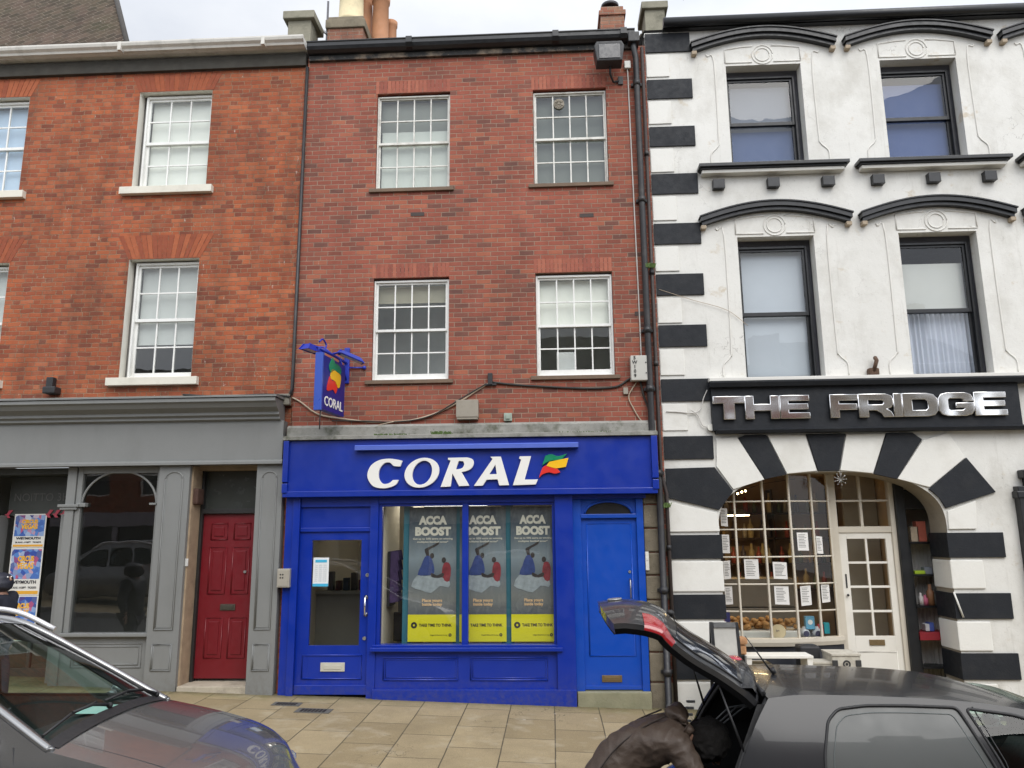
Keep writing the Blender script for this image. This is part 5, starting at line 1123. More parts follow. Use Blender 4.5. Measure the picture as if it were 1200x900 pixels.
for k, x in enumerate((-8.62, -7.96, -7.84, -7.72)):
    s = tag(obj('arrow_sticker', B().prism([(x, 2.50), (x+.05, 2.50), (x+.11, 2.58), (x+.05, 2.58)], .484, .490).prism([(x+.03, 2.46), (x+.08, 2.46), (x+.03, 2.52), (x-.02, 2.52)], .485, .490), P('faded_red_sticker', (.42, .05, .08), .5)), ['faded red arrow sticker alone beside the posters, at the picture edge', 'faded red arrow sticker above the corner of the highest circus poster', 'faded red arrow sticker, middle one of the row of three', 'faded red arrow sticker nearest the corner post bracket'][k], 'sticker', 'red arrow stickers on the lobby glass')

# notices inside the bow window
paper = P('typed_paper', (.86, .82, .82), .6, .03, 4); ink = P('typed_ink', (.16, .15, .15), .8)
NOT = [[(3.588, 2.129), (3.759, 1.87)], [(3.89, 2.071), (3.987, 1.821)], [(2.784, 1.756), (2.986, 1.475)], [(3.194, 1.71), (3.398, 1.472)], [(3.189, 1.372), (3.4, 1.113)], [(3.576, 1.37), (3.737, 1.094)], [(3.903, 1.387), (4.037, 1.128)], [(2.493, 2.493), (2.59, 2.231)], [(2.489, 2.109), (2.596, 1.842)], [(2.493, 1.733), (2.588, 1.473)], [(2.49, 1.369), (2.595, 1.116)]]
LB = ['typed notice in the bow window, highest one, third row from the top', 'typed notice in the bow window, highest of the column nearest the shop door', 'typed notice in the bow window, wide one left of centre with empty panes above', 'typed notice in the bow window, upper of the two in the middle column', 'typed notice in the bow window, lower of the two in the middle column', 'typed notice in the bow window, above the blue packet', 'typed notice in the bow window, lower one beside the shop door', 'narrow notice by the pier, highest of the four', 'narrow notice by the pier, second of the four from the top', 'narrow notice by the pier, third of the four from the top', 'narrow notice by the pier, lowest of the four']
for (a, c), lab in zip(NOT, LB):
    x0, z1 = a; x1, z0 = c; tilt = random.uniform(-.008, .008); ya, yb = bow(x0)+.012, bow(x1)+.012
    b = B(); b.quad((x0, ya, z0+tilt), (x1, yb, z0-tilt), (x1, yb, z1-tilt), (x0, ya, z1+tilt)); b.quad((x0, ya+.002, z0+tilt), (x0, ya+.002, z1+tilt), (x1, yb+.002, z1-tilt), (x1, yb+.002, z0-tilt))
    o = tag(obj('window_notice', b, paper), lab, 'notice', 'typed notices taped inside the bow window')
    b = B(); m_ = (x1-x0)*.12
    for k in range(9):
        zz = z1-.035-k*(z1-z0-.06)/9; e = random.uniform(.0, .3)*(x1-x0); xa, xb = x0+m_, x1-m_-e
        fa = lambda x: ya+(yb-ya)*(x-x0)/(x1-x0)-.002
        b.quad((xa, fa(xa), zz), (xb, fa(xb), zz), (xb, fa(xb), zz+.007), (xa, fa(xa), zz+.007))
    obj('typed_lines', b, ink, o)
# bread display
tr = thing('bread_tray', (3.1, .75, .5), 'white tray heaped with brown bread rolls low in the bow window', 'bread tray')
obj('tray', B().box(2.62, 3.62, .50, .95, .60, .72, .02), P('white_plastic', (.6, .6, .6)), tr)
bread = P('bread_crust', (.42, .22, .075), .6, .35, 12, bump=.3)
roll = tag(obj('bread_roll', B().ball((2.8, .6, .75), .048, 1.2, 1, .7, 12), bread, origin=(2.8, .6, .75)), 'brown bread roll in the heap on the white tray', 'bread roll', 'bread rolls heaped in the bow window')
for i in range(59):
    o = roll.copy(); C.objects.link(o); row = i % 3
    o.location = (random.uniform(2.66, 3.58), random.uniform(.54, .92), .755+row*.045+random.uniform(0, .02)); o.rotation_euler = (random.uniform(-.4, .4), random.uniform(-.4, .4), random.uniform(0, 3))
tag(obj('round_board', B().cyl((3.24, .34, .73), (3.22, .30, .735), .10, 28), P('pale_wood_disc', (.60, .50, .32), .6, .15, 8)), 'round pale wooden disc standing in front of the bread tray', 'disc')
b = B(); write(b, 'bread', 3.24, .294, .735, .03, .1, .0005, .001); obj('lettering', b, ink, bpy.data.objects['round_board'])
T = thing('tea_packet', (3.72, .5, .73), 'light blue packet with a white disc above two round jars', 'packet')
obj('packet_box', B().box(3.655, 3.785, .42, .50, .75, .93, .006), P('packet_blue', (.12, .36, .55), .5, .1), T); obj('packet_disc', B().cyl((3.72, .42, .85), (3.72, .416, .85), .035), P('notice_white', (.7, .7, .7)), T)
for k, (x, lab) in enumerate(((3.65, 'round dark-labelled jar under the blue packet, nearer the bread'), (3.82, 'round dark-labelled jar under the blue packet, nearer the door'))):
    t = thing('jar', (x, .5, .61), lab, 'jar', 'pair of round jars in the bow window'); obj('glass_body', B().lathe([(.03, 0), (.065, .02), (.072, .07), (.06, .12), (.03, .14), (.03, .16), (.02, .165)], (x, .48, .62)), P('jar_pale', (.50, .52, .55), .3, .1), t); obj('jar_label', B().cyl((x, .405, .69), (x, .402, .69), .042), P('jar_label_dark', (.05, .05, .10), .5), t)
tag(obj('white_box', B().box(3.56, 3.90, .52, .70, .60, .74, .006), P('white_carton', (.6, .6, .62), .6)), 'white carton behind the two round jars', 'box')
for k, (x, z, col, lab) in enumerate(((4.02, .66, (.02, .35, .42), 'teal tin beside the door frame in the bow window'), (3.93, .64, (.4, .05, .06), 'red packet beside the teal tin in the bow window'), (2.50, .64, (.3, .03, .08), 'dark red bottle box by the pier in the bow window'), (2.58, .64, (.05, .05, .2), 'navy bottle box by the pier in the bow window'))):
    h = .16 if k < 2 else .36
    tag(obj('packet', B().box(x-.04, x+.04, .62, .68, z, z+h, .008), P('packet_%d' % k, col, .5, .2)), lab, 'packet', 'small packets standing in the bow window')
# shelves of goods at the back of the bakery
sh = thing('bottle_shelves', (3.6, 3.2, 0), 'dark shelves of bottles at the back of the bakery, behind the bow window', 'shelves')
b = B()
for z in (1.1, 1.55, 2.0, 2.45): b.box(2.0, 5.1, 3.0, 3.35, z, z+.03)
for x in (2.0, 3.0, 4.0, 5.08): b.box(x, x+.03, 3.0, 3.35, -.4, 2.9)
obj('shelf_frame', b, P('dark_wood_shelf', (.06, .035, .02), .6, .3, 8), sh)
GC = [P('goods_%d' % i, c, .45, .3, 12) for i, c in enumerate([(.55, .34, .12), (.18, .22, .10), (.65, .58, .44), (.5, .12, .08), (.12, .10, .12), (.75, .6, .3)])]
protos = []
for gi in range(6):
    r_ = .034+.004*gi; h = .20+.03*gi
    protos.append(tag(obj('bottle', B().lathe([(r_, 0), (r_, h*.6), (r_*.4, h*.75), (r_*.4, h)], (2.2+gi*.12, 3.12, 2.033), 10), GC[gi], origin=(2.2+gi*.12, 3.12, 2.033)), 'bottle among those on the dark shelves at the back of the bakery', 'bottle', 'bottles on the bakery back shelves'))
for z in (1.133, 1.583, 2.033, 2.483):
    x = 2.1 if z != 2.033 else 2.95
    while x < 4.98:
        o = protos[random.randrange(6)].copy(); C.objects.link(o); o.location = (x, random.uniform(3.07, 3.2), z); x += random.uniform(.10, .22)
tag(obj('partition', B().box(4.66, 5.18, 1.3, 1.36, -.4, 3.1), P('partition_tan', (.42, .38, .31), .8, .15, 3)), 'pale partition seen through the farther panes of the white shop door', 'partition')
tag(obj('display_counter', B().box(2.1, 3.9, 1.5, 2.1, -.4, .95, .01).box(2.1, 3.9, 1.5, 2.1, .97, 1.4, .0), P('counter_dull', (.22, .19, .15), .5, .2, 4)), 'pale display counter inside the bakery behind the bow window', 'counter')
BU = thing('string_lights', (2.9, .9, 2.75), 'string of small warm bulbs inside the top of the bow window', 'string lights')
bw_ = emit('warm_bulb', (1, .72, .38), 30)
for x, z in ((2.70, 2.68), (2.9, 2.73), (2.965, 2.755), (3.02, 2.77), (3.28, 2.86)): obj('bulb', B().ball((x, .85, z), .014, n=10), bw_, BU)
obj('wire', B().tube([(2.5, .86, 2.62), (2.70, .86, 2.70), (2.96, .86, 2.77), (3.28, .86, 2.88), (3.8, .86, 2.95)], .004, 5), DARK(), BU)
Lp = thing('pendant_lamp', (3.05, 1.6, 2.4), 'wide warm pendant lamp glowing inside the bakery', 'lamp')
obj('lamp_shade', B().lathe([(.04, .10), (.10, .08), (.22, .0), (.21, -.005)], (3.05, 1.6, 2.42)), P('shade_dark', (.1, .08, .05), .4), Lp); obj('bulb', B().cyl((3.05, 1.6, 2.405), (3.05, 1.6, 2.412), .19), bw_, Lp); obj('cord', B().tube([(3.05, 1.6, 2.5), (3.05, 1.6, 3.1)], .006), DARK(), Lp)
b = B()
for k in range(9):
    a = k*math.pi*2/9; b.tube([(4.17, -.02, 2.88), (4.17+.085*math.cos(a), -.02-.03*math.sin(a*2), 2.88+.085*math.sin(a))], [.007, .003], 5); b.ball((4.17+.085*math.cos(a), -.02, 2.88+.085*math.sin(a)), .010, n=6)
b.tube([(4.17, -.02, 2.9), (4.17, -.02, 3.0)], .003, 5)
tag(obj('star_ornament', b, P('silver_star', (.35, .34, .32), .35, metal=.7)), 'silver star ornament hanging under the arch crown', 'ornament')
# recess shelves with goods
rs = thing('goods_rack', (5.5, .7, -.4), 'black rack of goods with one red shelf in the recess beside the shop door', 'shelf rack')
b = B()
for z in (1.97, 1.50, 1.05, .20): b.box(5.30, 5.78, .56, .9, z-.02, z+.005, .003)
b.box(5.30, 5.32, .56, .59, -.4, 1.97).box(5.30, 5.32, .87, .9, -.4, 1.97)
obj('rack_frame', b, BLACKP(), rs); obj('red_shelf', B().box(5.30, 5.78, .52, .9, .58, .69, .004), P('red_shelf_paint', (.30, .02, .03), .5), rs)
b = B()
for i in range(12): z = .0; 
g = [[], []]
for i in range(60): X = 5.31+.46*i/59; y = .88+.02*math.sin(i*.9); g[0].append((X, y-.05*math.sin(i*.15), -.4)); g[1].append((X, y, 1.95))
obj('sheet', b.sheet(g), P('white_cloth_sheet', (.6, .58, .54), .8, .06), rs)
GD = [('goods box', 5.34, 1.98, .05, .22, (.55, .45, .33)), ('goods box', 5.44, 1.98, .06, .30, (.45, .12, .08)), ('lime packet', 5.36, 1.51, .07, .05, (.38, .55, .03)), ('grey packet', 5.48, 1.51, .05, .10, (.2, .22, .26)), ('white bottle', 5.35, 1.06, .03, .18, (.65, .62, .6)), ('pink bottle', 5.41, 1.06, .035, .15, (.5, .12, .2)), ('brown bottle', 5.49, 1.06, .045, .30, (.25, .12, .06)), ('blue box', 5.44, .70, .03, .12, (.06, .10, .35)), ('white box', 5.38, .70, .025, .10, (.6, .6, .62))]
for k, (nm, x, z, r_, h, col) in enumerate(GD):
    bb = B(); x += .07; r_ *= 1.15
    if 'bottle' in nm: bb.lathe([(r_, 0), (r_, h*.65), (r_*.45, h*.78), (r_*.45, h)], (x, .63, z), 12)
    else: bb.box(x-r_, x+r_, .58, .70, z, z+h, .006)
    tag(obj(nm.replace(' ', '_'), bb, P('rackgoods_%d' % k, col, .5, .2, 20)), ['cream carton on the top of the goods rack', 'tall red patterned carton on the top of the goods rack', 'flat lime green packet on the second shelf of the rack', 'grey packet beside the lime green one on the rack', 'white bottle on the third shelf of the rack', 'pink bottle between white and brown bottles on the rack', 'tall brown bottle on the third shelf of the rack', 'blue carton on the red shelf of the rack', 'small white carton on the red shelf of the rack'][k], nm.split()[1], 'goods on the recess rack')
# things outside the bakery
def crate(x0, x1, y0, y1, z1, label, group='stencilled crates outside the bow window'):
    t = thing('crate', ((x0+x1)/2, (y0+y1)/2, ground((x0+x1)/2)), label, 'crate', group)
    z0 = ground((x0+x1)/2, y0)-.02; cm = P('whitewashed_crate', (.50, .47, .40), .8, .2, 14, bump=.4, dirt=.5, dirtcol=(.25, .22, .17)); bb = B(); k = 4
    for i in range(k): a = z0+(z1-.03-z0)*i/k; bb.box(x0+.01, x1-.01, y0+.01, y1-.01, a+.004, z0+(z1-.03-z0)*(i+1)/k-.004, .004)
    obj('slatted_body', bb, cm, t); obj('lid', B().box(x0, x1, y0, y1, z1-.03, z1, .006), cm, t)
    bb = B(); cx, cz = (x0+x1)/2, z1-.13; outline(bb, [ell(cx, cz, .05, .05), ell(cx, cz, .03, .03)], y0+.006, .002); bb.cyl((cx, y0+.004, cz), (cx, y0+.01, cz), .018, 12)
    obj('emblem', bb, P('stencil_black', (.03, .03, .03), .7), t)
    for xx in (x0+.04, x1-.04): obj('corner_strap', B().box(xx-.035, xx+.035, y0-.004, y0+.012, z1-.16, z1-.08, .004), P('stencil_black', (0, 0, 0)), t)
crate(3.37, 3.64, -.62, -.35, .465, 'smaller stencilled crate between the white trestle and the bigger crate'); crate(3.62, 4.0, -.66, -.25, .57, 'bigger stencilled crate nearest the white shop door'); crate(2.62, 2.86, -.62, -.3, .44, 'stencilled crate half hidden by the car beneath the white trestle top')
b = B().box(3.33, 3.60, -.3, -.05, ground(3.5)-.02, .62, .03); tag(obj('black_bin', b, DARK()), 'black plastic bin behind the stencilled crates', 'bin')
t = thing('trestle_table', (2.95, -.6, -.3), 'low white trestle table outside under the bow window', 'table'); wp = P('white_board_paint', (.72, .70, .64), .6, .06)
obj('table_top', B().box(2.5, 3.36, -.75, -.42, .525, .56, .006), wp, t)
for x in (2.52, 3.30): obj('leg', B().box(x-.02, x+.05, -.74, -.44, ground(x)-.02, .525, .006), wp, t)
t = thing('wicker_basket', (2.44, -.58, .55), 'small tan wicker hamper on the black display board stand', 'basket'); wk = P('wicker_tan', (.48, .25, .12), .8, .25, 60, bump=.8)
obj('basket_body', B().box(2.36, 2.53, -.66, -.48, .56, .68, .02), wk, t); obj('lid', B().box(2.34, 2.55, -.68, -.46, .685, .775, .03), wk, t)
tag(obj('basket_stand', B().box(2.34, 2.54, -.66, -.46, ground(2.4)-.02, .555, .006), BLACKP()), 'black box plinth carrying the wicker hamper', 'plinth')
ab = thing('chalkboard', (2.1, -.9, -.25), 'black A-frame chalkboard on the pavement before the banded pier', 'A-board'); bk = BLACKP()
def slant(b, y0_, y1_, x0, x1, zt, zb, th_): b.xprism([(y0_, zb), (y1_, zt), (y1_+th_, zt), (y0_+th_, zb)], x0, x1)
b = B(); slant(b, -1.15, -.93, 2.02, 2.06, 1.0, -.26, .03); slant(b, -1.15, -.93, 2.34, 2.38, 1.0, -.27, .03); slant(b, -.955, -.93, 2.06, 2.34, 1.0, .94, .03); slant(b, -1.14, -1.12, 2.06, 2.34, -.1, -.18, .03)
slant(b, -.66, -.895, 2.02, 2.06, 1.0, -.26, .03); slant(b, -.66, -.895, 2.34, 2.38, 1.0, -.27, .03)
obj('board_frame', b, bk, ab); b = B(); slant(b, -1.115, -.935, 2.06, 2.34, .94, -.1, .012); obj('writing_panel', b, P('chalk_grey', (.42, .41, .38), .5, .25, 6), ab)
# bottle-shaped door handle bar on the right pier and its specks
tag(obj('door_bar', B().tube([(5.57, -.045, 1.30), (5.62, -.055, 1.10), (5.66, -.05, .96)], .013), P('white_plastic', (.6, .6, .6))), 'white slanted metal bar on the black band of the banded pier', 'bar')
# ================================================================== vehicles
def lerp_tab(tab, v):
    if v <= tab[0][0]: return tab[0][1]
    for (a, p), (b_, q) in zip(tab, tab[1:]):
        if v <= b_: return p+(q-p)*(v-a)/(b_-a)
    return tab[-1][1]
def inpoly(p, poly):
    c = False; n = len(poly); j = n-1
    for i in range(n):
        (xi, zi), (xj, zj) = poly[i], poly[j]
        if (zi > p[1]) != (zj > p[1]) and p[0] < (xj-xi)*(p[1]-zi)/(zj-zi)+xi: c = not c
        j = i
    return c
def resample(poly, d=.05):
    o = []
    for (a, b_), (c, e) in zip(poly, poly[1:]+poly[:1]):
        L = math.hypot(c-a, e-b_); k = max(1, int(round(L/d)))
        for i in range(k): o.append((a+(c-a)*i/k, b_+(e-b_)*i/k))
    return o
def cdt(outer, holes, d=.07):
    vs = []; es = []
    for lp in [outer]+holes:
        lp = resample(lp, d*.8); s = len(vs); vs += lp; n = len(lp); es += [(s+i, s+(i+1) % n) for i in range(n)]
    nb = len(vs); xs = [v[0] for v in outer]; zs = [v[1] for v in outer]; x = min(xs)
    bd = list(vs)
    while x < max(xs):
        z = min(zs)
        while z < max(zs):
            if inpoly((x, z), outer) and not any(inpoly((x, z), h) for h in holes) and all((x-a)**2+(z-c)**2 > (d*.5)**2 for a, c in bd): vs.append((x+1e-4, z+1e-4))
            z += d
        x += d
    r = delaunay_2d_cdt([Vector(v) for v in vs], es, [], 0, 1e-5)
    V, F = r[0], r[2]; out_ = []
    for f in F:
        c = sum((V[i] for i in f), Vector((0, 0)))/len(f)
        if len(f) == 3:
            a_, b_, c_ = (V[i] for i in f); L_ = max((a_-b_).length, (b_-c_).length, (c_-a_).length); h_ = abs((b_-a_).cross(c_-a_))/L_
            if h_ < .08*L_ and h_ < .004: continue
        if inpoly(c, outer) and not any(inpoly(c, h) for h in holes): out_.append(f)
    return V, out_
def rnd(poly, r=.06, k=4):
    """round the corners of a polygon"""
    o = []; n = len(poly)
    for i in range(n):
        p, a, q = Vector(poly[i-1]), Vector(poly[i]), Vector(poly[(i+1) % n])
        u, v = (p-a), (q-a); e = min(r, u.length*.45, v.length*.45); u = a+u.normalized()*e; v = a+v.normalized()*e
        for j in range(k+1): t = j/k; o.append(tuple((1-t)**2*u+2*t*(1-t)*a+t*t*v))
    return o
class Car:
    def __init__(s, name, loc, label, cat, Wtab, top, x_f, x_r, paint, rot=None):
        s.t = thing(name, loc, label, cat); s.loc = Vector(loc); s.W = Wtab; s.xf, s.xr = x_f, x_r; s.paint = paint
        s.top = top
    def D(s, p):
        x, y, z = p; q = abs(y)/.88
        if x > s.xf-1.1: k = ((x-s.xf+1.1)/1.1)**2; x -= .24*k*q**3; y *= 1-.05*k
        if x < s.xr+.9: k = ((s.xr+.9-x)/.9)**2; x += .14*k*q**3; y *= 1-.05*k
        return s.loc+Vector((x, y, z))
    def w(s, z, x=0):
        T = s.W; z = min(max(z, T[0][0]), T[-1][0]); n = len(T)
        for i in range(n-1):
            if z <= T[i+1][0]:
                h = T[i+1][0]-T[i][0]; t = (z-T[i][0])/h; sl = lambda j: (T[min(j+1, n-1)][1]-T[max(j-1, 0)][1])/(T[min(j+1, n-1)][0]-T[max(j-1, 0)][0])
                return (2*t**3-3*t*t+1)*T[i][1]+(t**3-2*t*t+t)*h*sl(i)+(-2*t**3+3*t*t)*T[i+1][1]+(t**3-t*t)*h*sl(i+1)
        return T[-1][1]
    def put(s, name, b, m, parent=None, **k): return obj(name, b, m, parent or s.t, **k)
    def side(s, b, sg, outer, holes, off=0, d=.07):
        V, F = cdt(outer, holes, d)
        vs = [b.bm.verts.new(s.D((v[0], sg*(s.w(v[1])+off), v[1]))) for v in V]
        for f in F:
            g = b.bm.faces.new([vs[i] for i in (f if sg < 0 else f[::-1])]); g.smooth = True; g.material_index = b.mi
        for v in [v for v in vs if not v.link_faces]: b.bm.verts.remove(v)
    def strip(s, b, prof, crown, t0=-1, t1=1, nt_=16, off=0, k=5, wmul=1):
        P_ = cr([(x, 0, z) for x, z in prof], k); rows = []
        for i, p in enumerate(P_):
            a, c = P_[max(0, i-1)], P_[min(len(P_)-1, i+1)]; d = (c-a).normalized(); n_ = Vector((d.z, 0, -d.x))
            if n_.z < 0 and abs(n_.z) > .2: n_ = -n_
            cw = crown if not hasattr(crown, '__len__') else crown[0]+(crown[1]-crown[0])*i/(len(P_)-1)
            row = []
            for j in range(nt_+1):
                t = t0+(t1-t0)*j/nt_; q = p+n_*(cw*(1-abs(t)**2.3)+off); row.append(s.D((q.x, t*s.w(p.z)*wmul, q.z)))
            rows.append(row)
        b.sheet(rows); return P_
    def line(s, b, pts, sg, r=.004, off=.001):
        b.tube([s.D((x, sg*(s.w(z)+off), z)) for x, z in pts], r, 6)
def wheel(car, x, sg, r=.32, parent=None, w_=.2):
    y = sg*.74; c = car.loc+Vector((x, y, r))
    b = B(); ty = [(r-.07, -w_/2+.01), (r-.02, -w_/2), (r, -w_/2+.03), (r, w_/2-.03), (r-.02, w_/2), (r-.07, w_/2-.01)]
    n = 32; rings = [[b.bm.verts.new(c+Vector((a*math.cos(2*math.pi*k/n), h, a*math.sin(2*math.pi*k/n)))) for k in range(n)] for a, h in ty]
    for i in range(len(rings)-1):
        for k in range(n): f = b.bm.faces.new((rings[i][k], rings[i][(k+1) % n], rings[i+1][(k+1) % n], rings[i+1][k])); f.smooth = True
    ty_ = car.put('tyre', b, P('tyre_rubber', (.02, .02, .02), .85, .2, 20))
    b = B(); o = Vector((0, sg*(w_/2-.04), 0)); b.cyl(c-o*.2, c+o*.6, r-.075, 28)
    b.cyl(c+o*.4, c+o*1.1, .06, 16)
    for k in range(5):
        a = 2*math.pi*k/5; d = Vector((math.cos(a), 0, math.sin(a))); e = Vector((-math.sin(a), 0, math.cos(a)))
        b.tube([c+o*1.0+d*.03, c+o*.95+d*(r-.08)], .028, 6)
    b.tube([c+o+Vector(((r-.075)*math.cos(2*math.pi*k/28), 0, (r-.075)*math.sin(2*math.pi*k/28))) for k in range(29)], .012, 6)
    obj('rim', b, P('alloy_rim', (.45, .45, .46), .35, .1, metal=.8), ty_) if False else car.put('rim', b, P('alloy_rim', (.45, .45, .46), .35, .1, metal=.8))
def arch(cx, r, z0): return [(cx+r*math.cos(R(a)), .32+r*math.sin(R(a))) for a in range(-15, 196, 15)]
def seat(car, x, y, m, back=True):
    L = car.loc; b = B()
    b.box(L.x+x-.05, L.x+x+.42, L.y+y-.24, L.y+y+.24, L.z+.42, L.z+.60, .05)
    b.prism([(L.x+x-.22, L.z+.5), (L.x+x-.02, L.z+.5), (L.x+x-.16, L.z+1.14), (L.x+x-.28, L.z+1.14)], L.y+y-.23, L.y+y+.23, .03)
    b.box(L.x+x-.30, L.x+x-.20, L.y+y-.12, L.y+y+.12, L.z+1.17, L.z+1.34, .04); return b
def wcar_glass(): return glass('car_glass', (.62, .74, .70), 1.5)

def silver_car():
    paint = P('silver_paint', (.25, .25, .25), .26, .03, 2, metal=.7, coat=1, rv=.1); paint.name = 'silver_paint'
    Wt = [(.2, .82), (.5, .875), (.75, .88), (.95, .865), (1.12, .82), (1.42, .74), (1.72, .66), (1.85, .61)]
    Wt = [(z_, w_*.93) for z_, w_ in Wt]
    c = Car('silver_car', (-4.2, -5.64, -.25), 'silver people carrier with roof rails parked in the foreground, bonnet pointing at the pavement slabs', 'car', Wt, None, 2.3, -2.25, paint)
    hood = [(2.24, .66), (2.12, .80), (1.90, .90), (1.55, .99), (1.02, 1.10)]
    screen = [(.97, 1.12), (.45, 1.41), (-.12, 1.70)]
    roof = [(-.12, 1.70), (-.5, 1.77), (-1.2, 1.80), (-1.85, 1.74)]
    rear = [(-1.85, 1.74), (-2.02, 1.5), (-2.16, 1.15)]; tail = [(-2.16, 1.15), (-2.24, .9), (-2.26, .5), (-2.2, .26)]
    bump = [(2.20, .24), (2.30, .40), (2.30, .58), (2.24, .66)]
    topl = bump+hood[1:]+screen+roof[1:]+rear[1:]+tail[1:]
    def sm(p, k=3): return [(v.x, v.z) for v in cr([(x, 0, z) for x, z in p], 5)]
    outer = sm(bump)[:-1]+sm(hood)+sm(screen)[:-1]+sm(roof)[:-1]+sm(rear)[:-1]+sm(tail)
    outer = [(x, z) for x, z in outer]+[(-1.70, .24)]+arch(-1.32, .37, 0)[::-1]+[(-.9, .22), (1.0, .22)]+arch(1.42, .37, 0)[::-1]+[(1.84, .24)]
    wins = [rnd([(.72, 1.14), (.05, 1.54), (-.38, 1.62), (-.40, 1.14)], .05), rnd([(-.50, 1.14), (-.48, 1.63), (-1.15, 1.66), (-1.22, 1.14)], .05), rnd([(-1.32, 1.15), (-1.25, 1.66), (-1.72, 1.62), (-1.92, 1.2)], .06)]
    b = B()
    for sg in (-1, 1): c.side(b, sg, outer, wins)
    c.strip(b, bump, .04, nt_=20); c.strip(b, hood, (.05, .07), nt_=24)
    c.strip(b, roof, (.07, .06), nt_=20); c.strip(b, tail, .05, nt_=16)
    for sg in (-1, 1):
        c.strip(b, screen, (.0, .0), .90*sg, 1.0*sg, 3); c.strip(b, rear, (.0, .0), .86*sg, 1.0*sg, 3)
    for sg in (-1, 1): b.tube([c.D((p.x, sg*.965*c.w(p.z), p.z+.006)) for p in cr([(1.02, 0, 1.10), (.97, 0, 1.12), (.45, 0, 1.41), (-.12, 0, 1.70), (-.5, 0, 1.765), (-1.2, 0, 1.795), (-1.8, 0, 1.745)], 6)], .030, 10)
    c.put('body', b, paint)
    for sg in (-1, 1):
        for wn in wins: b = B(); c.side(b, sg, wn, [], -.008); c.put('side_window', b, wcar_glass())
    b = B(); c.strip(b, screen, (.09, .08), -.91, .91, 20, off=-.01); ws = c.put('windscreen', b, glass('windscreen_glass', (.72, .86, .82), 1.75))
    b = B(); c.strip(b, rear, (.06, .06), -.87, .87, 16, off=-.004); c.put('rear_window', b, wcar_glass())
    rb = P('black_rubber_trim', (.015, .015, .016), .55, .2, 10)
    b = B()
    for sg in (-1, 1):
        for wn in wins: c.line(b, wn+[wn[0]], sg, .009)
    for z, t0 in ((0, .9),):
        for sg in (-1, 1):
            Pp = cr([(x, 0, z) for x, z in screen], 5); b.tube([c.D((p.x, sg*.905*c.w(p.z), p.z+.012)) for p in Pp], .010, 6)
    c.strip(b, [(1.06, 1.092), (1.02, 1.10), (.965, 1.12)], (.075, .085), -.93, .93, 16, off=.004)
    c.put('window_seal', b, rb)
    for sg in (-1, 1):
        b = B()
        for ln in ([(.85, .3), (.86, .9), (.8, 1.12)], [(-.45, .28), (-.45, 1.13)], [(-1.25, .5), (-1.28, 1.14)], [(.86, .3), (-.9, .3)]): c.line(b, ln, sg, .004)
        b.tube([c.D((p.x, sg*.80*c.w(p.z), p.z+.058*(1-.8**2.3)+.002)) for p in cr([(x, 0, z) for x, z in hood[0:]], 5)], .0035, 5)
        c.put('shut_line', b, rb)
    b = B()
    for sg in (-1, 1): b = B(); b.tube(cr([c.loc+Vector(p) for p in ((.05, sg*.70, 1.66), (-.25, sg*.66, 1.80), (-.6, sg*.645, 1.84), (-1.3, sg*.645, 1.86), (-1.8, sg*.66, 1.78))], 6), .022, 8); c.put('roof_rail', b, P('satin_silver_rail', (.70, .70, .71), .35, .05, metal=.4))
    # wipers
    for ya, yb in ((-.70, -.10), (-.02, .58)):
        b = B()
        def on(x, y, up):
            z = lerp_tab([(-.12, 1.70), (.45, 1.41), (.97, 1.12), (1.1, 1.10)], x); t = y/c.w(z); return c.D((x, y, z+.088*(1-abs(t)**2.3)+up))
        # the blade rests low on the glass
        ym = (ya+yb)/2
        b.tube([on(.99, yb+.06, .02), on(.955, yb-.1, .045), on(.94, ym, .045)], [.014, .011, .009], 6); b.tube([on(.94, ya, .022), on(.93, ym, .030), on(.925, yb, .022)], .009, 6)
        b.ball(on(.99, yb+.06, .015), .022); c.put('wiper', b, rb)
    # lights, grille, plate, mirrors
    b = B()
    for sg in (-1, 1): b.ball(c.D((2.07, sg*.60, .70)), .15, 1.0, 1.0, .5)
    c.put('headlight', b, P('headlight_lens', (.55, .57, .6), .08, .1, metal=.5, coat=1))
    b = B().box(c.loc.x+2.28, c.loc.x+2.33, c.loc.y-.42, c.loc.y+.42, c.loc.z+.50, c.loc.z+.62, .01); c.put('grille', b, rb)
    for sg in (-1, 1):
        b = B().ball(c.loc+Vector((.50, sg*.97, 1.14)), .10, .6, 1.0, .75); b.tube([c.loc+Vector((.50, sg*.80, 1.12)), c.loc+Vector((.50, sg*.93, 1.13))], .03); c.put('wing_mirror', b, paint if sg < 0 else paint)
        b = B(); b.ball(c.D((-2.14, sg*.72, 1.0)), .13, .6, .9, 1.3); c.put('tail_light', b, P('red_lens', (.30, .012, .016), .15, .1, coat=.6))
    for x in (1.42, -1.32):
        for sg in (-1, 1): wheel(c, x, sg)
    b = B(); L = c.loc; b.box(L.x-2.0, L.x+2.0, L.y-.7, L.y+.7, L.z+.18, L.z+.30); c.put('underbody', b, rb)
    # cabin
    dk = P('dash_plastic', (.028, .028, .030), .6, .2, 20, bump=.15)
    b = B().xprism([(-.74, .7), (.74, .7), (.74, 1.06), (-.74, 1.06)], 0, 0.001) if False else B()
    t = bmesh.new(); 
    b.sheet([[L+Vector((x, y, z)) for y in (-.74, -.4, 0, .4, .74)] for x, z in ((1.0, 1.09), (.75, 1.10), (.50, 1.07), (.40, .98), (.45, .55))])
    b.box(L.x+.35, L.x+.52, L.y-.62, L.y-.18, L.z+1.04, L.z+1.12, .03)
    c.put('dashboard', b, dk)
    b = B(); o_ = L+Vector((.25, -.40, 1.0)); A1, A2 = Vector((0, 1, 0)), Vector((.42, 0, .9)).normalized()
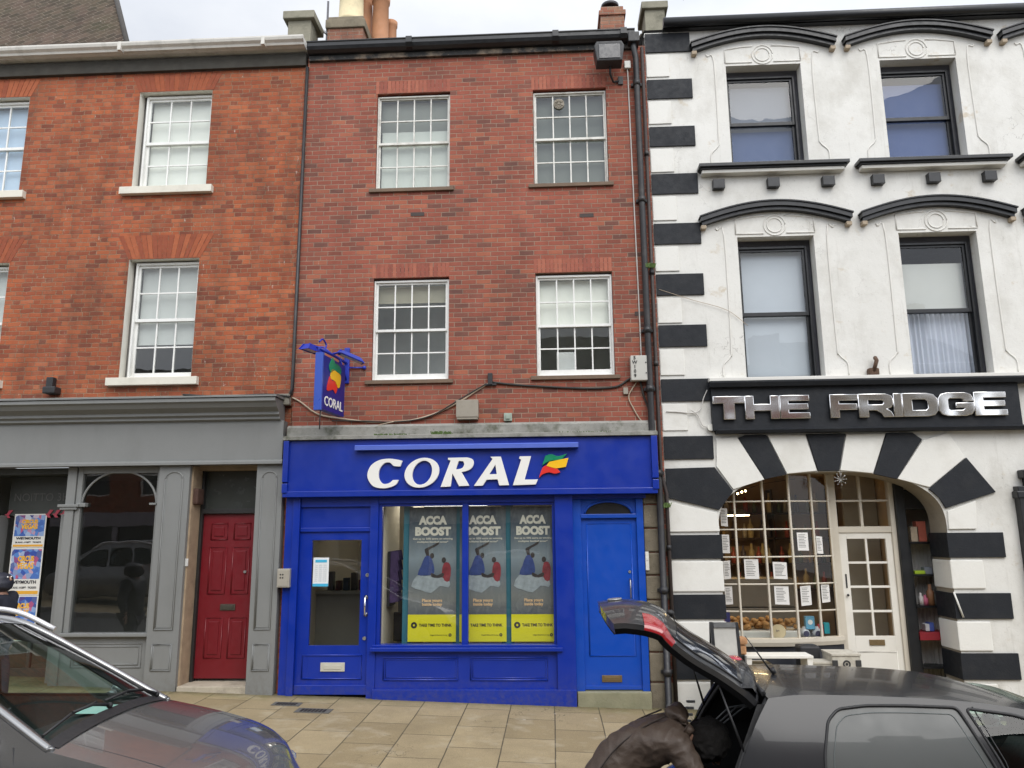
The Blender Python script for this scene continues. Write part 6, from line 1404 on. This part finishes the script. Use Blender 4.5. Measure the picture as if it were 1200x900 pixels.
    b.tube([o_+A1*.185*math.cos(2*math.pi*k/28)+A2*.185*math.sin(2*math.pi*k/28) for k in range(29)], .016, 8)
    b.ball(o_, .06, .5, 1, 1); b.tube([o_-A1*.18, o_+A1*.18], .015); b.tube([o_, o_+Vector((.2, 0, -.08))], .03)
    c.put('steering_wheel', b, dk)
    sf = P('seat_cloth', (.05, .05, .055), .9, .2, 30)
    for x, y in ((-.15, -.38), (-.15, .38), (-1.1, -.38), (-1.1, .38)): c.put('seat', seat(c, x, y, sf), sf)
    b = B().box(L.x+.04, L.x+.07, L.y-.10, L.y+.10, L.z+1.52, L.z+1.58, .012); b.tube([L+Vector((.1, 0, 1.66)), L+Vector((.06, 0, 1.56))], .01); c.put('rear_mirror', b, dk)
    pp = B(); pp.sheet([[L+Vector((x, y, 1.118+.01*math.sin(y*20))) for y in (.18, .34, .5)] for x in (.58, .74, .86)])
    o = tag(obj('dashboard_paper', pp, P('pale_green_paper', (.50, .66, .62), .7, .03)), 'pale paper slips lying on the dashboard behind the windscreen of the silver car', 'paper')
    return c.t
silver = silver_car()
sv2 = copy_tree(silver); sv2.location = (-2.2, -12.95, -.26); sv2.rotation_euler = (0, 0, math.pi)
tag(sv2, 'silver people carrier parked across the street, reflected in the betting shop window', 'car')
sv3 = copy_tree(silver); sv3.location = (-14.2, -12.95, .13); sv3.rotation_euler = (0, 0, math.pi)
tag(sv3, 'silver people carrier parked across the street, reflected in the grey shop window', 'car')

def black_car():
    paint = P('black_car_paint', (.022, .023, .026), .22, .06, 2, metal=0, coat=.22, rv=.1, crough=.015, spec=.28)
    Wt = [(.2, .80), (.5, .865), (.75, .875), (.95, .855), (1.1, .805), (1.3, .73), (1.46, .655), (1.58, .59)]
    c = Car('black_hatchback', (2.85, -5.27, -.48), 'black hatchback with its tailgate raised, parked before the white shop', 'car', Wt, None, 2.1, -2.1, paint); L = c.loc
    def sm(p, k=5): return [(v.x, v.z) for v in cr([(x, 0, z) for x, z in p], k)]
    bump = [(2.05, .25), (2.13, .40), (2.12, .58), (2.04, .68)]; hood = [(2.04, .68), (1.85, .82), (1.6, .90), (1.22, 1.0)]
    screen = [(1.20, 1.02), (.85, 1.24), (.46, 1.42)]; roof = [(.46, 1.42), (.15, 1.495), (-.3, 1.54), (-.8, 1.56), (-1.2, 1.565), (-1.43, 1.545)]
    cp = [(-1.43, 1.545), (-1.56, 1.38), (-1.70, 1.16), (-1.80, .95), (-1.90, .80)]; rb_ = [(-1.90, .76), (-2.06, .70), (-2.12, .55), (-2.10, .35), (-2.0, .25)]
    outer = sm(bump)[:-1]+sm(hood)+sm(screen)[:-1]+sm(roof)[:-1]+sm(cp)+sm(rb_)+[(-1.66, .24)]+arch(-1.30, .36, 0)[::-1]+[(-.9, .22), (.95, .22)]+arch(1.32, .36, 0)[::-1]+[(1.72, .24)]
    q = [(-1.16, 1.04), (-1.13, 1.24), (-1.07, 1.42), (-.99, 1.485), (-.80, 1.505), (-.55, 1.505), (-.22, 1.495), (-.11, 1.22), (-.04, 1.04)]
    q2 = [(0.0, 1.04), (-.06, 1.22), (-.165, 1.49), (.12, 1.455), (.45, 1.36), (.86, 1.12), (.88, 1.04)]
    wins = [rnd(q, .035), rnd(q2, .03)]
    b = B()
    for sg in (-1, 1): c.side(b, sg, outer, wins, 0, .05)
    c.strip(b, bump, .05, nt_=18); c.strip(b, hood, (.05, .06), nt_=20); c.strip(b, roof, (.02, .02), nt_=24, k=6); c.strip(b, rb_, .05, nt_=16)
    for sg in (-1, 1): c.strip(b, screen, (0, 0), .9*sg, sg, 3)
    # inner flange of the hatch opening
    Pc = cr([(x, 0, z) for x, z in cp], 5)
    for sg in (-1, 1): b.sheet([[c.D((p.x, sg*c.w(p.z), p.z)) for p in Pc], [c.D((p.x+.03, sg*(c.w(p.z)-.10), p.z-.01)) for p in Pc]])
    c.put('body', b, paint)
    dark = P('boot_trim', (.012, .012, .013), .7, .2, 20); rub = P('black_rubber_trim', (.015, .015, .016))
    gl = P('privacy_glass_painted_haze', (.050, .056, .055), .4, .1, 2, coat=.25)  # opaque tinted glass; the grey-green reflected haze is put into its base colour
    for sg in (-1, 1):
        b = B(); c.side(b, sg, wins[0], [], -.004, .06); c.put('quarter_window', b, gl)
        b = B(); c.side(b, sg, wins[1], [], -.004, .06); c.put('side_window', b, wcar_glass())
    # printed border that runs round inside the quarter glass
    b = B()
    for sg in (-1, 1):
        ring = rnd([(x+(-.6-x)*.11, z+(1.26-z)*.16) for x, z in q], .03)
        c.line(b, ring+[ring[0]], sg, .003, -.002)
    c.put('glass_border', b, P('glass_border_grey', (.10, .115, .115), .4))
    b = B(); c.strip(b, screen, (.07, .06), -.91, .91, 18, off=-.006); c.put('windscreen', b, wcar_glass())
    b = B()
    for sg in (-1, 1):
        for wn in wins: c.line(b, wn+[wn[0]], sg, .010)
        c.line(b, [(-.12, 1.50), (-.02, 1.2), (.03, .9), (.0, .3)], sg, .004); c.line(b, [(1.0, .3), (1.0, .9), (.95, 1.08)], sg, .004)
    for sg in (-1, 1): b.tube([c.D((p.x+.03, sg*(c.w(p.z)-.10), p.z-.01)) for p in Pc], .020, 8)
    b.tube([c.D((-1.43, y, 1.545+.045*(1-abs(y/.6)**2.3)-.01)) for y in [-.5+i*.1 for i in range(11)]], .018, 8)
    c.put('door_seal', b, rub)
    # loadspace
    b = B(); X0, X1 = L.x-1.86, L.x-.95; yn, yf = L.y-.66, L.y+.66
    b.quad((X0-.1, yn, L.z+.66), (X1, yn, L.z+.66), (X1, yf, L.z+.66), (X0-.1, yf, L.z+.66))
    for y in (yn, yf):
        s_ = -1 if y < L.y else 1
        b.sheet([[c.D((-1.9, s_*.72, .66)), c.D((-1.74, s_*.72, 1.1)), c.D((-1.5, s_*.58, 1.5))], [(X1, y, L.z+.66), (X1, y, L.z+1.1), (X1, y-s_*.12, L.z+1.5)]], False)
    b.quad((X1, yn, L.z+.5), (X1, yf, L.z+.5), (X1, yf-.1, L.z+1.2), (X1, yn+.1, L.z+1.2))
    b.box(L.x-2.02, L.x-1.84, L.y-.62, L.y+.62, L.z+.60, L.z+.765, .02)
    c.put('boot_lining', b, dark)
    b = B()
    for i in range(3): b.tube([L+Vector((-1.80+i*.05, .60, .92+i*.02)), L+Vector((-1.45+i*.06, .56, 1.24)), L+Vector((-1.2, .56, 1.28))], .007, 5)
    c.put('trim_strip', b, P('grey_trim_line', (.20, .21, .22), .4))
    b = B()
    for i in range(6): b.box(L.x-1.84+i*.012, L.x-1.77+i*.012, L.y+.58, L.y+.60, L.z+1.02+i*.05, L.z+1.04+i*.05, .003)
    c.put('vent_slats', b, P('pale_vent', (.35, .36, .36), .4))
    sf = P('seat_cloth', (.05, .05, .055))
    for x, y in ((.15, -.37), (.15, .37), (-.68, -.38), (-.68, .38)): c.put('seat', seat(c, x, y, sf), sf)
    b = B(); b.sheet([[L+Vector((x, y, z)) for y in (-.7, 0, .7)] for x, z in ((1.2, 1.0), (.8, 1.0), (.72, .9), (.8, .5))]); c.put('dashboard', b, P('dash_plastic', (0, 0, 0)))
    for sg in (-1, 1):
        b = B().ball(L+Vector((.82, sg*.97, 1.06)), .10, .6, 1, .75); b.tube([L+Vector((.82, sg*.82, 1.03)), L+Vector((.82, sg*.93, 1.05))], .03); c.put('wing_mirror', b, paint)
        b = B().ball(c.D((1.95, sg*.6, .72)), .15, 1, 1, .55); c.put('headlight', b, P('headlight_lens', (.5, .5, .5)))
        b = B(); c.side(b, sg, rnd([(-1.96, .82), (-1.88, .99), (-1.66, 1.0), (-1.62, .86)], .03), [], .006); c.put('tail_light', b, P('red_lens', (.5, .0, .0)))
    for x in (1.32, -1.30):
        for sg in (-1, 1): wheel(c, x, sg, .315)
    b = B().box(L.x-1.9, L.x+1.85, L.y-.68, L.y+.68, L.z+.18, L.z+.30); c.put('underbody', b, rub)
    b = B().tube([L+Vector((-1.22, .05, 1.60)), L+Vector((-1.40, .05, 1.86))], [.008, .003], 6); b.cyl(L+Vector((-1.20, .05, 1.59)), L+Vector((-1.22, .05, 1.625)), .02)
    c.put('roof_aerial', b, rub)
    # raised tailgate -------------------------------------------------
    prof = [(1.45, 1.115), (1.36, 1.20), (1.20, 1.315), (1.02, 1.425), (.90, 1.52), (.80, 1.605), (.66, 1.645), (.50, 1.655), (.345, 1.635)]
    Pp = cr([(x, 0, z) for x, z in prof], 5); n = len(Pp)
    def hw(s_): return lerp_tab([(0, .56), (.35, .60), (.62, .66), (1, .62)], s_)
    def T(i, t, off=0):
        p = Pp[i]; a, e = Pp[max(0, i-1)], Pp[min(n-1, i+1)]; d = (e-a).normalized(); nn = Vector((d.z, 0, -d.x)); 
        if nn.z < 0: nn = -nn
        s_ = i/(n-1); y = t*hw(s_); q = p+nn*(off-lerp_tab([(0, .12), (.5, .13), (1, .095)], s_)*abs(t)**2.1); q = Vector((q.x, 0, q.z))
        if s_ > .85: q -= d*(.05*abs(t)**3*(s_-.85)/.15)
        return Vector((q.x, L.y+y, q.z))
    N_ = 20; b = B(); outer_ = [[T(i, -1+2*j/N_) for j in range(N_+1)] for i in range(n)]
    b.sheet(outer_)
    rim = lambda off, tt: [T(i, tt, off) for i in range(n)]
    for tt in (-1, 1): b.sheet([rim(0, tt), rim(-.035, tt*1.0)])
    b.sheet([[T(n-1, -1+2*j/N_) for j in range(N_+1)], [T(n-1, -1+2*j/N_, -.07) for j in range(N_+1)]])
    tg = c.put('tailgate', b, P('dusty_black_paint', (.030, .031, .034), .38, .1, 3, metal=.25, coat=.7, rv=.3, dirt=.25, dirtcol=(.14, .135, .125)))
    b = B(); b.sheet([[T(i, (-1+2*j/N_)*.95, -.085) for j in range(N_+1)] for i in range(n)]); 
    for tt in (-1, 1): b.sheet([rim(-.035, tt), [T(i, tt*.95, -.085) for i in range(n)]])
    b.sheet([[T(n-1, -1+2*j/N_, -.07) for j in range(N_+1)], [T(n-1, (-1+2*j/N_)*.95, -.085) for j in range(N_+1)]])
    c.put('inner_trim', b, P('hatch_trim', (.009, .009, .010), .7, .2, 20, spec=.2), tg)
    i0, i1 = 7, int(n*.50); b = B(); b.sheet([[T(i, (-1+2*j/N_)*.88, .004) for j in range(N_+1)] for i in range(i0, i1+1)]); c.put('rear_window', b, P('blue_black_glass', (.012, .016, .024), .04, .1, 2, coat=1), tg)
    for tt in (-1, 1): c.put('window_edge', B().tube([T(i, tt*.90, .004) for i in range(i0-1, i1+2)], .008, 6), rub, tg)
    b = B()
    b.ball(T(i1+1, .05, .02), .03, 1, 1, .8); b.tube([T(i1+1, .05, .0), T(i1+1, .05, .035), T(i1-3, .45, .02)], .010, 6); c.put('rear_wiper', b, rub, tg)
    # roof spoiler with its brake light
    b = B(); g = []
    for i, u in enumerate((0, .35, .7, 1)):
        g.append([T(int(1+u*5), (-1+2*j/N_)*1.0, (.0, .035, .045, .0)[i]) for j in range(N_+1)])
    b.sheet(g); c.put('spoiler', b, paint, tg)
    b = B(); 
    for j in range(1): b.ball(T(5, .15, .012), .05, 1.1, 2.4, .45)
    c.put('brake_light', b, P('pink_red_lens', (.50, .04, .07), .15, .05, coat=.6), tg)
    for tt in (-1, 1):
        b = B(); ia, ib = int(n*.50), int(n*.76); g = []
        for i in range(ia, ib+1):
            f_ = (i-ia)/(ib-ia); tin = .97-.27*min(1, f_*1.25)**1.3
            g.append([T(i, tt*(tin+(1.0-tin)*j/5), .006) for j in range(6)]+[T(i, tt*1.005, -.03)])
        b.sheet(g); c.put('tail_light', b, P('red_lens', (.45, .015, .02)), tg)
    b = B(); b.cyl(T(int(n*.88), 0, .0), T(int(n*.88), 0, .012), .055, 28); c.put('badge', b, P('badge_chrome', (.35, .35, .35), .4, metal=.7), tg)
    for tt in (-1, 1): c.put('gas_strut', B().tube([T(int(n*.22), tt*.93, -.10), L+Vector((-1.62, tt*.66, 1.22))], [.006, .010], 8), rub)
    return c.t
black_car()

# ================================================================== people
def skin(nodes, edges, sub=2, noise=0, seed=0):
    names = list(nodes); me = bpy.data.meshes.new('tmp'); me.from_pydata([nodes[k][0] for k in names], [(names.index(a), names.index(b_)) for a, b_ in edges], [])
    o = bpy.data.objects.new('tmp', me); C.objects.link(o); m = o.modifiers.new('s', 'SKIN'); m.use_smooth_shade = True
    for i, k in enumerate(names):
        r = nodes[k][1]; me.skin_vertices[0].data[i].radius = (r, r) if not hasattr(r, '__len__') else r
    me.skin_vertices[0].data[0].use_root = True
    s_ = o.modifiers.new('u', 'SUBSURF'); s_.levels = sub; s_.render_levels = sub
    dg = bpy.context.evaluated_depsgraph_get(); e = bpy.data.meshes.new_from_object(o.evaluated_get(dg), depsgraph=dg)
    bpy.data.objects.remove(o); b = B(); t = bmesh.new(); t.from_mesh(e); bpy.data.meshes.remove(e)
    if noise:
        from mathutils import noise as mn
        t.normal_update()
        for v in t.verts:
            p = v.co*7+Vector((seed, 0, 0)); q = Vector((v.co.x*14-v.co.z*8, v.co.y*7, v.co.z*9+v.co.x*6))
            v.co += v.normal*(noise*mn.noise(p)+noise*.8*(1-2*abs(mn.noise(q)))+noise*.45*(1-2*abs(mn.noise(Vector((v.co.x*7+v.co.z*9, v.co.y*5, v.co.z*14-v.co.x*8))))))
    for f in t.faces: f.smooth = True
    b.merge(t); return b
def hand(base, d, up, L=.18, side=1, curl=.5):
    """palm and five separate bent digits"""
    base, d, up = Vector(base), Vector(d).normalized(), Vector(up).normalized(); s = d.cross(up).normalized()*side
    n = {'w': (tuple(base), (.026, .018)), 'p': (tuple(base+d*L*.3), (.036, .016)), 'k': (tuple(base+d*L*.48), (.038, .015))}; e = [('w', 'p'), ('p', 'k')]
    bs = [skin(n, e, 2)]
    for i, (o, ln) in enumerate(((-.028, .80), (-.009, .92), (.010, .86), (.028, .68))):
        a = base+d*L*.44+s*o; q = a+d*L*.22*ln+up*-.006; r_ = q+(d-up*curl)*L*.16*ln; t = r_+(d*.5-up*curl*1.3)*L*.13*ln
        bs.append(skin({'a': (tuple(a), .009), 'b': (tuple(q), .0088), 'c': (tuple(r_), .008), 'd': (tuple(t), .0065)}, [('a', 'b'), ('b', 'c'), ('c', 'd')], 1))
    a = base+d*L*.14-s*.022; q = a+d*L*.16-s*.028-up*.01; r_ = q+d*L*.16-s*.004-up*.012
    bs.append(skin({'a': (tuple(a), .011), 'b': (tuple(q), .010), 'c': (tuple(r_), .008)}, [('a', 'b'), ('b', 'c')], 1))
    return bs
SKIN = lambda: P('skin', (.42, .24, .17), .55, .1, 8)
def fig(t, nodes, edges, head, face, hands, hr=.095):
    hb = skin(nodes, edges, 2)
    for hh in hands:
        for x in hand(*hh): tm = bpy.data.meshes.new('t'); x.bm.to_mesh(tm); x.bm.free(); hb.mesh(tm)
    h = Vector(head); f = Vector(face).normalized()
    return obj('body', hb, SKIN(), t), h, f
def features(t, h, f, r=.1):
    b = B(); up = Vector((0, 0, 1)); s = f.cross(up).normalized(); u2 = s.cross(f).normalized()
    b.tube([h+f*r*.92+u2*.02, h+f*r*1.18-u2*.02, h+f*r*.98-u2*.028], [.008, .014, .008], 8)
    for k in (-1, 1): b.ball(h+s*k*r*.86-u2*.005, .024, .5, 1, 1.2); 
    obj('nose_and_ears', b, SKIN(), t)
    b = B()
    for k in (-1, 1): b.ball(h+f*r*.88+s*k*.033+u2*.018, .012)
    obj('eyes', b, P('eye_white', (.7, .7, .68), .2), t)
    b = B(); b.tube([h+f*r*.93-s*.022-u2*.048, h+f*r*.99-u2*.05, h+f*r*.93+s*.022-u2*.048], .005, 6); obj('mouth', b, P('lips', (.4, .15, .12), .5), t)

# bending person at the open boot
def bender():
    gz = ground(.3, -5.45)-.13
    t = thing('person', (.35, -5.45, gz), 'person in a brown hooded jacket bending into the open boot of the black hatchback', 'person')
    y = -5.45
    N1 = {'pel': ((.36, y, .40), .14), 'sp': ((.60, y, .62), .135), 'ch': ((.84, y, .74), .15), 'nk': ((.98, y, .74), .06), 'hd': ((1.07, y, .68), .085), 'hd2': ((1.13, y, .60), .075),
          'sl': ((.86, y+.19, .70), .065), 'el': ((.98, y+.27, .44), .045), 'wl': ((1.20, y+.20, .32), .03), 'sr': ((.86, y-.19, .70), .065), 'er': ((1.0, y-.26, .44), .045), 'wr': ((1.22, y-.16, .33), .03),
          'hl': ((.34, y+.10, .34), .10), 'kl': ((.40, y+.12, -.0), .06), 'al': ((.30, y+.13, gz+.08), .04), 'tl': ((.45, y+.14, gz+.035), .035),
          'hr': ((.34, y-.10, .34), .10), 'kr': ((.37, y-.12, 0), .06), 'ar': ((.24, y-.13, gz+.08), .04), 'tr': ((.39, y-.14, gz+.035), .035)}
    E1 = [('pel', 'sp'), ('sp', 'ch'), ('ch', 'nk'), ('nk', 'hd'), ('hd', 'hd2'), ('ch', 'sl'), ('sl', 'el'), ('el', 'wl'), ('ch', 'sr'), ('sr', 'er'), ('er', 'wr'), ('pel', 'hl'), ('hl', 'kl'), ('kl', 'al'), ('al', 'tl'), ('pel', 'hr'), ('hr', 'kr'), ('kr', 'ar'), ('ar', 'tr')]
    fig(t, N1, E1, (1.09, y, .66), (.6, 0, -.8), [((1.20, y+.20, .32), (1, 0, -.35), (0, 0, 1), .18, 1, .5), ((1.22, y-.16, .33), (1, 0, -.35), (0, 0, 1), .18, -1, .5)])
    features(t, Vector((1.10, y, .64)), Vector((.6, 0, -.8)), .095)
    br = P('brown_waxed_jacket', (.066, .046, .034), .55, .25, 9, bump=.35)
    J = {'pel': ((.33, y, .38), (.19, .20)), 'sp': ((.55, y, .64), (.175, .185)), 'ch': ((.80, y, .755), (.165, .185)), 'nk': ((.92, y, .78), (.10, .12)),
         'sl': ((.84, y+.20, .70), .10), 'el': ((.98, y+.28, .44), .075), 'wl': ((1.17, y+.21, .335), .05), 'sr': ((.84, y-.20, .70), .10), 'er': ((1.0, y-.28, .44), .075), 'wr': ((1.19, y-.17, .345), .05), 'hem': ((.25, y, .26), (.19, .21))}
    b = skin(J, [('sp', 'pel'), ('pel', 'hem'), ('sp', 'ch'), ('ch', 'nk'), ('ch', 'sl'), ('sl', 'el'), ('el', 'wl'), ('ch', 'sr'), ('sr', 'er'), ('er', 'wr')], 5, .010)
    jk = obj('jacket', b, br, t)
    b = skin({'a': ((.84, y-.15, .83), .05), 'b': ((.90, y-.07, .885), .05), 'c': ((.89, y+.06, .89), .05), 'd': ((.84, y+.15, .83), .05), 'e': ((.95, y+.13, .77), .045), 'f': ((.95, y-.14, .77), .045), 'g': ((.80, y, .86), .055)}, [('a', 'b'), ('b', 'c'), ('c', 'd'), ('d', 'e'), ('a', 'f'), ('b', 'g')], 3, .016, 4)
    obj('hood', b, br, jk)
    b = B()
    for yy in (-.17, .17): b.tube(cr([(.22, y+yy*1.05, .44), (.40, y+yy*.9, .66), (.60, y+yy*.75, .80), (.78, y+yy*.6, .88)], 6), .006, 5)
    b.tube(cr([(.30, y-.20, .42), (.33, y-.12, .55), (.345, y, .59), (.33, y+.12, .55), (.30, y+.20, .42)], 6), .006, 5)
    obj('seam', b, P('seam_dark', (.03, .022, .018), .7), jk)
    hr_ = P('dark_hair', (.012, .010, .009), .8, .4, 60, bump=1)
    t2 = bmesh.new(); bmesh.ops.create_icosphere(t2, subdivisions=4, radius=.15)
    from mathutils import noise as mn
    for v in t2.verts: v.co *= 1+.13*mn.noise(v.co*26)+.05*mn.noise(v.co*70)
    b = B(); b.merge(t2, Matrix.Translation((1.085, y, .70)) @ Matrix.Diagonal((1.05, .98, 1.0, 1))); obj('hair', b, hr_, t)
    dn = P('dark_jeans', (.03, .035, .055), .85, .2, 20)
    b = skin({'p': ((.34, y, .36), .16), 'hl': ((.34, y+.10, .28), .115), 'kl': ((.40, y+.12, 0), .08), 'al': ((.30, y+.13, gz+.10), .06), 'hr': ((.34, y-.10, .28), .115), 'kr': ((.37, y-.12, 0), .08), 'ar': ((.24, y-.13, gz+.10), .06)}, [('p', 'hl'), ('hl', 'kl'), ('kl', 'al'), ('p', 'hr'), ('hr', 'kr'), ('kr', 'ar')], 2, .006)
    obj('trousers', b, dn, t)
    for s_, x in ((.13, .30), (-.13, .24)):
        b = skin({'h': ((x-.04, y+s_, gz+.05), .048), 'm': ((x+.08, y+s_, gz+.045), .045), 't': ((x+.19, y+s_, gz+.035), .035)}, [('h', 'm'), ('m', 't')], 2); obj('shoe', b, DARK(), t)
bender()
def walker():
    X, y = -7.08, -1.6; g = ground(X, y)
    t = thing('person', (X, y, g), 'person in a dark padded jacket with the hood up, passing the circus posters', 'person')
    z = lambda h: g+h
    N1 = {'pel': ((X, y, z(.92)), (.13, .10)), 'sp': ((X, y, z(1.15)), (.13, .10)), 'ch': ((X, y, z(1.34)), (.15, .11)), 'nk': ((X+.01, y, z(1.48)), .055), 'hd': ((X+.02, y, z(1.58)), .085), 'hd2': ((X+.02, y, z(1.67)), .085),
          'sl': ((X, y+.19, z(1.38)), .06), 'el': ((X-.04, y+.25, z(1.10)), .045), 'wl': ((X+.04, y+.24, z(.86)), .03), 'sr': ((X, y-.19, z(1.38)), .06), 'er': ((X-.04, y-.25, z(1.10)), .045), 'wr': ((X+.04, y-.24, z(.86)), .03),
          'hl': ((X, y+.09, z(.86)), .09), 'kl': ((X+.10, y+.10, z(.48)), .06), 'al': ((X+.12, y+.10, z(.09)), .04), 'tl': ((X+.26, y+.11, z(.035)), .035), 'hr': ((X, y-.09, z(.86)), .09), 'kr': ((X-.04, y-.10, z(.48)), .06), 'ar': ((X-.20, y-.10, z(.10)), .04), 'tr': ((X-.07, y-.11, z(.04)), .035)}
    E1 = [('pel', 'sp'), ('sp', 'ch'), ('ch', 'nk'), ('nk', 'hd'), ('hd', 'hd2'), ('ch', 'sl'), ('sl', 'el'), ('el', 'wl'), ('ch', 'sr'), ('sr', 'er'), ('er', 'wr'), ('pel', 'hl'), ('hl', 'kl'), ('kl', 'al'), ('al', 'tl'), ('pel', 'hr'), ('hr', 'kr'), ('kr', 'ar'), ('ar', 'tr')]
    fig(t, N1, E1, (X, y, z(1.6)), (1, 0, 0), [((X+.04, y+.24, z(.86)), (.15, 0, -1), (1, 0, 0), .18, 1, .3), ((X+.04, y-.24, z(.86)), (.15, 0, -1), (1, 0, 0), .18, -1, .3)])
    features(t, Vector((X+.03, y, z(1.62))), Vector((1, 0, 0)), .095)
    nv = P('navy_padded_jacket', (.018, .02, .032), .55, .2, 9, bump=.3)
    b = skin({'ch': ((X, y, z(1.33)), (.20, .16)), 'sp': ((X, y, z(1.12)), (.18, .15)), 'pel': ((X, y, z(.92)), (.19, .16)), 'hem': ((X, y, z(.80)), (.19, .16)), 'nk': ((X, y, z(1.46)), .12), 'sl': ((X, y+.21, z(1.37)), .095), 'el': ((X-.04, y+.27, z(1.10)), .075), 'wl': ((X+.03, y+.25, z(.90)), .05), 'sr': ((X, y-.21, z(1.37)), .095), 'er': ((X-.04, y-.27, z(1.10)), .075), 'wr': ((X+.03, y-.25, z(.90)), .05)},
             [('ch', 'sp'), ('sp', 'pel'), ('pel', 'hem'), ('ch', 'nk'), ('ch', 'sl'), ('sl', 'el'), ('el', 'wl'), ('ch', 'sr'), ('sr', 'er'), ('er', 'wr')], 3, .012)
    jk = obj('jacket', b, nv, t)
    b = skin({'a': ((X-.01, y, z(1.44)), .165), 'b': ((X-.01, y, z(1.60)), .165), 'c': ((X-.0, y, z(1.69)), .125)}, [('a', 'b'), ('b', 'c')], 3, .012, 2); obj('hood', b, nv, jk)
    b = skin({'p': ((X, y, z(.88)), .15), 'hl': ((X, y+.09, z(.80)), .11), 'kl': ((X+.10, y+.10, z(.48)), .08), 'al': ((X+.12, y+.10, z(.11)), .06), 'hr': ((X, y-.09, z(.80)), .11), 'kr': ((X-.04, y-.10, z(.48)), .08), 'ar': ((X-.20, y-.10, z(.12)), .06)}, [('p', 'hl'), ('hl', 'kl'), ('kl', 'al'), ('p', 'hr'), ('hr', 'kr'), ('kr', 'ar')], 2, .005); obj('trousers', b, P('dark_jeans', (.03, .035, .055)), t)
    for x, s_ in ((X+.12, .105), (X-.20, -.105)):
        b = skin({'h': ((x-.04, y+s_, z(.05)), .048), 'm': ((x+.06, y+s_, z(.045)), .045), 't': ((x+.17, y+s_, z(.035)), .035)}, [('h', 'm'), ('m', 't')], 2); obj('shoe', b, DARK(), t)
walker()

# ================================================================== houses across the street (they show in the glass)
def opposite(x0, x1, eave, ridge, cols, label, gable=False):
    t = thing('terraced_house', ((x0+x1)/2, -16.2, ground((x0+x1)/2, -9)), label, 'house', 'houses across the street')
    Y = -16.2; m = brick('opposite_brick_%d' % int(x0), cols, (.3, .26, .2)); wn = []
    w_ = (x1-x0)/3
    for i in range(3):
        for z in (3.6, 6.0):
            if z+1.5 < eave: cx = x0+w_*(i+.5); wn.append((cx-.5, cx+.5, z, z+1.5))
    b = B()
    xs = sorted({x0, x1, *[a for h in wn for a in h[:2]]}); zs = sorted({-1., eave, *[a for h in wn for a in h[2:]]})
    for i in range(len(xs)-1):
        for j in range(len(zs)-1):
            if any(h[0] < (xs[i]+xs[i+1])/2 < h[1] and h[2] < (zs[j]+zs[j+1])/2 < h[3] for h in wn): continue
            b.quad((xs[i], Y, zs[j]), (xs[i], Y, zs[j+1]), (xs[i+1], Y, zs[j+1]), (xs[i+1], Y, zs[j]))
    for h in wn: b.reveal(*h, Y, -.15)
    for x in (x0, x1): b.quad((x, Y, -1), (x, Y-8, -1), (x, Y-8, eave), (x, Y, eave))
    obj('wall', b, m, t)
    for h in wn:
        f = obj('window', B().box(h[0], h[1], Y-.16, Y-.12, h[2], h[2]+.06).box(h[0], h[1], Y-.16, Y-.12, h[3]-.06, h[3]).box(h[0], h[0]+.06, Y-.16, Y-.12, h[2]+.06, h[3]-.06).box(h[1]-.06, h[1], Y-.16, Y-.12, h[2]+.06, h[3]-.06).box(h[0]+.06, h[1]-.06, Y-.16, Y-.12, (h[2]+h[3])/2-.03, (h[2]+h[3])/2+.03), WHITE(), t)
        obj('pane', B().quad((h[0], Y-.15, h[2]), (h[0], Y-.15, h[3]), (h[1], Y-.15, h[3]), (h[1], Y-.15, h[2])), P('dark_opposite_glass', (.03, .035, .04), .08), f)
    obj('roof', B().quad((x0, Y+.2, eave), (x0, Y-4, ridge), (x1, Y-4, ridge), (x1, Y+.2, eave)).quad((x0, Y-8, eave), (x0, Y-4, ridge), (x1, Y-4, ridge), (x1, Y-8, eave)), _M['slate_roof'], t)
    obj('chimney', B().box(x1-1.2, x1-.1, Y-4.5, Y-3.6, ridge-1, ridge+1.3), m, t)
    b = B().box(x0+.2, x1-.2, Y, Y+.15, 2.5, 3.0, .01)
    for i in range(4): xx = x0+.3+(x1-x0-.8)*i/3; b.box(xx, xx+.15, Y, Y+.12, -.8, 2.5, .01)
    obj('shopfront', b, P('opposite_shopfront_%d' % int(abs(x0)), random.choice([(.25, .28, .24), (.4, .38, .33), (.30, .28, .32)]), .5), t)
    obj('shop_window', B().quad((x0+.3, Y+.03, -.1), (x0+.3, Y+.03, 2.5), (x1-.3, Y+.03, 2.5), (x1-.3, Y+.03, -.1)), P('dark_opposite_glass', (0, 0, 0)), t)
RD_ = [(.25, .08, .05), (.33, .11, .07), (.2, .07, .05)]; BF = [(.35, .3, .22), (.42, .36, .27), (.3, .26, .2)]
opposite(-20, -13.5, 7.2, 9.2, RD_, 'red brick house across the street, far end of the reflected row'); opposite(-13.5, -8, 5.4, 7.0, BF, 'low buff brick house across the street, beside the tall red one'); opposite(-8, -2.2, 6.4, 8.4, [(.5, .46, .38), (.56, .52, .44), (.5, .47, .4)], 'cream painted house across the street, facing the grey shopfront'); opposite(-2.2, 3.6, 8.2, 10.4, BF, 'buff brick house across the street, facing the blue shopfront')
opposite(3.6, 9.5, 7.0, 9.0, RD_, 'red brick house across the street, facing the arched bakery'); opposite(9.5, 16, 8.0, 10, BF, 'buff brick house across the street, downhill end of the row')
